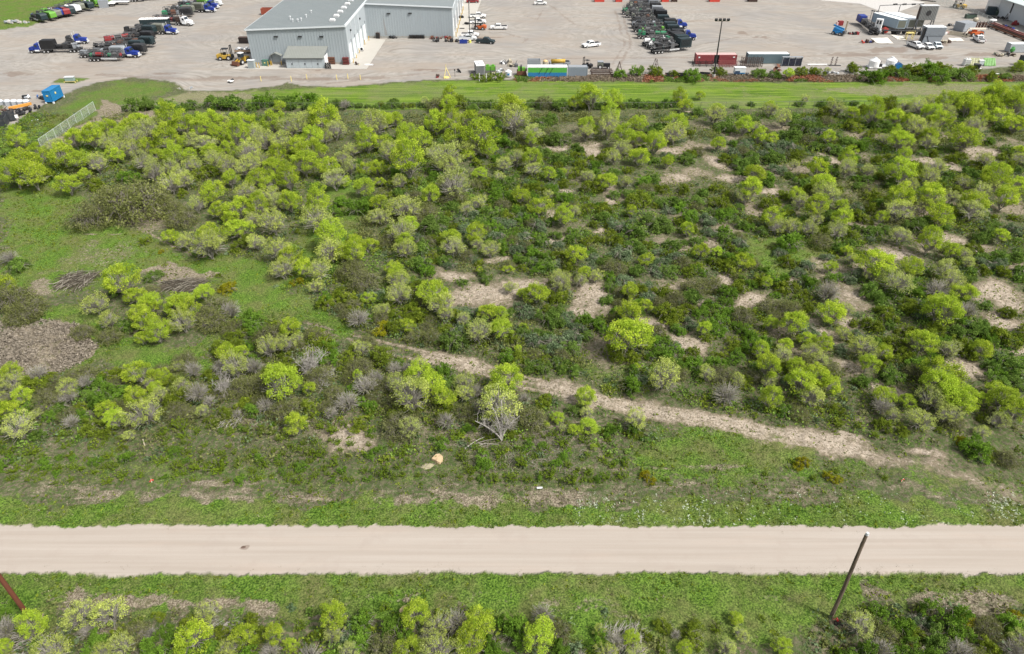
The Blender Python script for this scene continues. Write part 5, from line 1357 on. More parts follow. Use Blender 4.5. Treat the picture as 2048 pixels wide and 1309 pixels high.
# ------------------------------------------------------------------ oilfield trucks and trailers
def rig_trailer(label, a, b, seed, cab=None, front=None, mid=None, back=None, deck=DARK, sign=False, axles=3, sleeper=False, boxes=None, name=None, bh=3.4, group=None):
    """a: wheels end, b: front end. Frame, wheels and a load of pumps, tanks and pipes"""
    R = random.Random(seed)
    c, an, L = span(a, b)
    nm = name or ('equipment_truck' if cab else 'equipment_trailer')
    t = thing(nm, label, 'truck' if cab else 'trailer', (c.x, c.y, 0), an, group or ('oilfield trucks with equipment' if cab else 'oilfield equipment trailers'))
    x0, x1 = -L / 2, L / 2
    cabl = 3.9 if cab else 0
    f = MB().b2(x0, x1 - (1.0 if cab else 0), -.55, -.35, .95, 1.2).b2(x0, x1 - (1.0 if cab else 0), .35, .55, .95, 1.2)
    xx = x0 + .3
    while xx < x1 - cabl: f.b2(xx, xx + .12, -1.2, 1.2, 1.0, 1.15); xx += 1.1
    f.build('frame', deck, t)
    MB().b2(x0, x1 - cabl - .1, -1.24, -1.1, 1.2, 1.32).b2(x0, x1 - cabl - .1, 1.1, 1.24, 1.2, 1.32).build('side_rail', STEEL, t)
    for i in range(axles):
        for y in (-1.05, 1.05): wheel(t, x0 + .75 + i * 1.25, y, .5, .5)
    fe = MB()
    for y in (-1.05, 1.05): fe.b2(x0 + .1, x0 + .3 + axles * 1.25, y - .3, y + .3, 1.08, 1.16)
    fe.build('fender', STEEL, t)
    e = x1 - cabl
    if cab:
        for y in (-1.05, 1.05): wheel(t, x1 - .85, y, .5, .35)
        if L > 9:
            for i in range(2):
                for y in (-1.05, 1.05): wheel(t, e - .9 - i * 1.25, y, .5, .5)
        cb = MB().prism([(e + .15, 1.1), (e + .15, 2.9), (e + .5, 3.05), (e + 1.55, 3.0), (e + 2.0, 2.1), (e + 2.0, 1.1)], -1.15, 1.15).build('cab', cab, t)
        link('side_windows', MB().b2(e + .85, e + 1.65, -1.18, -1.153, 2.0, 2.65).b2(e + .85, e + 1.65, 1.153, 1.18, 2.0, 2.65).mesh('side_windows', GLASS), cb)
        link('windscreen', MB().box((e + 1.80, 0, 2.55), (.04, 2.0, .85), 0, -.45).mesh('windscreen', GLASS), cb)
        MB().prism([(e + 2.01, .9), (e + 2.01, 2.05), (x1 - .3, 1.85), (x1, 1.5), (x1, .9)], -.85, .85).build('hood', cab, t)
        MB().b2(x1 + .01, x1 + .1, -.6, .6, .9, 1.55).build('grille', ALU, t)
        MB().b2(x1 + .02, x1 + .25, -1.15, 1.15, .55, .82).build('bumper', ALU, t)
        for y in (-1.0, 1.0):
            MB().prism([(x1 - 1.5, 1.1), (x1 - 1.3, 1.35), (x1 - .4, 1.35), (x1 - .15, 1.1)], y - .2, y + .2).build('mudguard', cab, t)
            MB().cyl((e + .05, y * 1.05, 1.2), (e + .05, y * 1.05, 3.9), .08, 6).build('exhaust_stack', ALU, t)
            MB().cyl((e + .6, y * 1.05, .85), (e + 1.9, y * 1.05, .85), .3, 10).build('fuel_tank', ALU, t)
    # load
    x = x0 + .2
    ends = e - .3
    bl = 0
    if front:
        bl = min(4.4, (ends - x0) * .36)
        fb = MB().prism([(ends - bl, 1.35), (ends - bl + .1, bh), (ends - .35, bh), (ends, bh - .5), (ends, 1.35)], -1.2, 1.2).build('radiator_housing', front, t)
        link('louvre_panel', MB().b2(ends - bl + .4, ends - .6, -1.245, -1.205, 1.7, bh - .4).mesh('louvre_panel', BLACK), fb)
        g = MB()
        for i in range(6): g.b2(ends - bl + .4, ends - .6, -1.3, -1.25, 1.75 + i * (bh - 2.2) / 6, 1.83 + i * (bh - 2.2) / 6)
        link('louvre', g.mesh('louvre', front), fb)
        ends -= bl + .2
    mats = [m for m in (mid or [DARK, BLACK, STEEL])]
    i = 0
    while x < ends - .7:
        w_ = .8 + R.random() * 1.5
        w_ = min(w_, ends - x)
        m = mats[i % len(mats)] if not (back and i == 0) else back
        k = R.randrange(5)
        hgt = .6 + R.random() * 1.1
        if k == 0:
            MB().b2(x + .05, x + w_ - .05, -.95, .95, 1.33, 1.33 + hgt).build('engine_block', m, t)
            MB().cyl((x + w_ / 2, -.4, 1.33 + hgt), (x + w_ / 2, -.4, 2.0 + hgt), .1, 6).build('exhaust_stack', STEEL, t)
        elif k == 1:
            MB().cyl((x + .1, 0, 2.0), (x + w_ - .1, 0, 2.0), .62, 10).build('tank', m, t)
            MB().b2(x + .2, x + .4, -.6, .6, 1.33, 1.6).b2(x + w_ - .4, x + w_ - .2, -.6, .6, 1.33, 1.6).build('tank_saddle', DARK, t)
        elif k == 2:
            MB().prism([(x + .05, 1.33), (x + .3, 1.6 + hgt * .7), (x + w_ - .3, 1.6 + hgt * .7), (x + w_ - .05, 1.33)], -.8, .8).build('pump', m, t)
            MB().cyl((x + .2, -1.0, 1.6), (x + w_, -1.0, 1.6), .09, 6).build('pipe', STEEL, t)
        elif k == 3:
            g = MB()
            for y in (-1.0, 1.0):
                for q in (x + .1, x + w_ - .1): g.b2(q - .05, q + .05, y - .05, y + .05, 1.33, 2.9)
                g.b2(x + .05, x + w_ - .05, y - .05, y + .05, 2.9, 3.0)
            for q in (x + .1, x + w_ - .1): g.b2(q - .05, q + .05, -.95, .95, 2.9, 3.0)
            g.build('pipe_rack', STEEL, t)
            MB().blob((x + w_ / 2, 0, 1.9), (w_ * .4, .7, .55), R.randrange(99)).build('valve_cluster', m, t)
        else:
            g = MB()
            for q in range(4):
                a0 = (x + R.random() * w_, (R.random() - .5) * 2, 1.4); b0 = (x + R.random() * w_, (R.random() - .5) * 2, 1.7 + R.random() * 1.2)
                g.cyl(a0, b0, .1, 6)
            g.blob((x + w_ / 2, .2, 1.8), (w_ * .45, .8, .5), R.randrange(99), amp=.6)
            g.build('manifold', m, t)
        x += w_ + .1; i += 1
    g = MB()
    for q in range(3):
        y = (-.9, .3, .9)[q]; z = 2.1 + .25 * q
        g.cyl((x0 + .4, y, z), (max(ends - .2, x0 + 1.5), y, z + .15), .07, 6)
    g.build('pipe', STEEL, t)
    if sign:
        MB().b2(-1.2, ends * .5 + 1.2, -1.30, -1.25, .75, 1.18).build('sign_board', WHITE, t)
        lt = MB(); xx = -1.05
        while xx < ends * .5 + .95:
            w_ = .14 + .12 * R.random(); lt.b2(xx, xx + w_, -1.32, -1.302, .84, 1.09); xx += w_ + .1
        lt.build('sign_lettering', GREY, t)
    return t
TR = rig_trailer
# nearest group, left yard
TR('blue-cab truck facing left with black housings, alone on the left yard', (166, 104), (63, 106), 3, BLUE, BLACK, [DARK, GREY, BLACK, DARK], GREY, sign=True, bh=4.0)
TR('blue-cab truck facing right with green drum, behind the left-facing truck', (134, 89), (177, 87), 5, BLUE, None, [LIME, DARK], DARK, axles=2)
TR('three-axle trailer with green pump and red box, nearest of its row', (181, 122), (250, 122), 8, None, None, [GREEN, STEEL, RED, DARK], GREEN, sign=True)
TR('blue-cab truck with grey louvred box and grey tank, second of its row', (163, 115), (280, 115), 9, BLUE, GREY, [STEEL, GREY, DARK], GREY, axles=2)
TR('dark equipment trailer with dark teal housing, third of its row', (190, 102), (293, 103), 12, None, TEAL, [BLACK, STEEL, DARK, RUST], None)
TR('dark teal housing trailer just behind the third of its row', (232, 94), (312, 95), 14, None, TEAL, [DARK, RUST, STEEL], None)
TR('maroon equipment trailer in the middle of the left row', (211, 90), (268, 82), 15, None, None, [RED, RED, DARK], RED, axles=2)
TR('dark trailer with teal housing behind the maroon one', (252, 70), (315, 72), 17, None, TEAL, [BLACK, DARK, STEEL], None)
TR('blue-cab truck parked beside the white-topped tank trailer', (270, 67), (355, 69), 19, BLUE, OLIVE, [BLACK, DARK, STEEL], None)
TR('white-cab truck with maroon body, right of the white-topped tanks', (312, 47), (385, 52), 21, WHITE, None, [RUSTD, RED, DARK], None)
TR('dark louvred trailer behind the white-cab truck', (325, 37), (388, 34), 23, None, DARK, [GREY, DARK, RUST], GREEN)
TR('nearest of three blue and white trucks at the far end of the left row', (345, 24), (431, 25), 25, BLUE, OLIVE, [DARK, GREY, GREEN], None)
TR('middle truck of the far end of the left row, blue cab', (368, 15), (437, 18), 27, BLUE, LIME, [GREY, DARK], None)
TR('farthest truck of the left row with pale cab', (390, 8), (443, 12), 29, ALU, DARK, [GREY, DARK], None)
def white_tank():
    c, an, L = span((272, 56), (341, 54))
    t = thing('tank_trailer', 'long dark tank trailer with white roof hatches in the left row', 'trailer', (c.x, c.y, 0), an)
    MB().b2(-L / 2 + 2.2, L / 2, -1.25, 1.25, .7, 2.9).build('body', TEAL, t)
    MB().b2(-L / 2 + 2.0, L / 2, -1.3, 1.3, 2.91, 3.05).build('roof', WHITE, t)
    for i in range(7): MB().b2(-L / 2 + 2.6 + i * 1.5, -L / 2 + 3.6 + i * 1.5, -.7, .7, 3.06, 3.25).build('hatch', WHITE, t)
    MB().b2(-L / 2, -L / 2 + 2.1, -1, 1, .8, 1.2).build('frame', DARK, t)
    for i in range(2):
        for y in (-1, 1): wheel(t, -L / 2 + .7 + i * 1.25, y, .5, .4)
white_tank()
# row along the field, upper left
Q = [((66, 40), (94, 47), TEAL, [BLUE, BLACK, DARK], 'dark blue trailer, nearest of the row along the field', True), ((78, 36), (112, 43), LIME, [DARK, LIME], 'green-housed trailer, second of the row along the field', True),
     ((90, 32), (122, 39), OLIVE, [LIME, BLACK], 'lime and black trailer, third of the row along the field', False), ((100, 29), (130, 37), BLUE, [BLACK, WHITE], 'dark blue housed trailer, fourth of the row along the field', False),
     ((108, 27), (139, 36), RED, [RED, DARK], 'maroon housed trailer, fifth of the row along the field', False), ((118, 25), (149, 34), TEAL, [DARK, STEEL], 'teal housed trailer, sixth of the row along the field', False),
     ((128, 22), (161, 29), ALU, [DARK, WHITE], 'pale grey housed trailer, seventh of the row along the field', False), ((138, 18), (169, 25), OLIVE, [DARK, STEEL], 'olive housed trailer, eighth of the row along the field', False),
     ((150, 15), (187, 23), TEAL, [BLACK, DARK], 'big dark teal housed trailer, ninth of the row along the field', False), ((172, 10), (200, 15), LIME, [WHITE, LIME], 'bright lime trailer, last before the grey louvred box', False)]
for i, (a, b, fc, mm, lb, sg) in enumerate(Q):
    TR(lb, a, b, 40 + i, None, fc, mm, None, sign=sg, axles=2, group='equipment trailers along the field', bh=3.2)
t, L = box_thing('louvred_box', 'grey louvred box standing after the lime trailer', 'container', (200, 17), (217, 16), 3.2, 2.8, GREY)
for i, (a, b, lb) in enumerate([((206, 14), (232, 13), 'near low flatbed with white deck in the upper left'), ((222, 10), (259, 10), 'long white-decked flatbed in the upper left'), ((229, 5), (262, 5), 'flatbed with black underside at the upper left edge'), ((262, 4), (290, 3), 'far flatbed with white stripe at the top edge'), ((286, 1), (322, 0), 'farthest flatbed at the top edge')]):
    c, an, L = span(a, b)
    t = thing('flatbed_trailer', lb, 'trailer', (c.x, c.y, 0), an, 'flatbed trailers in the upper left')
    MB().b2(-L / 2, L / 2, -1.25, 1.25, 1.15, 1.35).build('deck', WHITE if i in (0, 1, 2) else ALU, t)
    MB().b2(-L / 2, L / 2, -.6, .6, .7, 1.14).build('frame', BLACK, t)
    for q in range(2):
        for y in (-1, 1): wheel(t, -L / 2 + 1 + q * 1.2, y, .48, .3)
# right group
TR('three-axle trailer with dark teal housing, nearest of the right group', (1303, 108), (1379, 100), 60, None, TEAL, [STEEL, BLACK, TEAL, DARK], STEEL, sign=True, bh=4.0)
TR('grey and black trailer, second of the right group', (1295, 99), (1375, 93), 61, None, TEAL, [WHITE, STEEL, BLACK, DARK], None, bh=3.8)
TR('trailer with white tank, third of the right group', (1286, 94), (1368, 86), 62, None, DARK, [WHITE, GREEN, DARK, STEEL], None)
TR('green pump truck with blue cab, lower of two blue cabs', (1273, 77), (1391, 80), 63, BLUE, BLACK, [GREEN, GREEN, DARK, STEEL], GREEN, bh=3.3)
TR('dark truck trailer with green hose, behind the lower blue cab', (1275, 70), (1358, 70), 67, None, TEAL, [DARK, LIME, STEEL, BLACK], None)
TR('truck with upper blue cab in the right group', (1262, 57), (1373, 57), 64, BLUE, DARK, [GREY, DARK, TEAL, STEEL], GREY)
TR('dark trailer with black housing, behind the upper blue cab', (1261, 41), (1334, 44), 65, None, BLACK, [OLIVE, DARK, BLACK, RUST], OLIVE, bh=4.0)
TR('olive and green trailer, far part of the right group', (1243, 29), (1326, 31), 66, None, GREY, [OLIVE, GREEN, DARK, STEEL], GREEN)
TR('farther dark trailer with grey housing in the right group', (1256, 17), (1318, 17), 68, None, GREY, [DARK, RUST, STEEL], OLIVE)
TR('farthest dark trailer at the top of the right group', (1262, 8), (1317, 8), 69, None, TEAL, [DARK, BLACK], None)
for i, (a, b, fc, mm, lb) in enumerate([((232, 109), (296, 110), DARK, [BLACK, DARK], 'black trailer squeezed behind the grey louvred truck'), ((248, 83), (312, 84), BLACK, [DARK, BLACK, RUSTD], 'low black trailer between two teal housings of the left row'),
        ((300, 62), (343, 62), None, [DARK, BLACK], 'short dark trailer below the white-topped tank trailer'), ((330, 30), (392, 30), OLIVE, [DARK, RUSTD, STEEL], 'dark rusty trailer behind the dark louvred one'), ((360, 19), (420, 21), None, [DARK, BLACK, GREEN], 'dark frame trailer between the far blue-cab trucks'),
        ((1290, 90), (1362, 83), BLACK, [DARK, BLACK, STEEL], 'black trailer packed between third and fourth of the right group'), ((1266, 64), (1352, 64), TEAL, [BLACK, DARK, GREEN], 'black and teal trailer packed between the two blue cabs'), ((1262, 49), (1338, 50), TEAL, [BLACK, DARK], 'black trailer packed behind the upper blue cab'),
        ((1250, 35), (1330, 38), BLACK, [OLIVE, BLACK, DARK], 'olive and black trailer in the far half of the right group'), ((1250, 23), (1322, 24), DARK, [BLACK, OLIVE, DARK], 'black framed trailer in the far half of the right group'), ((1258, 12), (1316, 12), GREY, [BLACK, DARK], 'grey-housed trailer near the top of the right group')]):
    TR(lb, a, b, 90 + i, None, fc, mm, None, axles=2)
for i, (x, w_) in enumerate([(1190, 18), (1232, 12), (1266, 15), (1324, 13), (1420, 19), (1345, 9), (1498, 16)]):
    m = RED if i < 5 else RUSTD
    if i < 5: m = P_('bright_red_paint', (.55, .06, .04), wear=.2)
    box_thing('red_skip' if i < 5 else 'rusty_skip', '%s %s box at the top edge, %s from left' % ('red' if i < 5 else 'dark', 'steel', ['first', 'second', 'third', 'fourth', 'fifth', 'first', 'second'][i]), 'skip', (x, 4.5), (x + w_, 4.5), 2.4, 1.8, m, 'steel boxes along the far yard edge')
# ------------------------------------------------------------------ things standing by the front edge of the yard
def ribbed(mb, L, d, h, z0=.15, step=.45):
    n = max(3, int(L / step))
    for i in range(n):
        x = -L / 2 + .12 + (L - .24) * i / (n - 1)
        mb.b2(x - step * .22, x + step * .22, -.05, -.004, z0, h - .15)
        mb.b2(x - step * .22, x + step * .22, d + .004, d + .05, z0, h - .15)
    n = max(3, int(d / step))
    for i in range(n):
        y = .12 + (d - .24) * i / (n - 1)
        mb.b2(L / 2 + .004, L / 2 + .05, y - step * .2, y + step * .2, z0, h - .15)
        mb.b2(-L / 2 - .05, -L / 2 - .004, y - step * .2, y + step * .2, z0, h - .15)
    return mb

def iso_container(label, a, b, mat, roof, d=2.45, h=2.6, name='shipping_container', gap=None, stripes=None):
    c, an, L = span(a, b)
    t = thing(name, label, 'container', (c.x, c.y, 0), an)
    if stripes:
        zs = [0.05] + [s[0] for s in stripes]
        for (z1, m), z0 in zip(stripes, zs):
            MB().b2(-L / 2, L / 2, 0, d, z0, z1 - .003).build('colour_band', m, t)
        mat = stripes[-1][1]
    elif gap:
        x0, x1 = gap
        MB().b2(-L / 2, x0 * L - L / 2, 0, d, .1, h).b2(x1 * L - L / 2, L / 2, 0, d, .1, h).b2(x0 * L - L / 2, x1 * L - L / 2, .5, d, .1, h).build('shell', mat, t)
        MB().b2(x0 * L - L / 2, x1 * L - L / 2, .44, .495, .15, h - .1).build('opening_shade_panel', BLACK, t)  # black panel paints the shade inside the recess
    else:
        MB().b2(-L / 2, L / 2, 0, d, .1, h).build('shell', mat, t)
    rb = MB()
    if gap:
        for i in range(int(L / .45)):
            x = -L / 2 + .2 + i * .45; u = (x + L / 2) / L
            if u < gap[0] - .01 or (u > gap[1] + .01 and u < .985): rb.b2(x - .1, x + .1, -.05, -.004, .25, h - .15)
        rb.build('ribs', mat, t)
    elif not stripes:
        ribbed(rb, L, d, h).build('ribs', mat, t)
    else:
        for (z1, m), z0 in zip(stripes, zs):
            q = MB()
            for i in range(int(L / .5)):
                x = -L / 2 + .2 + i * .5; q.b2(x - .11, x + .11, -.05, -.004, z0, z1 - .003)
            q.build('band_ribs', m, t)
    fr = MB()
    for x in (-L / 2, L / 2):
        for y in (0, d): fr.b2(x - .08, x + .08, y - .08, y + .08, 0, h + .08)
    fr.build('corner_posts', mat, t)
    MB().b2(-L / 2 + .09, L / 2 - .09, .02, d - .02, h + .004, h + .07).build('roof', roof, t)
    for y0 in (.12, d / 2 + .02):
        MB().b2(L / 2 + .055, L / 2 + .1, y0, y0 + d / 2 - .14, .2, h - .1).build('door', mat, t)
    return t, L
PK = P_('faded_pink_roof', (.56, .36, .34), wear=.3)
WR = P_('white_roof', (.74, .78, .79), wear=.15)
CT, CL = iso_container('long container with green top band and blue lower band beside the mown strip', (1055, 155), (1134, 155), None, WHITE, h=2.9,
              stripes=[(1.35, P_('band_blue', (.03, .20, .42), wear=.15)), (2.75, P_('band_green', (.10, .40, .07), wear=.12)), (2.95, WHITE)])
for x0 in (-2.6, -.8, .6):
    MB().cyl((x0, -.12, .9), (x0 + 1.1, -.12, 2.8), .06, 6).build('leaning_rod', BLACK, CT)
iso_container('grey container coupled to the right end of the green and blue one', (1136, 154), (1174, 154), P_('container_grey', (.22, .26, .30), wear=.3), GREY, h=2.7)
MB_ = MB
t, L = iso_container('maroon container with dark opening behind the tall floodlight pole', (1391, 129), (1471, 129), P_('container_maroon', (.24, .045, .05), wear=.2), PK, gap=(.44, .565), h=2.8)
MB().b2(-L / 2 + .6, -L / 2 + 1.1, -.075, -.056, 1.9, 2.3).build('panel_mark', WHITE, t); MB().b2(L / 2 - 1.2, L / 2 - .6, -.075, -.056, 2.0, 2.3).build('panel_mark', WHITE, t)
iso_container('long slate-grey container with pale roof right of the maroon one', (1494, 128), (1575, 128), P_('container_slate', (.11, .16, .18), wear=.2), WR, h=2.9)
def blue_cont():
    a, b = G(93, 208), G(108, 207.5)
    t = thing('blue_container', 'bright blue container on white feet at the left yard edge', 'container', (a.x, a.y, 0), 0)
    e = G(128, 195); A = Vector((0, 0)); B = Vector((b.x - a.x, b.y - a.y)); C = Vector((e.x - a.x, e.y - a.y)); D = C - B
    m = MB()
    z0, z1 = .45, 3.3
    def q(P, Q, z0, z1, o=0): pass
    pts = [A, B, C, D]
    m._add([(p.x, p.y, z0) for p in pts] + [(p.x, p.y, z1) for p in pts], [(0, 3, 2, 1), (4, 5, 6, 7)] + [(i, (i + 1) % 4, 4 + (i + 1) % 4, 4 + i) for i in range(4)])
    m.build('shell', SKY_B, t)
    r = MB()
    for P, Q in ((A, B), (B, C), (D, C), (A, D)):
        L = (Q - P).length; an = math.atan2(Q.y - P.y, Q.x - P.x); n = max(3, int(L / .55))
        for i in range(n + 1):
            p = P.lerp(Q, i / n); r.box((p.x, p.y, 1.9), (.16, .12, 2.7), an)
        p = P.lerp(Q, .5); r.box((p.x, p.y, z1 - .02), (L + .1, .16, .16), an); r.box((p.x, p.y, z0 + .06), (L + .1, .16, .16), an)
    r.build('ribs', SKY_B, t)
    for p in pts: MB().box((p.x, p.y, .22), (.35, .35, .46)).build('foot', WHITE, t)
    p = B.lerp(C, .42); an = math.atan2(C.y - B.y, C.x - B.x); nrm = Vector((math.sin(an), -math.cos(an)))
    MB().cyl((p.x + nrm.x * .06, p.y + nrm.y * .06, 2.2), (p.x + nrm.x * .12, p.y + nrm.y * .12, 2.2), .3, 10).build('round_plate', PALEY, t)
    p = A.lerp(B, .5); MB().box((p.x, p.y - .1, 2.1), (.5, .06, .35)).build('panel_mark', PALEY, t)
blue_cont()

def small(name, label, cat, px, py, build, rz=0.0, sc=1.0, group=None):
    p = G(px, py)
    t = thing(name, label, cat, (p.x, p.y, 0), rz, group)
    build(t)
    t.scale = (sc, sc, sc)
    return t
def B(t, nm, m, *bx, sm=False):
    mb = MB()
    for b in bx: mb.b2(*b)
    return mb.build(nm, m, t)

# utility box on the grass island
small('utility_box', 'grey-green utility box on small legs in the grass island', 'utility box', 142, 165, lambda t: (B(t, 'cabinet', P_('box_green', (.22, .3, .27)), (-1.2, 1.2, -.6, .6, .45, 1.5)), B(t, 'lid', ALU, (-1.3, 1.3, -.7, .7, 1.51, 1.62)), B(t, 'legs', PALEY, *[(x - .08, x + .08, y - .08, y + .08, 0, .44) for x in (-1.5, 1.5) for y in (-.7, .7)]), B(t, 'rail', PALEY, (-1.5, 1.5, -.75, -.68, .35, .44))), .1)
small('transformer_box', 'green transformer box between grey cabinet and canopy hut', 'transformer', 532, 132, lambda t: (B(t, 'cabinet', P_('transformer_green', (.07, .16, .12), wear=.2), (-.9, .9, -.6, .6, .1, 1.7)), B(t, 'lid', P_('transformer_green'  , (.07, .16, .12)), (-.95, .95, -.65, .65, 1.71, 1.8)), B(t, 'warning_plate', PALEY, (-.2, .2, -.63, -.605, .9, 1.2))))
small('switch_cabinet', 'grey electrical cabinet at the left corner of the workshop', 'cabinet', 505, 137, lambda t: (B(t, 'cabinet', P_('cabinet_grey', (.34, .38, .38), wear=.2), (-1.0, 1.0, -.7, .7, .1, 2.4)), B(t, 'door', P_('cabinet_door', (.26, .3, .31)), (-.8, .8, -.74, -.705, .3, 2.1)), B(t, 'roof', ALU, (-1.1, 1.1, -.8, .8, 2.41, 2.5))))
def crates(label, px, py, nx, nz, m, w_=1.2, name='crate_stack'):
    def f(t):
        for i in range(nx):
            for k in range(nz):
                B(t, 'crate', m, (i * w_ - nx * w_ / 2 + .04, (i + 1) * w_ - nx * w_ / 2 - .04, 0, 1.0, .1 + k * .75, .1 + k * .75 + .62))
                B(t, 'slat', RUSTD, (i * w_ - nx * w_ / 2 + .04, (i + 1) * w_ - nx * w_ / 2 - .04, -.05, -.005, .3 + k * .75, .42 + k * .75))
    small(name, label, 'crates', px, py, f)
crates('stack of reddish brown crates right of the lean-to shed', 663, 130, 2, 3, RUST)
crates('stack of maroon crates at the right front corner of the workshop', 692, 131, 1, 3, P_('crate_maroon', (.13, .02, .02)), 1.9)
def bottles(t):
    for k in range(3):
        B(t, 'shelf', STEEL, (-.9, .9, -.4, .4, .1 + k * .6, .16 + k * .6))
        for i in range(3): MB().cyl((-.6 + i * .6, -.45, .42 + k * .6), (-.6 + i * .6, .4, .42 + k * .6), .2, 8).build('cylinder', BLACK, t)
small('gas_bottle_rack', 'rack of black cylinders beside the end of the lean-to shed', 'rack', 657, 138, bottles)
small('machine_crate', 'black slatted crate left of the workshop, topmost of three', 'crate', 488, 88, lambda t: (B(t, 'frame', RUSTD, (-1.6, 1.7, 0, 1.8, .2, 2.0)), B(t, 'slat', BLACK, *[(-1.65, 1.75, -.06, -.01, .3 + i * .45, .5 + i * .45) for i in range(4)])), 0)
def bags(t):
    for i in range(8): MB().blob((-2 + i * .6 + (i % 2) * .1, (i % 3) * .4, 1.15 + (i % 2) * .3), (.55, .5, .4), i).build('bag', WHITE if i % 3 else GREY, t, True)
    B(t, 'trailer_bed', RUST, (-2.6, 2.6, -.6, 1.6, .45, .9)); B(t, 'side_board', P_('wood_brown', (.3, .22, .15)), (-2.6, 2.6, -.68, -.61, .5, 1.2))
    for x in (-1, 1): wheel(t, x, -.4, .35, .25); wheel(t, x, 1.3, .35, .25)
small('bag_trailer', 'brown trailer loaded with white bags left of the workshop', 'trailer', 487, 107, bags)
container_open('open_top_bin', 'rusty red open-top bin by the upper left corner of the workshop roof', (523, 31), (553, 31), 2.6, 2.4, P_('bin_rust_red', (.3, .07, .04), wear=.3))

# objects along the workshop wing
small('dark_cabinet', 'dark brown cabinet against the workshop wing, near its inner corner', 'cabinet', 756, 78, lambda t: (B(t, 'body', RUSTD, (-.65, .65, 0, .9, .05, 1.9)), B(t, 'door', BLACK, (-.55, -.03, -.05, -.005, .2, 1.8), (.03, .55, -.05, -.005, .2, 1.8))))
def rackf(t):
    for k in range(3): B(t, 'shelf', DARK, (-2.7, 2.7, 0, .9, .25 + k * .4, .31 + k * .4))
    B(t, 'frame', RUSTD, *[(x - .05, x + .05, -.04, -.005, .05, 1.4) for x in (-2.6, -1.3, 0, 1.3, 2.6)])
small('pipe_rack', 'long dark low rack against the workshop wing', 'rack', 834, 78, rackf)
def junk(seed, n, w_, d, h, mats):
    def f(t):
        R = random.Random(seed)
        for i in range(n):
            x = (R.random() - .5) * w_; y = (R.random() - .3) * d; s = .3 + R.random() * .6
            m = mats[i % len(mats)]
            k = R.randrange(4)
            if k == 0: MB().box((x, y, s * .5), (s * 1.6, s, s), R.random() * 3).build('box_part', m, t)
            elif k == 1: MB().cyl((x, y, s * .5), (x + s * 1.5 * (R.random() - .5), y + s, s * .5 + .2), s * .4, 8).build('drum_part', m, t)
            elif k == 2: MB().blob((x, y, s * .6), (s * .8, s * .7, s * h * .6), i, amp=.6).build('engine_part', m, t)
            else: MB().cyl((x - s, y, .15), (x + s, y + .2, .2 + h * R.random()), .07, 6).build('bent_pipe', m, t)
    return f
small('scrap_heap', 'rusty machinery heap against the right end of the workshop wing', 'scrap', 880, 79, junk(1, 26, 7.5, 1.6, 1.2, [RUST, RUSTD, RED, DARK]))
small('engine_parts', 'small dark engine parts on the ground before the workshop wing', 'machinery', 786, 78, junk(2, 7, 2.6, .8, .9, [DARK, BLACK, STEEL]))
small('pump_parts', 'black pump pieces on bare ground left of the corner machinery', 'machinery', 873, 84, junk(3, 5, 1.8, .6, .7, [BLACK, STEEL]))
small('corner_machinery', 'brown and black machinery at the right corner of the workshop wing', 'machinery', 904, 84, junk(4, 14, 4.2, 1.4, 1.3, [RUSTD, TAN, BLACK, DARK]))
small('blue_tub', 'deep blue plastic tub before the silver pickup', 'tub', 927, 87, lambda t: (B(t, 'wall', BLUE, (-1.3, 1.3, -.6, -.5, .05, 1.1), (-1.3, 1.3, .5, .6, .05, 1.1), (-1.3, -1.2, -.49, .49, .05, 1.1), (1.2, 1.3, -.49, .49, .05, 1.1)), B(t, 'base', BLUE, (-1.19, 1.19, -.49, .49, .05, .3))))
small('yellow_drum', 'small yellow-green drum right of the blue tub', 'drum', 940, 86, lambda t: (MB().cyl((0, 0, 0), (0, 0, .8), .45, 12).build('body', P_('drum_yellow', (.6, .62, .12)), t), MB().cyl((0, 0, .8), (0, 0, .86), .47, 12).build('rim', PALEY, t)))
small('parts_pallet', 'black parts pallet among the pickups on the concrete strip', 'pallet', 932, 50, junk(5, 6, 1.6, 1, .9, [BLACK, DARK]))
small('black_plate', 'black plate lying on the concrete between pickups', 'plate', 924, 58, lambda t: (B(t, 'plate', BLACK, (-.9, .9, -.5, .5, .12, .2)), B(t, 'skid', DARK, (-.8, -.6, -.5, .5, .03, .11), (.6, .8, -.5, .5, .03, .11))))
small('wall_trolley', 'black trolley on the concrete beside the wing bollards', 'trolley', 923, 37, junk(6, 5, 1.2, 1.2, 1.6, [BLACK, DARK]))
def mast(t):
    MB().cyl((0, 0, 0), (0, 0, 22), .16, 8, .09).build('pole', DARK, t); B(t, 'footing', CONC, (-.4, .4, -.4, .4, 0, .4))
small('light_mast', 'thin dark light mast rising among the pickups to the top edge', 'mast', 940, 82, mast)

# front edge of the yard, left to right
def genset(t):
    B(t, 'housing', P_('genset_grey', (.30, .31, .31)), (-1.25, 1.25, 0, 5.2, .55, 3.0)); B(t, 'roof', WHITE, (-1.3, 1.3, -.05, 5.25, 3.01, 3.12))
    MB().cyl((0, 2.4, 3.12), (0, 2.4, 3.35), .6, 12).build('roof_fan', ALU, t)
    B(t, 'louvre', P_('louvre_dark', (.10, .105, .11)), *[(-1.1, 1.1, -.05, -.005, .8 + i * .27, .93 + i * .27) for i in range(8)])
    B(t, 'side_door', P_('genset_door', (.24, .25, .25)), *[(-1.3, -1.255, .3 + i * 1.2, 1.3 + i * 1.2, .8, 2.7) for i in range(4)])
    for y in (1.5, 2.7, 4.0):
        for x in (-1.1, 1.1): w_ = wheel(t, x, y, .42, .25); w_.rotation_euler = (0, 0, math.pi / 2)
    MB().cyl((-1.3, 3.4, .5), (-2.6, 3.0, .45), .12, 6).build('tow_bar', DARK, t)
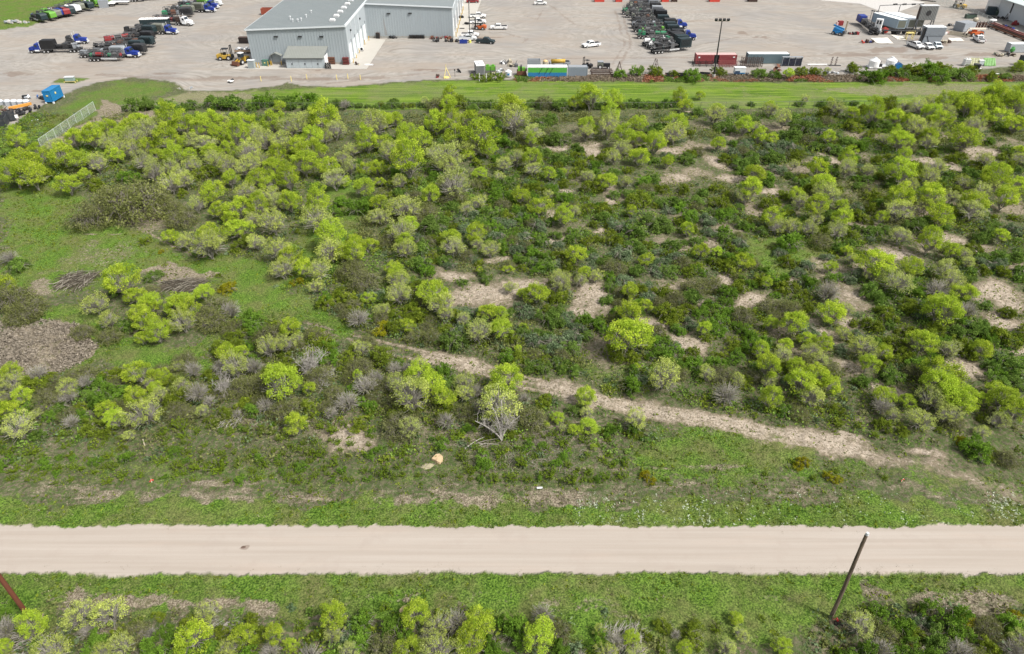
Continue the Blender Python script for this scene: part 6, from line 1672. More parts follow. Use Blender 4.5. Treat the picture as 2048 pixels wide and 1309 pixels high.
small('generator_trailer', 'grey louvred generator trailer with white roof, leftmost at the yard front edge', 'generator', 962, 153, genset, .18)
def limecr(t):
    B(t, 'tank', LIME, (-1.5, 1.5, 0, 1.6, 1.0, 2.1)); B(t, 'base', OLIVE, (-1.5, 1.5, 0, 1.6, .1, .95)); B(t, 'cap', LIME, (-1.2, -.5, .3, 1.2, 2.11, 2.5), (.4, 1.1, .3, 1.2, 2.11, 2.5))
    B(t, 'frame', DARK, *[(x - .05, x + .05, -.06, -.01, .1, 2.1) for x in (-1.5, 0, 1.5)])
small('lime_tank', 'lime green tank skid right of the generator trailer', 'tank', 981, 148, limecr)
small('engine_scrap', 'jumble of grey engines and pipes behind the small round tank', 'scrap', 1000, 150, junk(7, 24, 4.5, 6, 1.3, [STEEL, DARK, TAN, ALU]))
small('wellhead_scrap', 'brown and white valve parts, farthest pile left of the lime cart', 'scrap', 1012, 128, junk(8, 18, 3.4, 3.5, 1.8, [TAN, WHITE, DARK, STEEL]))
small('hose_scrap', 'dark engine pieces between valve pile and lime cart', 'scrap', 1026, 133, junk(9, 14, 2.6, 3, 1.3, [DARK, STEEL, TAN]))
small('round_tank', 'small pale round tank with blue markings before the scrap', 'tank', 1017, 154, lambda t: (MB().cyl((0, 0, .3), (0, 0, 1.6), .95, 14).build('body', ALU, t), MB().cyl((0, 0, 1.6), (0, 0, 2.0), .95, 14, .35).build('dome', WHITE, t), B(t, 'marking', SKY_B, (-.3, .3, -1.0, -.955, .7, 1.2))))
small('lime_cart', 'dark red bin with lime green machine inside, left of the long container', 'bin', 1043, 153, lambda t: (B(t, 'bin', RUST, (-1.4, 1.4, 0, 2.4, .3, 1.4)), B(t, 'machine', LIME, (-1.1, -.3, .3, 2, 1.41, 2.4), (.1, 1.1, .5, 2.2, 1.41, 2.2)), B(t, 'frame', BLACK, (-.28, .08, .2, 2.2, 1.41, 2.8)), B(t, 'skid', DARK, (-1.5, 1.5, -.05, 2.45, .1, .28))))
small('tarp_roll', 'yellow tarpaulin bundle behind the long container', 'tarpaulin', 1117, 149, lambda t: (MB().cyl((-2.2, 3.2, 2.9), (2.1, 3.0, 3.1), .65, 10, .55).build('bundle', YELLOW, t, True), B(t, 'cradle', DARK, (-1.9, -1.7, 2.7, 3.6, 0, 2.3), (1.6, 1.8, 2.6, 3.5, 0, 2.4))))
small('open_grey_bin', 'open grey trough behind the left end of the long container', 'bin', 1068, 147, lambda t: (B(t, 'wall', GREY, (-2, 2, 2.4, 2.5, 0, 3.2), (-2, 2, 4.2, 4.3, 0, 3.2), (-2, -1.9, 2.51, 4.19, 0, 3.2), (1.9, 2, 2.51, 4.19, 0, 3.2)), B(t, 'floor', ALU, (-1.89, 1.89, 2.51, 4.19, .1, 2.4))))
small('tan_dome', 'tan domed drum behind the middle of the long container', 'drum', 1091, 147, lambda t: (MB().cyl((0, 3.2, 0), (0, 3.2, 2.6), .8, 12).build('body', TAN, t), MB().blob((0, 3.2, 2.6), (.8, .8, .5), 3, 10, 6, .02).build('dome', P_('dome_tan', (.6, .42, .2)), t, True)))
def beams(n, L, m, dz=.5, dy=.7, h0=.3):
    def f(t):
        for i in range(n): MB().b2(-L / 2 + (i % 2) * .3, L / 2, i * dy, i * dy + .25, h0 + i * dz * .25, h0 + .28 + i * dz * .25).build('beam', m, t)
        for x in (-L / 2 + .6, L / 2 - .6): MB().b2(x - .08, x + .08, -.1, n * dy, .03, h0 - .01).build('bearer', RUSTD, t)
    return f
small('steel_beams', 'four long dark steel beams stacked right of the grey container', 'beams', 1204, 152, beams(4, 6.8, RUSTD, dy=1.3))
small('tractor', 'grey and black tractor standing behind the steel beams', 'tractor', 1207, 138, lambda t: (B(t, 'body', BLACK, (-.2, 1.9, -.6, .6, .7, 1.6)), B(t, 'cab', OLIVE, (-1.9, -.25, -.8, .8, .7, 2.1)), B(t, 'cab_roof', GREY, (-1.95, -.2, -.85, .85, 2.11, 2.25)), [wheel(t, x, y, r, .35) for x, r in ((-1.2, .75), (1.4, .5)) for y in (-.85, .85)]))
def aframe(t):
    g = MB()
    for y in (0, .9):
        g.cyl((-1, y, 0), (0, y, 3.1), .07, 6).cyl((1, y, 0), (0, y, 3.1), .07, 6).cyl((-.5, y, 1.5), (.5, y, 1.5), .05, 6)
    g.cyl((0, 0, 3.1), (0, .9, 3.1), .06, 6); g.build('legs', RUSTD, t); B(t, 'base', STEEL, (-1.3, 1.3, -.1, 1.0, .02, .12))
small('a_frame_stand', 'brown A-frame stand right of the steel beams', 'stand', 1238, 146, aframe)
small('a_frame_stand', 'leaning brown A-frame behind the second round bush', 'stand', 1312, 140, aframe, .5)
def gates(t):
    for k in range(4): B(t, 'rail', STEEL, (-2.8, 2.8, 0, .08, .3 + k * .4, .38 + k * .4))
    B(t, 'upright', STEEL, *[(x - .05, x + .05, -.05, -.005, 0, 1.6) for x in (-2.7, -.9, .9, 2.7)])
small('pipe_gate', 'low grey pipe gate between the first round bushes', 'gate', 1285, 151, gates)
small('beam_pile', 'pile of long black beams between round bushes left of floodlight pole', 'beams', 1362, 155, beams(3, 9, BLACK, dy=.8))
small('beam_pile', 'short bent black beams just left of the floodlight pole', 'beams', 1408, 151, beams(2, 3.2, BLACK, dy=.8), -.3)
def rack(nx, nz, L, m, h=2.2):
    def f(t):
        for k in range(nz): B(t, 'shelf_rail', m, (-L / 2, L / 2, -.1, .05, .3 + k * h / nz, .45 + k * h / nz), (-L / 2, L / 2, 1.3, 1.45, .3 + k * h / nz, .45 + k * h / nz))
        for i in range(nx):
            x = -L / 2 + .2 + (L - .4) * i / (nx - 1); B(t, 'upright', m, (x - .07, x + .07, -.18, -.105, 0, h + .1), (x - .07, x + .07, 1.455, 1.53, 0, h + .1))
    return f
small('storage_rack', 'dark steel rack before the left half of the maroon container', 'rack', 1406, 134, rack(4, 2, 6.6, BLACK, 1.5))
small('storage_rack', 'reddish steel rack before the right half of the maroon container', 'rack', 1455, 135, rack(6, 3, 5.6, P_('rack_red', (.2, .05, .05)), 1.8))
small('storage_rack', 'tall brown pipe rack before the left end of the slate container', 'rack', 1503, 135, rack(6, 4, 6.6, RUSTD, 2.8))
def solar(t):
    for i in range(3): B(t, 'dark_panel', P_('panel_navy', (.012, .016, .03), rough=.3), (-2.9 + i * 2.0, -1.1 + i * 2.0, 0, .9, .2, 2.2))
    B(t, 'frame', GREY, *[(-3.0 + i * 2.0, -2.9 + i * 2.0, -.08, 1.0, 0, 2.6) for i in range(4)], (-3.1, 3.2, -.08, 1.0, 2.61, 2.75))
small('panel_frame', 'grey frame holding three dark panels right of the slate container', 'frame', 1582, 133, solar)
small('rust_sheets', 'pile of rusty sheets before the dark panel frame', 'scrap', 1556, 146, lambda t: [MB().box(((i % 3) * .5 - .6, i * .35, .3 + i * .25), (1.9, 1.0, .07), .3 * i, .3 * (-1) ** i, .2).build('sheet', RUST, t) for i in range(6)])
small('white_pipe', 'long white pipe lying right of the dark panels', 'pipe', 1634, 131, lambda t: (MB().cyl((-3.1, 0, .22), (3.1, 0, .22), .2, 8).build('pipe', WHITE, t), B(t, 'bearer', DARK, (-2.6, -2.4, -.4, .4, 0, .06), (2.4, 2.6, -.4, .4, 0, .06))))
def coils(t):
    for x in (-.7, .7):
        for k in range(5): MB().cyl((x - .35, 0, .3 + k * .5), (x + .35, .2, .5 + k * .5), .09, 6).build('coil_turn', RUSTD, t)
        MB().cyl((x, .15, 0), (x, .15, 2.7), .06, 6).build('rod', DARK, t)
    B(t, 'base', DARK, (-1.3, 2.4, -.2, .4, 0, .15))
small('spring_stand', 'stand with two rusty coil columns left of the white tanks', 'stand', 1666, 132, coils)
def cart(t):
    B(t, 'box', ALU, (-1.6, 1.6, 0, 1.6, .9, 2.2)); B(t, 'roof', WHITE, (-1.7, 1.7, -.08, 1.7, 2.21, 2.3)); B(t, 'engine', P_('cart_blue', (.02, .05, .1)), (-1.5, -.1, -.08, -.01, .5, 1.4)); B(t, 'frame', SKY_B, (-1.6, 1.6, 0, 1.6, .6, .85))
    for x in (-.9, .9): wheel(t, x, .1, .35, .2); wheel(t, x, 1.5, .35, .2)
small('white_cart', 'small white box cart with blue frame right of the floodlight pole', 'cart', 1479, 152, cart)
small('debris_heap', 'low heap of dark debris right of the small white cart', 'debris', 1505, 151, junk(10, 12, 3.4, 1, .7, [DARK, STEEL, TAN]))
small('scrap_bits', 'thin grey scrap pieces left of the springs along the hedge', 'scrap', 1665, 148, junk(11, 8, 5, 1, .7, [ALU, STEEL]))
def wtank(t):
    MB().cyl((-.2, 0, .5), (-.2, 0, 2.2), 1.55, 18).build('body', WHITE, t, False)
    MB().cyl((-.2, 0, 2.2), (-.2, 0, 2.9), 1.55, 18, .5).build('dome', WHITE, t); MB().cyl((-.2, 0, 2.9), (-.2, 0, 3.1), .45, 10).build('hatch', ALU, t)
    B(t, 'skid', WHITE, (-1.9, 1.9, -1.4, 1.4, .2, .48)); B(t, 'pump', DARK, (1.2, 2.0, -1.0, -.2, .5, 1.3)); MB().cyl((1.4, -.9, .6), (1.4, -.9, 2.2), .06, 6).build('ladder', DARK, t)
small('round_white_tank', 'white round tank, left of two beside the hedge', 'tank', 1747, 136, wtank)
small('round_white_tank', 'white round tank, right of two beside the hedge', 'tank', 1781, 135, wtank)
small('tank_skid', 'low white skid between the two white round tanks', 'skid', 1763, 136, lambda t: (B(t, 'deck', WHITE, (-1, 1, -.8, .8, .4, .7)), B(t, 'pipe', ALU, (-1, 1, -.1, .1, .71, 1.1))))
small('blue_pump', 'blue pump unit behind the hedge right of the white tanks', 'pump', 1797, 142, lambda t: (B(t, 'housing', SKY_B, (-1, 1, 0, 1.2, .5, 1.7)), MB().prism([(-1, 1.71), (0, 2.3), (1, 1.71)], 0, 1.2).build('cover', P_('pump_blue', (.03, .12, .3)), t), B(t, 'skid', DARK, (-1.4, 1.4, -.1, 1.3, .1, .48))))

def floodlight():
    p = G(1427, 155.5)
    t = thing('floodlight_pole', 'tall dark floodlight pole with four lamps on a crossbar', 'light pole', (p.x, p.y, 0))
    q = on_y(1444, 43, p.y); H = q.z; lean = (q.x - p.x)
    MB().cyl((0, 0, 0), (lean, 0, H), .26, 10, .13).build('pole', DARK, t)
    MB().cyl((0, 0, 0), (0, 0, .9), .5, 12).build('footing', CONC, t)
    B(t, 'crossbar', DARK, (lean - 1.9, lean + 1.9, -.06, .06, H, H + .12))
    for i in range(4):
        x = lean - 1.75 + i * 1.15
        h = MB().box((x, -.2, H + .45), (.72, .5, .55), .15, 0, .5).build('lamp_head', BLACK, t)
        link('lamp_lens', MB().box((x, -.47, H + .35), (.5, .04, .4), .15, 0, .5).mesh('lamp_lens', GLASS), h)
floodlight()

# ------------------------------------------------------------------ right-hand rig-up area
def lift(t):
    B(t, 'chassis', P_('lift_blue', (.02, .22, .5)), (-1.5, 1.5, -.9, .9, .5, 1.1)); MB().prism([(-1.6, 1.1), (-1.4, 2.1), (1.5, 1.5), (1.5, 1.1)], -.6, .6).build('turret', P_('lift_blue', (0, 0, 0)), t)
    MB().box((-.1, 0, 2.25), (3.6, .4, .4), 0, .2).build('boom', SKY_B, t); B(t, 'basket', STEEL, (1.6, 2.3, -.7, .7, .5, 1.5))
    for x in (-1.1, 1.1):
        for y in (-.95, .95): wheel(t, x, y, .5, .35)
small('boom_lift', 'bright blue boom lift left of the rig-up area', 'lift', 1675, 70, lift, -.8, 1.15)
small('maroon_crate', 'maroon crate behind the blue boom lift', 'crate', 1681, 52, lambda t: (B(t, 'body', RED, (-.9, .9, 0, 1.2, .1, 1.6)), B(t, 'lid', PK, (-1.6, -.95, 0, 1, .1, 1.2))))
small('wooden_post', 'tall weathered wooden post beside the blue boom lift', 'post', 1690, 64, lambda t: (B(t, 'post', P_('wood_weathered', (.25, .2, .13)), (-.2, .2, -.15, .15, 0, 3.6)), B(t, 'cap', TAN, (-.5, .5, -.2, .2, 3.61, 3.8))))
small('compressor', 'black compressor on the ground between boom lift and rig truck', 'compressor', 1708, 70, junk(12, 12, 3.2, 1.6, 1.2, [BLACK, DARK, BLACK, RED]))
small('red_compressor', 'red and brown engine lying before the white tarpaulin', 'engine', 1733, 87, junk(13, 14, 5.5, 1.4, 1.2, [P_('bright_red_paint', (.55, .06, .04)), BLUE, RUSTD, RUSTD, DARK]))
small('red_reel', 'small red hose reel right of the rig truck', 'reel', 1769, 66, lambda t: (MB().cyl((0, -.5, .9), (0, .5, .9), .75, 12).build('drum', RED, t), B(t, 'stand', RED, (-.1, .1, -.75, -.65, 0, 1), (-.1, .1, .65, .75, 0, 1)), MB().cyl((0, -.62, .9), (0, -.55, .9), .95, 12).cyl((0, .55, .9), (0, .62, .9), .95, 12).build('flange', P_('bright_red_paint', (0, 0, 0)), t)))
TR('rig truck with deep blue engine cover and upright white tower', (1750, 72), (1716, 47), 80, None, BLUE, [BLACK, DARK, STEEL], None, axles=3, bh=3.4)
small('white_tower', 'white upright control tower on the tail of the rig truck', 'tower', 1752, 68, lambda t: (B(t, 'cabin', WHITE, (-1.1, 1.1, -.8, .8, 1.4, 5.0)), B(t, 'window', GLASS, (-.7, -.1, -.84, -.805, 3.4, 4.6), (.2, .8, -.84, -.805, 3.4, 4.6)), B(t, 'base', GREY, (-1.3, 1.3, -1.0, 1.0, .5, 1.38)), B(t, 'stripe', GREY, (-1.12, -1.105, -.6, .6, 1.6, 4.8))), -.6)
for i, (px, py) in enumerate([(1736, 52), (1741, 50), (1747, 48)]):
    p = G(px, py); o = MB().cyl((0, 0, 0), (0, 0, 5.5 - .5 * i), .09, 6).b2(-.35, .35, -.1, .1, 5.1 - .5 * i, 5.45 - .5 * i).build('stack_pipe', STEEL); o.location = p
    tag(o, ['tallest grey stack pipe behind the rig truck, leftmost', 'middle grey stack pipe behind the rig truck', 'rightmost grey stack pipe behind the rig truck'][i], 'pipe')
# three long pale boxes going away to the upper left
def long_box(label, near_l, near_r, dx, dlen, h, z0, mat, end):
    a, b = G(*near_l), G(*near_r)
    an = math.atan2(b.y - a.y, b.x - a.x); L = (b - a).length
    t = thing('tank_housing', label, 'tank', (a.x, a.y, 0), an, 'long pale housings of the rig-up area')
    MB()._add([(x, y, z) for z in (z0, z0 + h) for x, y in ((0, 0), (L, 0), (L + dx, dlen), (dx, dlen))], [(0, 3, 2, 1), (4, 5, 6, 7), (0, 1, 5, 4), (1, 2, 6, 5), (2, 3, 7, 6), (3, 0, 4, 7)]).build('shell', mat, t)
    MB()._add([(x, y, z) for z in (z0 + h + .004, z0 + h + .1) for x, y in ((-.08, -.08), (L + .08, -.08), (L + dx + .08, dlen), (dx - .08, dlen))], [(0, 3, 2, 1), (4, 5, 6, 7), (0, 1, 5, 4), (1, 2, 6, 5), (2, 3, 7, 6), (3, 0, 4, 7)]).build('roof', WR, t)
    MB().b2(.2, L - .2, -.06, -.005, z0 + .3, z0 + h - .3).build('end_door', end, t)
    for q in (.15, .85):
        MB().b2(q * L - .15, q * L + .15, .1, .4, 0, z0 - .003).build('foot', DARK, t)
    MB().b2(dx + .1, dx + .4, dlen - .6, dlen - .2, 0, z0 - .003).build('foot', DARK, t)
PB = P_('pale_blue_grey', (.36, .46, .52), wear=.2)
long_box('pale blue-grey long housing, leftmost of three in the rig-up area', (1791, 63), (1808, 63), -4.4, 11.5, 3.0, .9, PB, OLIVE)
long_box('pale long housing, middle of three in the rig-up area', (1812, 62), (1826, 62), -4.4, 11.5, 3.0, .9, ALU, OLIVE)
long_box('pale long housing, rightmost of three beneath the raised panel box', (1829, 61), (1843, 61), -4.4, 11.5, 2.8, .9, ALU, OLIVE)
def pipeframe(t):
    g = MB()
    g.cyl((-4, 0, 0), (-4, 0, 5.4), .12, 8).cyl((-4, 0, 5.4), (12, 1, 5.8), .12, 8).cyl((12, 1, 0), (12, 1, 5.8), .12, 8).cyl((4, .5, 0), (4, .5, 5.6), .12, 8)
    g.build('pipe_frame', STEEL, t)
    for x in (1, 4.5, 8, 11): MB().cyl((x, 0, 5.8), (x + 1.4, .1, 5.85), .3, 8).build('flange', DARK, t)
small('overhead_pipe', 'overhead pipe on posts behind the three pale housings', 'pipe', 1772, 42, pipeframe)
def deck(t):
    B(t, 'deck', DARK, (-9, 6, -.8, .8, 1.2, 1.4)); B(t, 'rail', STEEL, (-9, 6, -.85, -.81, 2.1, 2.2), *[(x - .04, x + .04, -.85, -.81, 1.4, 2.1) for x in range(-9, 7, 2)])
    for x in (-8.5, -4, 0, 5.5): B(t, 'leg', DARK, (x - .15, x + .15, -.7, -.4, 0, 1.19), (x - .15, x + .15, .4, .7, 0, 1.19))
    for i in range(6): MB().blob((-5 + i * 1.8, .2, .7), (.8, .6, .6), i, amp=.6).build('pump_body', [BLACK, STEEL, DARK][i % 3], t)
small('walkway_deck', 'dark steel walkway with pumps beneath, before the three pale housings', 'walkway', 1815, 70, deck, -.12)
def stand(t):
    for x in (-1.1, 1.1):
        for y in (-.5, .5): B(t, 'leg', PALEY, (x - .1, x + .1, y - .1, y + .1, 0, 2.0))
    B(t, 'platform', PALEY, (-1.3, 1.3, -.7, .7, 2.01, 2.2)); B(t, 'railing', PALEY, (-1.3, 1.3, -.7, -.65, 2.8, 2.88), *[(x - .04, x + .04, -.7, -.65, 2.21, 2.79) for x in (-1.2, 0, 1.2)])
small('yellow_platform', 'pale yellow stepped platform left of the grey tower box', 'platform', 1817, 79, stand)
def panelbox():
    a = on_y(1826, 46, G(1835, 62).y); 
    p = G(1845, 64)
    t = thing('raised_panel_box', 'big grey ribbed panel box raised on stilts above the pale housings', 'tank', (p.x, p.y, 0), .0)
    B(t, 'box', P_('panel_grey', (.24, .25, .24), wear=.3), (-3.1, 3.1, 0, 1.7, 3.9, 8.6))
    B(t, 'rib', STEEL, *[(-3.0 + i * .55, -2.85 + i * .55, -.08, -.005, 3.9, 8.6) for i in range(11)])
    B(t, 'opening', RUSTD, (-3.16, -3.105, .2, 1.5, 4.2, 8.2)); B(t, 'top', ALU, (-3.15, 3.15, -.1, 1.8, 8.61, 8.8))
    MB().cyl((0, -.12, 6.3), (0, -.05, 6.3), .9, 14).build('arch_mark', DARK, t)
    for x in (-2.9, 2.9):
        for y in (.1, 1.6): B(t, 'stilt', STEEL, (x - .14, x + .14, y - .14, y + .14, 0, 3.89))
    g = MB().cyl((-2.9, .1, 0), (2.9, .1, 3.8), .08, 6).cyl((2.9, .1, 0), (-2.9, .1, 3.8), .08, 6); g.build('brace', STEEL, t)
panelbox()
def towerbox():
    c, an, L = span((1842, 89), (1879, 89))
    t = thing('stacked_grey_box', 'grey steel box stacked on a narrower base, behind the three white cars', 'container', (c.x, c.y, 0), an)
    m = P_('tower_grey', (.22, .245, .27), wear=.2)
    MB().prism([(-L / 2, 0), (-L / 2 + .4, 2.7), (L / 2 + .3, 2.7), (L / 2, 0)], 0, 2.6).build('lower_box', m, t)
    B(t, 'upper_box', m, (-L / 2 + .3, L / 2 + .5, -.15, 3.0, 2.75, 5.4)); B(t, 'roof', WR, (-L / 2 + .25, L / 2 + .55, -.2, 3.05, 5.41, 5.5))
    q = MB()
    for i in range(15):
        x = -L / 2 + .5 + i * (L) / 15; q.b2(x, x + .12, -.2, -.155, 2.85, 5.3)
    q.build('ribs', m, t)
    MB().box((-1.2, -.05, 1.3), (.12, .1, 3.0), 0, -.5).build('ladder', DARK, t)
    MB().b2(-L / 2 - .3, -L / 2 + .2, .2, 1.0, .1, 5.0).build('pipe_bundle', DARK, t)
towerbox()
def sheet(name, label, pts, m):
    P = [G(a, b) for a, b in pts]; c = sum(P, Vector()) / len(P)
    R = random.Random(len(label))
    n = len(P)
    mb = MB()
    nx = 8
    vs = []
    for j in range(nx + 1):
        for i in range(nx + 1):
            u, v_ = i / nx, j / nx
            q = P[0].lerp(P[1], u).lerp(P[3].lerp(P[2], u), v_)
            vs.append((q.x - c.x, q.y - c.y, .05 + R.random() * .12))
    mb._add(vs, [(j * (nx + 1) + i, j * (nx + 1) + i + 1, (j + 1) * (nx + 1) + i + 1, (j + 1) * (nx + 1) + i) for j in range(nx) for i in range(nx)])
    o = mb.build(name, m); o.location = c
    tag(o, label, 'tarpaulin')
TARP = P_('cream_tarp', (.68, .64, .56), wear=.15)
sheet('tarpaulin', 'white tarpaulin spread on dirt left of the white pickups', [(1755, 88), (1787, 88), (1775, 76), (1741, 77)], TARP)
sheet('tarpaulin', 'small white tarpaulin spread right of the stacked grey box', [(1900, 83), (1929, 83), (1921, 77), (1896, 77)], TARP)
sheet('tarpaulin', 'white tarpaulin strip right behind the small red engine', [(1795, 80), (1812, 81), (1806, 74), (1780, 70)], TARP)
small('tan_valves', 'tan and brown valve heap right of the stacked grey box', 'scrap', 1890, 86, junk(14, 12, 3.2, 1.4, .9, [RUST, TAN, TAN, RUSTD]))
small('white_crates', 'pinkish white crates behind the tan valve heap', 'crates', 1888, 70, lambda t: [B(t, 'crate', PK if i % 2 else WHITE, (-1.5 + i * .9, -.75 + i * .9, (i % 2) * .6, .7 + (i % 2) * .6, .05, .8)) for i in range(4)])
small('timber_lengths', 'long thin timbers lying behind the small right tarpaulin', 'timber', 1908, 72, beams(4, 9, TAN, dy=.9, h0=.2), -.75)
small('round_cage', 'white and black round unit left of the grey shed container', 'machinery', 1899, 53, junk(15, 10, 2.8, 1.8, 1.3, [WHITE, BLACK, DARK]))
t, L = iso_container('grey shed container left of the telehandler', (1906, 60), (1925, 65), P_('shed_blue_grey', (.30, .33, .36), wear=.2), GREY, d=5.5, h=2.9)
def telehandler():
    c, an, L = span((1962, 72), (1934, 73))
    t = thing('telehandler', 'orange telehandler with long white boom above the white pickup', 'telehandler', (c.x, c.y, 0), an)
    B(t, 'body', ORANGE, (-2.6, 2.0, -.95, .95, .6, 1.4)); B(t, 'cab', ORANGE, (-.6, .9, -.95, -.1, 1.41, 2.6)); B(t, 'cab_glass', GLASS, (-.4, .7, -.99, -.955, 1.7, 2.5)); B(t, 'counterweight', GREY, (-3.0, -2.62, -.9, .9, .7, 1.6))
    MB().box((0, .35, 2.55), (6.4, .5, .5), 0, -.03).build('boom', P_('cream_boom', (.75, .66, .55)), t)
    MB().box((3.7, .35, 1.6), (.4, .45, 2.0), 0, -.35).build('boom_head', P_('cream_boom', (0, 0, 0)), t); B(t, 'fork', BLACK, (3.9, 5.2, -.3, -.1, .2, .3), (3.9, 5.2, .7, .9, .2, .3), (3.8, 3.9, -.5, 1.1, .2, 1.2))
    for x in (-1.7, 1.4):
        for y in (-1, 1): wheel(t, x, y, .65, .4)
telehandler()
def cage(t):
    g = MB()
    for k in range(3): g.b2(-5.2, 5.2, -.04, .04, .6 + k * .9, .7 + k * .9)
    g.build('rail', STEEL, t)
    for i in range(9): B(t, 'upright', BLACK, (-5.2 + i * 1.3 - .06, -5.2 + i * 1.3 + .06, -.06, .06, 0, 3.0))
small('pipe_fence_rack', 'grey upright rack screen behind the telehandler', 'rack', 1955, 60, cage)
small('cage_load', 'reddish brown pipes standing inside the upright rack screen', 'pipes', 1952, 57, lambda t: [MB().cyl((-3.5 + i * .6, 1 + (i % 2) * .3, 0), (-3.5 + i * .6, 1, 1.9), .22, 8).build('pipe', RUST, t) for i in range(13)])
def longrack(t):
    for k in range(7):
        MB().box((0, -1.5 + k * .5, .6 + (k % 3) * .35), (23, .42, .3)).build('pipe', [RUST, RUSTD, P_('rust_red', (.2, .045, .035))][k % 3], t)
    for x in range(-10, 12, 5): B(t, 'support', RUSTD, (x - .12, x + .12, -2, 2.2, 0, .48))
    for i in range(5): MB().blob((-7 + i * 1.3, 2.0, 1.3), (.7, .5, .5), i).build('blue_fitting', [DARK, BLUE, BLACK][i % 3], t)
small('pipe_rack', 'long rack of rusty pipes running to the right edge', 'rack', 2018, 68, longrack, ang((1983, 56), (2045, 80)))
small('round_tank', 'white rounded tank at the left end of the rusty pipe rack', 'tank', 1984, 46, lambda t: (MB().blob((0, 0, .9), (1.6, .9, .5), 2, 9, 6, .1).build('lid', WHITE, t, True), B(t, 'base', GREY, (-1.1, 1.1, -.6, .6, 0, .6))))
small('white_sheets', 'white sheets lying along the rusty pipe rack', 'sheets', 2022, 60, lambda t: (B(t, 'sheet', WHITE, (-2, .2, -.7, .6, .06, .14), (.6, 2.2, -1.2, 0, .06, .14))), -.5)
small('dark_container', 'small dark green crate behind the grey shed container', 'crate', 1942, 38, lambda t: (B(t, 'body', P_('crate_green', (.05, .08, .06)), (-1.9, 1.9, 0, 1.6, .05, 1.5)), B(t, 'lid', BLACK, (-1.0, 2.0, -.05, 1.7, 1.51, 1.62))))
small('tan_bag', 'tan rounded bag behind the upright rack screen', 'bag', 1950, 44, lambda t: (MB().blob((0, 0, .8), (1.0, .8, .8), 6, 9, 6, .15).build('bag', TAN, t, True), B(t, 'tie', DARK, (-.15, .15, -.15, .15, 1.55, 1.8))))
# hall at the upper right
def hall():
    A = G(1969, 22.5); Bp = G(2019, 41.5); C = G(2075, 62)
    t = thing('metal_hall', 'white-walled metal hall with pale roof in the upper right corner', 'building', (A.x, A.y, 0), 0)
    u = Vector((C.x - A.x, C.y - A.y)); L = u.length; u.normalize(); v = Vector((-u.y, u.x))
    t.rotation_euler = (0, 0, math.atan2(u.y, u.x))
    H = 6.6
    L = L + 12
    B(t, 'wall', P_('hall_wall', (.52, .55, .57), wear=.12), (0, L, .01, 24, 0, H))
    B(t, 'white_panel', WHITE, (.3, 7.5, -.04, .005, .1, H - .2)); B(t, 'end_wall', GREY, (-.06, -.005, .1, 24, 0, H))
    MB()._add([(-1.0, -2.4, H - .1), (L + 1, -2.4, H - .1), (L + 1, 12, H + 1.7), (-1.0, 12, H + 1.7), (-1.0, -2.4, H + .12), (L + 1, -2.4, H + .12), (L + 1, 12, H + 1.92), (-1.0, 12, H + 1.92)], [(0, 3, 2, 1), (4, 5, 6, 7), (0, 1, 5, 4), (1, 2, 6, 5), (2, 3, 7, 6), (3, 0, 4, 7)]).build('roof', P_('hall_roof', (.50, .56, .55), wear=.15), t)
    MB()._add([(-1.0, 12.01, H + 1.7), (L + 1, 12.01, H + 1.7), (L + 1, 26, H - .1), (-1.0, 26, H - .1), (-1.0, 12.01, H + 1.92), (L + 1, 12.01, H + 1.92), (L + 1, 26, H + .12), (-1.0, 26, H + .12)], [(0, 3, 2, 1), (4, 5, 6, 7), (0, 1, 5, 4), (1, 2, 6, 5), (2, 3, 7, 6), (3, 0, 4, 7)]).build('roof', P_('hall_roof', (0, 0, 0)), t)
    B(t, 'down_pipe', P_('pipe_dark', (.05, .05, .06)), (15.2, 15.6, -.3, -.05, 2.4, H - .3)); B(t, 'seam_post', WHITE, (15.2, 15.6, -.3, -.05, 0, 2.39))
    MB().cyl((20, 3, H + .4), (20, 3, H + 1.3), .9, 10).build('roof_vent', WHITE, t)
hall()
small('dark_skip', 'black tarpaulined crate against the white hall', 'crate', 1981, 31, lambda t: (B(t, 'body', P_('tarp_navy', (.02, .04, .05)), (-1.7, 1.5, 0, 2.2, .05, 2.9)), MB().blob((1.9, .6, 1.0), (1.0, 1.0, 1.1), 5).build('green_bundle', P_('crate_green', (0, 0, 0)), t)), -.4)
small('tyre_row', 'row of black tyres and parts along the white hall', 'tyres', 1996, 38, junk(16, 14, 6.5, 1.2, .8, [BLACK, TYRE, DARK]), -.6)
small('steel_trestle', 'dark trestle standing against the white hall wall', 'trestle', 2011, 42, aframe, -.4, .8)
small('red_machine', 'dark red machine by the right edge of the hall', 'machinery', 2031, 52, junk(17, 10, 2.4, 1.5, 2.2, [RED, RED, RUSTD]))
small('pipe_length', 'dark pipe lying on the gravel at the top beside the mesh fence', 'pipe', 1856, 3, lambda t: (MB().cyl((-3, 0, .2), (3, 0, .2), .2, 8).build('pipe', DARK, t), B(t, 'bearer', DARK, (-.1, .1, -.3, .3, 0, .05))), -.5)
t, L = iso_container('pale grey container at the right edge above the debris pile', (2017, 106), (2060, 106), P_('container_pale', (.40, .43, .45), wear=.25), WR, h=2.7)
small('debris_pile', 'pile of broken rock and twisted scrap by the right edge', 'debris', 2010, 113, junk(18, 30, 7, 3, .9, [TAN, DARK, RUSTD, OLIVE, STEEL]))
small('green_barrel', 'green bundle on top of the debris pile at right', 'bundle', 2022, 106, lambda t: (MB().blob((0, 0, 1.0), (.8, .7, 1.0), 7).build('bundle', P_('bundle_green', (.05, .25, .05)), t), B(t, 'base', DARK, (-.5, .5, -.4, .4, 0, .3))))
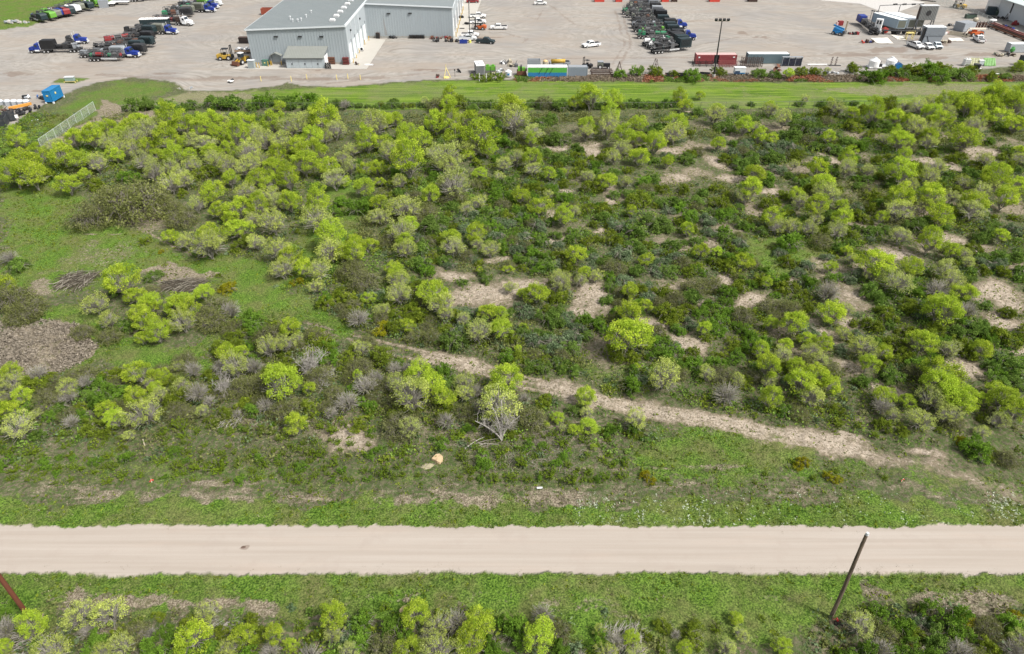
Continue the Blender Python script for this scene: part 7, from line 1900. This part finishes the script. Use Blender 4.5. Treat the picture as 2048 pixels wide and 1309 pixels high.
def panel(col, col2):
    def f(t):
        MB().box((0, .9, 1.05), (3.6, .12, 2.6), 0, 0, -.75).build('panel', col, t)
        for i in range(7): MB().box((-1.5 + i * .5, .80, 1.1), (.12, .1, 2.4), 0, 0, -.75).build('slat', col2, t)
        MB().cyl((-1.5, 1.9, 0), (-1.5, 1.5, 1.6), .06, 6).cyl((1.5, 1.9, 0), (1.5, 1.5, 1.6), .06, 6).build('prop', DARK, t)
    return f
small('leaning_panel', 'bright green slatted panel leaning back at the right yard edge', 'panel', 1980, 133, panel(P_('panel_green', (.08, .25, .03)), P_('panel_green_slat', (.16, .40, .07))), 0)
small('leaning_panel', 'olive slatted panel leaning back beside the black tub', 'panel', 1949, 133, panel(P_('panel_olive', (.22, .25, .08)), TAN), 0)
small('white_tote', 'white plastic tote tank left of the olive panel', 'tank', 1931, 132, lambda t: (B(t, 'body', P_('tote_white', (.62, .63, .6)), (-.9, .9, -.6, .7, .2, 2.0)), B(t, 'cage', STEEL, *[(-.95, .95, -.66, -.61, .3 + i * .45, .36 + i * .45) for i in range(4)]), B(t, 'pallet', TAN, (-.9, .9, -.6, .7, 0, .19)), MB().cyl((-.4, 0, 2), (-.4, 0, 2.3), .3, 8).cyl((.4, 0, 2), (.4, 0, 2.3), .3, 8).build('cap', WHITE, t)))
small('black_tub', 'round black plastic tub standing on a white slab', 'tub', 1952, 138, lambda t: (MB().cyl((0, 0, .1), (0, 0, 1.4), .9, 14, 1.1).build('tub', BLACK, t), B(t, 'slab', WHITE, (-1.1, 1.6, -.8, .7, 0, .09))))
small('grey_tote', 'small pale grey tank behind the black tub', 'tank', 1961, 132, lambda t: (B(t, 'body', P_('tote_grey', (.45, .5, .52)), (-.7, .8, 0, .9, .1, 1.5)), B(t, 'lid', WHITE, (-.75, .85, -.05, .95, 1.51, 1.6))))
small('white_skid', 'small white plank thing lying on dry weeds below the green panel', 'plank', 1993, 150, lambda t: (B(t, 'plank', WHITE, (-1, .8, 0, .4, .2, .3)), B(t, 'block', BLACK, (.9, 1.3, 0, .4, 0, .35))))
small('dark_post_block', 'tall dark block at the right edge of the yard front', 'block', 2046, 133, lambda t: (B(t, 'block', TEAL, (-.9, 1, 0, 1.8, 0, 2.8)), B(t, 'cap', BLACK, (-1, 1.1, -.1, 1.9, 2.81, 2.95))))

# ------------------------------------------------------------------ left corner of the yard
G4 = 'pale concrete blocks in a row at the left edge'
for i, x in enumerate((2, 17, 30, 42, 54)):
    p = G(x, 210)
    t = thing('concrete_weight', ['leftmost', 'second', 'third', 'fourth', 'rightmost'][i] + ' grey hexagonal block of the row left of the blue container', 'block', (p.x, p.y, 0), 0, G4)
    MB().cyl((0, 0, 0), (0, 0, 1.0), 1.15, 6, 1.0).build('base', GREY, t); MB().cyl((0, 0, 1.0), (0, 0, 1.35), .9, 6, .6).build('top', ALU, t)
small('orange_boom', 'orange beam lying over dark machinery by the left edge', 'beam', 43, 219, lambda t: (MB().box((0, 0, .9), (5.4, .7, .6), .1, -.12).build('beam', P_('orange_beam', (.72, .33, .06)), t), B(t, 'trestle', RUSTD, (-1.8, -1.6, -.5, .5, 0, .6), (1.4, 1.6, -.5, .5, 0, .7))), .25)
small('black_attachment', 'black grab attachment right of the orange beam', 'machinery', 64, 220, junk(20, 10, 4, 1.6, .8, [BLACK, DARK, BLACK]))
small('brown_machinery', 'brown and black machinery below the orange beam', 'machinery', 22, 225, junk(21, 18, 6.5, 3, 1, [RUSTD, DARK, RUST, BLACK]))
small('rail_bits', 'black forks and rails above the dark open bin', 'machinery', 44, 230, junk(22, 12, 4, 2, 1, [BLACK, DARK]))
small('blue_white_scrap', 'blue and white scrap frame left of the blue container', 'scrap', 68, 199, junk(23, 12, 5.5, 2.4, .8, [WHITE, GREY, DARK, P_('scrap_blue', (.05, .12, .3))]))
t = container_open('open_dark_bin', 'open dark bin with white notice on its end, left edge', (10, 246), (34, 242), 3.0, 1.9, P_('bin_charcoal', (.035, .04, .045)))
MB().b2(1.2, 1.9, -.14, -.10, .7, 1.5).build('notice', WHITE, t)
t = container_open('open_dark_bin', 'charcoal ribbed bin nearest the left edge', (-14, 258), (14, 255), 3.6, 2.2, P_('bin_charcoal', (.035, .04, .045)))
small('white_board', 'small white board lying in the grass left of the wire fence', 'board', 71, 242, lambda t: (B(t, 'board', WHITE, (-.9, .9, -.4, .4, .08, .16)), B(t, 'edge', TAN, (-.9, .9, -.45, -.405, .06, .15))), .5)
def rubble(label, px, py, n, w_, mats, seed, sc=1.0):
    R = random.Random(seed)
    p = G(px, py); t = thing('rubble_pile', label, 'rubble', (p.x, p.y, 0))
    for i in range(n):
        s = (.35 + R.random() * .6) * sc
        MB().blob(((R.random() - .5) * w_, (R.random() - .5) * w_ * .35, s * .4), (s, s * .8, s * .6), R.randrange(999), 6, 4, .5).build('stone', mats[i % len(mats)], t)
rubble('pale rubble heap on the grass in the upper left corner', 36, 46, 22, 9, [P_('rubble_grey', (.38, .36, .33)), CONC, GREY], 3)
rubble('scattered small pale stones right of the grass tip', 370, 178, 10, 5, [CONC, GREY], 4, .5)
small('dead_wood_bit', 'small black and white scrap on the gravel below the workshop', 'scrap', 462, 166, junk(25, 5, 1.4, .8, .5, [BLACK, WHITE]))
def tripod(t):
    for a in (0, 2.1, 4.2): MB().cyl((math.cos(a) * 1.3, math.sin(a) * 1.3, 0), (0, 0, 2.9), .09, 6).build('leg', PALEY, t)
    MB().cyl((0, 0, 2.6), (0, 0, 3.9), .07, 6).build('pole', PALEY, t); MB().cyl((0, 0, 0), (0, 0, .25), .9, 10).build('base', PALEY, t)
small('yellow_tripod', 'yellow tripod stand alone at the front edge of the yard', 'stand', 893, 156, tripod)
small('red_valve', 'small dark red valve left of the yellow tripod', 'valve', 873, 156, junk(26, 4, 1.1, .6, .8, [RED, RUSTD]))
small('black_drum', 'small black lump right of the yellow tripod', 'drum', 918, 146, junk(27, 3, 1.1, .5, .5, [BLACK, DARK]))
small('signpost', 'thin dark post right of the yellow tripod', 'post', 910, 155, lambda t: (MB().cyl((0, 0, 0), (0, 0, 2.4), .06, 6).build('post', DARK, t), B(t, 'plate', DARK, (-.2, .2, -.05, -.02, 1.9, 2.3))))
for i, (px, py) in enumerate([(959, 163), (973, 163)]):
    post(px, py, 2.2, ['left white post on the green strip before the generator trailer', 'right white post on the green strip before the generator trailer'][i], 'white posts on the strip', .1, WHITE, 'marker_post', 'post')
small('white_block', 'small white block on the concrete near the workshop apron tip', 'block', 738, 131, lambda t: (B(t, 'block', WHITE, (-1.3, 1.3, -.25, .25, 0, .35)), B(t, 'end', GREY, (1.305, 1.4, -.2, .2, 0, .3))))
small('dog_statue', 'small brown and black object on the concrete apron', 'object', 716, 131, junk(28, 4, .9, .5, .9, [RUSTD, BLACK, TAN]))
small('floor_fan', 'white and black floor fan on the apron by the roll-up doors', 'fan', 724, 103, lambda t: (MB().cyl((0, -.3, .8), (0, .1, .8), .6, 12).build('housing', WHITE, t), MB().cyl((0, -.33, .8), (0, -.305, .8), .45, 12).build('grille', BLACK, t), B(t, 'stand', BLACK, (-.5, .5, -.3, .2, 0, .2))))

# ------------------------------------------------------------------ wire fences
def wirematerial():
    n = N('galvanised_mesh')
    d = n.new('ShaderNodeBsdfPrincipled'); d.inputs['Base Color'].default_value = (.5, .55, .52, 1); d.inputs['Roughness'].default_value = .6
    n.l(d.outputs[0], n.out.inputs[0])
    return n.m
WIRE = wirematerial()
def wire_fence(label, pts, h, step, pitch, wire=.012, name='wire_fence', postr=.045, mat=None):
    P = [G(a, b) for a, b in pts]
    o = P[0]
    t = thing(name, label, 'fence', (o.x, o.y, 0))
    pm = MB().cyl((0, 0, 0), (0, 0, h), postr, 6).mesh('post', mat or WIRE)
    mesh = MB(); rails = MB()
    for A, Bq in zip(P[:-1], P[1:]):
        d = Bq - A; L = d.length; u = d / L
        n = max(1, int(L / step))
        for i in range(n + 1):
            q = A + d * (i / n) - o
            link('post', pm, t, (q.x, q.y, 0))
        a, b = A - o, Bq - o
        rails.cyl((a.x, a.y, h), (b.x, b.y, h), .035, 5)
        k = int(L / pitch)
        nv = Vector((-u.y, u.x, 0))
        for i in range(-int(h / pitch), k):
            for s in (1, -1):
                x0 = i * pitch; x1 = x0 + h
                z0, z1 = (0.03, h) if s > 0 else (h, 0.03)
                # clip to the run
                c0, c1 = max(x0, 0), min(x1, L)
                if c1 <= c0: continue
                za = z0 + (z1 - z0) * (c0 - x0) / h; zb = z0 + (z1 - z0) * (c1 - x0) / h
                p, q = a + u * c0, a + u * c1
                off = nv * wire * .6 * s
                v = [(p.x + off.x, p.y + off.y, za - wire), (q.x + off.x, q.y + off.y, zb - wire), (q.x + off.x, q.y + off.y, zb + wire), (p.x + off.x, p.y + off.y, za + wire)]
                mesh._add(v, [(0, 1, 2, 3)])
    rails.build('top_rail', mat or WIRE, t)
    m = mesh.build('wire_mesh', mat or WIRE, t); m['kind'] = 'stuff'
    return t
wire_fence('galvanised wire mesh fence slanting across the grass at left', [(84, 299), (192, 222)], 2.4, 3.0, .13, .0085)
wire_fence('long thin wire fence along the near side of the mown strip', [(330, 222), (735, 222.5), (1400, 221), (1900, 217), (2120, 213)], 2.1, 3.2, .5, .004, mat=P_('weathered_wire', (.13, .14, .12)))
wire_fence('grey mesh fence running diagonally in the upper right yard', [(1866, 4), (1935, 30), (1980, 50)], 2.6, 3.0, .25, .014)

# ------------------------------------------------------------------ utility poles beside the road
def pole(label, base, tip, r, mat, extra=None):
    p = G(*base)
    q = on_y(tip[0], tip[1], p.y)
    t = thing('utility_pole', label, 'pole', (p.x, p.y, 0))
    return t, Vector((q.x - p.x, 0, q.z)), p
n_ = N('pole_wood')
bb = n_.new('ShaderNodeBsdfPrincipled'); bb.inputs['Roughness'].default_value = .85
vv = n_.scaled(n_.obj(), (9, 9, .5))
n_.val(bb.inputs['Base Color'], n_.mix(n_.ramp(n_.noise(1.2, 6, .7, vv), .35, .65), (.06, .042, .03), (.19, .14, .10)))
n_.l(bb.outputs[0], n_.out.inputs[0])
POLEW = n_.m
RUSTP = P_('rusty_pipe_orange', (.12, .038, .018), rough=.85, wear=.35, dirt=(.16, .07, .05), scale=.8)
def right_pole():
    t, v, p = pole('leaning bare wooden utility pole on the near verge at right', (1661, 1236), (1734, 1070), .17, POLEW)
    k = 10
    pts = [v * (i / k) + Vector((math.sin(i * .5) * .04, 0, 0)) for i in range(k + 1)]
    m = MB()
    for i in range(k): m.cyl(pts[i], pts[i + 1], .19 - .005 * i, 12, .19 - .005 * (i + 1))
    m.build('shaft', POLEW, t)
    MB().cyl(v, v + Vector((0, 0, .25)), .15, 12, .12).build('metal_cap', ALU, t)
    MB().cyl(v * .9 + Vector((-.3, -.1, 0)), v * .9 + Vector((-.3, -.1, .5)), .02, 5).build('bolt', DARK, t)
    g = MB()
    for a in range(5): g.box((.12 + .06 * a, -.35 - .05 * a, .35 + .16 * (a % 3)), (.28, .03, .14), a * .7, .5 * a, .4)
    g.build('ribbon', P_('ribbon_pink_red', (.8, .08, .07), wear=.05), t)
    return p
p = right_pole()
def heap_mesh(name, rx, ry, h, seed, mat):
    k = 34; g = np.linspace(-1.3, 1.3, k); X, Y = np.meshgrid(g, g)
    nz = fbm(X + seed * 3.1, Y + seed, 2.4, seed); r = np.hypot(X, Y) + (nz - .5) * .7
    Z = h * smooth(1.0, .1, r) * (.55 + .9 * fbm(X + seed, Y, 5.5, seed + 3)) - .04
    i = np.arange(k * k).reshape(k, k)
    q = np.stack([i[:-1, :-1], i[:-1, 1:], i[1:, 1:], i[1:, :-1]], -1).reshape(-1, 4)
    q = q[Z.ravel()[q].max(1) > -.03]
    u, inv = np.unique(q.ravel(), return_inverse=True)
    V_ = np.stack([X * rx, Y * ry, Z], -1).reshape(-1, 3)[u]
    return link(name, mesh_np(name, V_, quads=inv.reshape(-1, 4), mats=[mat], smooth=True))
mound = heap_mesh('soil_mound', 1.4, 1.0, .35, 3, P_('loose_soil', (.19, .16, .10), rough=.95, wear=.7, dirt=(.09, .11, .035), scale=3))
mound.location = (p.x + .4, p.y - .9, 0); tag(mound, 'bare soil mound at the foot of the leaning utility pole', 'soil')
hole = MB().blob((0, 0, 0), (.42, .34, .10), 4, 10, 6, .35).build('burrow', P_('burrow_dark', (.018, .014, .012), rough=1, wear=.1), None, True)
hole.location = (p.x + .35, p.y - .8, .28); tag(hole, 'small dark burrow in the soil mound below the utility pole', 'hole')
def left_pole():
    p = G(60, 1236)
    q = on_y(-60, 1075, p.y)
    t = thing('utility_pole', 'rust-brown leaning pole cut by the left edge of the picture', 'pole', (p.x, p.y, 0))
    v = Vector((q.x - p.x, 0, q.z))
    MB().cyl((0, 0, -.2), v, .215, 14, .19).build('shaft', RUSTP, t)
    MB().cyl(v, v + Vector((0, 0, .06)), .24, 12).build('top_cap', DARK, t)
    hm = heap_mesh('base_soil', 1.2, .8, .25, 5, P_('loose_soil', (0, 0, 0))); hm.parent = t; hm.location = (.1, -.2, 0)
left_pole()

# ------------------------------------------------------------------ rocks, stakes and dead wood on the lot
def slabrock(name, label, pts, h, mat, lift=0.0):
    P = [G(a, b, h * .5) for a, b in pts]; c = sum(P, Vector()) / len(P); c.z = 0
    n = len(P); R = random.Random(n)
    lo = [(p.x - c.x, p.y - c.y, 0) for p in P]; up = [((p.x - c.x) * .92, (p.y - c.y) * .92, h * (.85 + R.random() * .3)) for p in P]
    m = MB()._add(lo + up + [(0, 0, h * 1.08)], [(i, (i + 1) % n, n + (i + 1) % n, n + i) for i in range(n)] + [(n + i, n + (i + 1) % n, 2 * n) for i in range(n)])
    o = m.build(name, mat); o.location = (c.x, c.y, lift)
    bm = o.modifiers.new('edge', 'BEVEL'); bm.width = .05; bm.segments = 2
    tag(o, label, 'rock')
ROCK = P_('sandstone_tan', (.45, .33, .19), rough=.9, wear=.35, dirt=(.52, .43, .30), scale=1.2)
slabrock('boulder', 'large flat tan boulder on the ground at the front of the lot', [(862, 919), (871, 911), (879, 908), (886, 914), (886, 920), (880, 927), (874, 926), (868, 922)], .42, ROCK)
slabrock('flat_rock', 'narrow tan flat rock half hidden by a bush below the road', [(797, 1233), (799, 1222), (806, 1214), (815, 1211), (812, 1222), (806, 1232)], .5, ROCK)
heap = heap_mesh('sand_heap', 1.1, .5, .25, 8, P_('sand_heap', (.33, .29, .19), rough=1, wear=.6, dirt=(.12, .12, .05), scale=4))
hp = G(856, 933); heap.location = (hp.x, hp.y, 0); tag(heap, 'small pale sand heap below left of the tan boulder', 'soil')
def stake(px, py, label, lean=(.1, 0, 0), h=.7, ribbon=None):
    p = G(px, py); t = thing('survey_stake', label, 'stake', (p.x, p.y, 0))
    MB().box((0, 0, h / 2), (.09, .05, h), .3, lean[0]).build('stake', P_('stake_wood', (.68, .6, .45), wear=.1), t)
    if ribbon: MB().box((.12, 0, h * .8), (.3, .03, .12), .5, .6).box((-.1, -.05, h * .6), (.22, .03, .1), 1.2, -.5).build('ribbon', ribbon, t)
RIB = P_('ribbon_pink_red', (.8, .08, .07))
stake(291, 893, 'small pale wooden stake left of the front lot corner', h=1.2)
stake(305, 967, 'ribboned survey stake at the left front corner by the verge', ribbon=RIB)
stake(1802, 966, 'ribboned survey stake at the right front corner by the verge', ribbon=RIB)
small('white_marker', 'small white plank lying on the verge in front of the lot', 'marker', 1079, 977, lambda t: (B(t, 'plank', WHITE, (-.3, .3, -.1, .1, .03, .12)), B(t, 'end', ALU, (.31, .34, -.1, .1, .04, .14))), .05)
small('white_marker', 'tiny pale block at the far right corner of the lot by the fence', 'marker', 1372, 226, lambda t: (B(t, 'plank', P_('pale_pink', (.7, .55, .45)), (-.9, .9, -.2, .2, .05, .35)), B(t, 'end', TAN, (.91, 1.0, -.2, .2, .05, .3))), -.3)

def branch_heap(name, label, cat, pts_px, n, L, mat, spread, h, seed, dirn=0.0, r=.035, jit=1.1):
    R = random.Random(seed)
    p = G(*pts_px); t = thing(name, label, cat, (p.x, p.y, 0))
    for gi in range(3):
        paths = []
        for i in range(n // 3):
            a = dirn + (R.random() - .5) * jit; l = L * (.5 + R.random() * .7)
            x = (R.random() - .5) * spread[0]; y = (R.random() - .5) * spread[1]; z = .05 + R.random() * h * max(0, 1 - abs(x) / spread[0] - abs(y) / spread[1])
            p0 = np.array([x - math.cos(a) * l / 2, y - math.sin(a) * l / 2, max(.04, z - .1)]); p2 = np.array([x + math.cos(a) * l / 2, y + math.sin(a) * l / 2, max(.04, z + (R.random() - .3) * .4)])
            p1 = (p0 + p2) / 2 + np.array([(R.random() - .5) * .6, (R.random() - .5) * .6, R.random() * .4])
            paths.append((bez(p0, p1, p2, 5), np.linspace(r * (1 + R.random()), r * .35, 5)))
        V_, Q_ = tubes_np(paths, 4)
        link('branch_layer', mesh_np('branch_layer', V_, quads=Q_, mats=[mat[gi % len(mat)]]), t)
    return t
branch_heap('brush_pile', 'dark grey brush pile on the left field grass, upper left one', 'brush pile', (155, 562), 240, 3.6, [M_TWIG, M_DARKB, M_DARKB], (5.0, 4.2), .8, 1, .9, .035, 2.0)
branch_heap('brush_pile', 'grey brush pile with black core right of the left field', 'brush pile', (372, 572), 240, 4.0, [M_TWIG, M_DARKB, M_DARKB], (6.0, 2.8), .8, 2, .2, .035, 1.9)
branch_heap('fallen_branches', 'scattered bleached branches under the white-trunked dead tree', 'branches', (1060, 905), 300, .9, [M_TWIG, M_TRUNK, M_TWIG], (13, 6.5), .12, 3, .4, .013, 5)
branch_heap('fallen_branches', 'thin dead branches right of the white-trunked tree', 'branches', (1115, 870), 180, 1.8, [M_TWIG, M_DARKB], (7, 5), .5, 4, .7, .013, 4)
branch_heap('fallen_limb', 'arched dead limb lying left of the white-trunked tree', 'branch', (965, 890), 9, 3.4, [M_TWIG, M_TRUNK, M_DARKB], (2.4, .8), .5, 5, .05, .05)
branch_heap('dead_wood', 'pale dead wood among the bushes below the road, middle left', 'branches', (433, 1260), 90, 1.5, [M_TRUNK, M_WHITE], (3.5, 1.6), .4, 6, .5, .02)
branch_heap('dead_wood', 'bleached tangle of dead wood below the road, right of centre', 'branches', (1245, 1282), 150, 1.9, [M_WHITE, M_TRUNK, M_TWIG], (4.0, 2.6), .6, 7, .9, .025)
branch_heap('dead_wood', 'small dead twigs right of the bare soil at left front', 'branches', (465, 845), 60, 1.4, [M_TRUNK, M_WHITE], (2.4, 1.6), .5, 8, .9, .02)
branch_heap('dead_wood', 'grey dead wood at the bottom left corner', 'branches', (48, 1290), 120, 1.8, [M_TRUNK, M_TWIG], (4.5, 2.2), .5, 9, .2, .025)

def dead_tree(label, base, tips, r0, mat, cat='dead tree', name='dead_tree', leaf=None):
    p = G(*base); t = thing(name, label, cat, (p.x, p.y, 0))
    R = random.Random(len(label)); paths = []; ends = []
    for px, py, hz in tips:
        q = G(px, py, hz)
        e = np.array([q.x - p.x, q.y - p.y, hz])
        m = e * np.array([.18, .18, .55]) + np.array([(R.random() - .5) * .5, (R.random() - .5) * .4, 0])
        paths.append((bez(np.zeros(3), m, e, 7), np.linspace(r0, r0 * .3, 7)))
        for _ in range(16):
            s0 = .35 + R.random() * .6
            st = (1 - s0) ** 2 * 0 + 2 * s0 * (1 - s0) * m + s0 * s0 * e
            d = np.array([(R.random() - .5) * 2.0, (R.random() - .5) * 2.0, (R.random() - .15) * 1.8]) * .7
            ends.append(st + d)
            paths.append((bez(st, st + d * .5 + np.array([0, 0, .15]), st + d, 7), np.linspace(r0 * .22, r0 * .07, 7)))
    V_, Q_ = tubes_np(paths, 5)
    link('trunk', mesh_np('trunk', V_, quads=Q_, mats=[mat], smooth=True), t)
    p2 = []
    for e in ends:
        for _ in range(3):
            d = np.array([R.random() - .5, R.random() - .5, R.random() - .3]) * 1.1
            p2.append((bez(e * .97, e + d * .5, e + d, 3), np.array([.018, .012, .007])))
    V_, Q_ = tubes_np(p2, 3)
    link('twigs', mesh_np('twigs', V_, quads=Q_, mats=[mat]), t)
dead_tree('white-trunked dead tree with forked bare limbs at the front of the lot', (1003, 882), [(985, 815, 4.2), (1002, 800, 4.6), (1040, 832, 3.6), (950, 842, 3.0), (1018, 838, 3.4), (992, 850, 2.8)], .12, M_WHITE)
fan = [(590 + i * 9 + (i % 3) * 3, 712 - (i % 4) * 6 + abs(i - 4) * 3, 3.6 - abs(i - 4) * .2) for i in range(8)]
dead_tree('bleached fan-shaped leafless snag left of the lot centre', (617, 757), fan, .07, M_WHITE)
dead_tree('bleached fallen limbs spreading right of the fan-shaped snag', (632, 765), [(670, 748, .8), (660, 770, .6), (645, 780, .4), (675, 752, .5)], .06, M_WHITE, 'branch', 'fallen_limb')
dead_tree('pale bare stems beside the green brush at left front', (447, 800), [(440, 752, 3.0), (452, 748, 3.2), (458, 760, 2.6), (436, 768, 2.2)], .06, M_WHITE)

# flowering weeds along the verge
def flowers():
    rng = np.random.default_rng(77)
    X, Y, PX, PY = sample(9000, 985, 1050, 1150, 2040)
    k = (rng.random(len(X)) < .015 + .13 * smooth(.5, .7, fbm(X, Y, .35, 12)))
    X, Y = X[k], Y[k]
    m = leafmat('petals_white', (.62, .66, .52), (.78, .80, .70), (.45, .55, .35), .2)
    scatter_leaves('white_flowers', X, Y, .10 + .14 * rng.random(len(X)), 9, .055, m, .9)
flowers()
def yard_brush():
    rng = np.random.default_rng(31)
    X, Y, PX, PY = sample(9000, 151, 166, 1030, 2060)
    edge = 163 + 2.0 * (fbm(X, Y * 0, .12, 4) - .5) * 2
    k = (PY < edge + 1) & (rng.random(len(X)) < .75)
    X, Y, PX, PY = X[k], Y[k], PX[k], PY[k]
    c = fbm(X, Y * .3, .09, 61)
    for nm, m, sel in (('dry_brush', leafmat('dead_brush_grey', (.12, .09, .065), (.33, .27, .2), (.2, .17, .12), .15), c < .5),
                       ('red_brush', leafmat('dead_brush_red', (.16, .06, .035), (.42, .19, .11), (.3, .2, .13), .15), (c >= .5) & (c < .62)),
                       ('green_brush', LEAF['D'], c >= .62)):
        scatter_leaves(nm, X[sel], Y[sel], .35 + .5 * rng.random(sel.sum()), 9, .16, m, .8)
    # stalky clumps of old weeds in the brown patch of the left field
    P = wpoly([(0, 655), (60, 648), (160, 650), (185, 690), (170, 715), (120, 748), (-20, 752)])
    X, Y, PX, PY = sample(30000, 640, 760, -20, 200)
    k = poly_sd(X, Y, P) + (fbm(X, Y, .3, 8) - .5) * 3 > 0
    X, Y = X[k][:1500], Y[k][:1500]
    scatter_leaves('dead_weeds', X, Y, .3 + .45 * rng.random(len(X)), 16, .16, leafmat('dead_weed_tan', (.13, .105, .08), (.42, .36, .29), (.30, .265, .21), .2), .8)
yard_brush()
def verge_twigs():
    rng = np.random.default_rng(9)
    xs = np.concatenate([rng.random(60) * 12 - 17, 22 + rng.random(110) * 16, rng.random(90) * 110 - 55])
    ys = ROAD_S + np.abs(rng.normal(size=len(xs))) * .55 - .2
    ys = np.where(rng.random(len(xs)) < .2, ROAD_N - np.abs(rng.normal(size=len(xs))) * .4 + .2, ys)
    scatter_leaves('road_edge_weeds', xs, ys, .15 + .35 * rng.random(len(xs)), 14, .10, leafmat('weed_brown_green', (.13, .12, .06), (.3, .27, .17), (.1, .13, .03), .2), .4, up=True)
verge_twigs()
small('road_pit', 'small dark pothole in the middle of the pale road', 'pothole', 487, 1096, lambda t: MB().blob((0, 0, .1), (.26, .16, .03), 8, 10, 6, .3).build('pit', P_('pit_brown', (.12, .08, .06)), t))
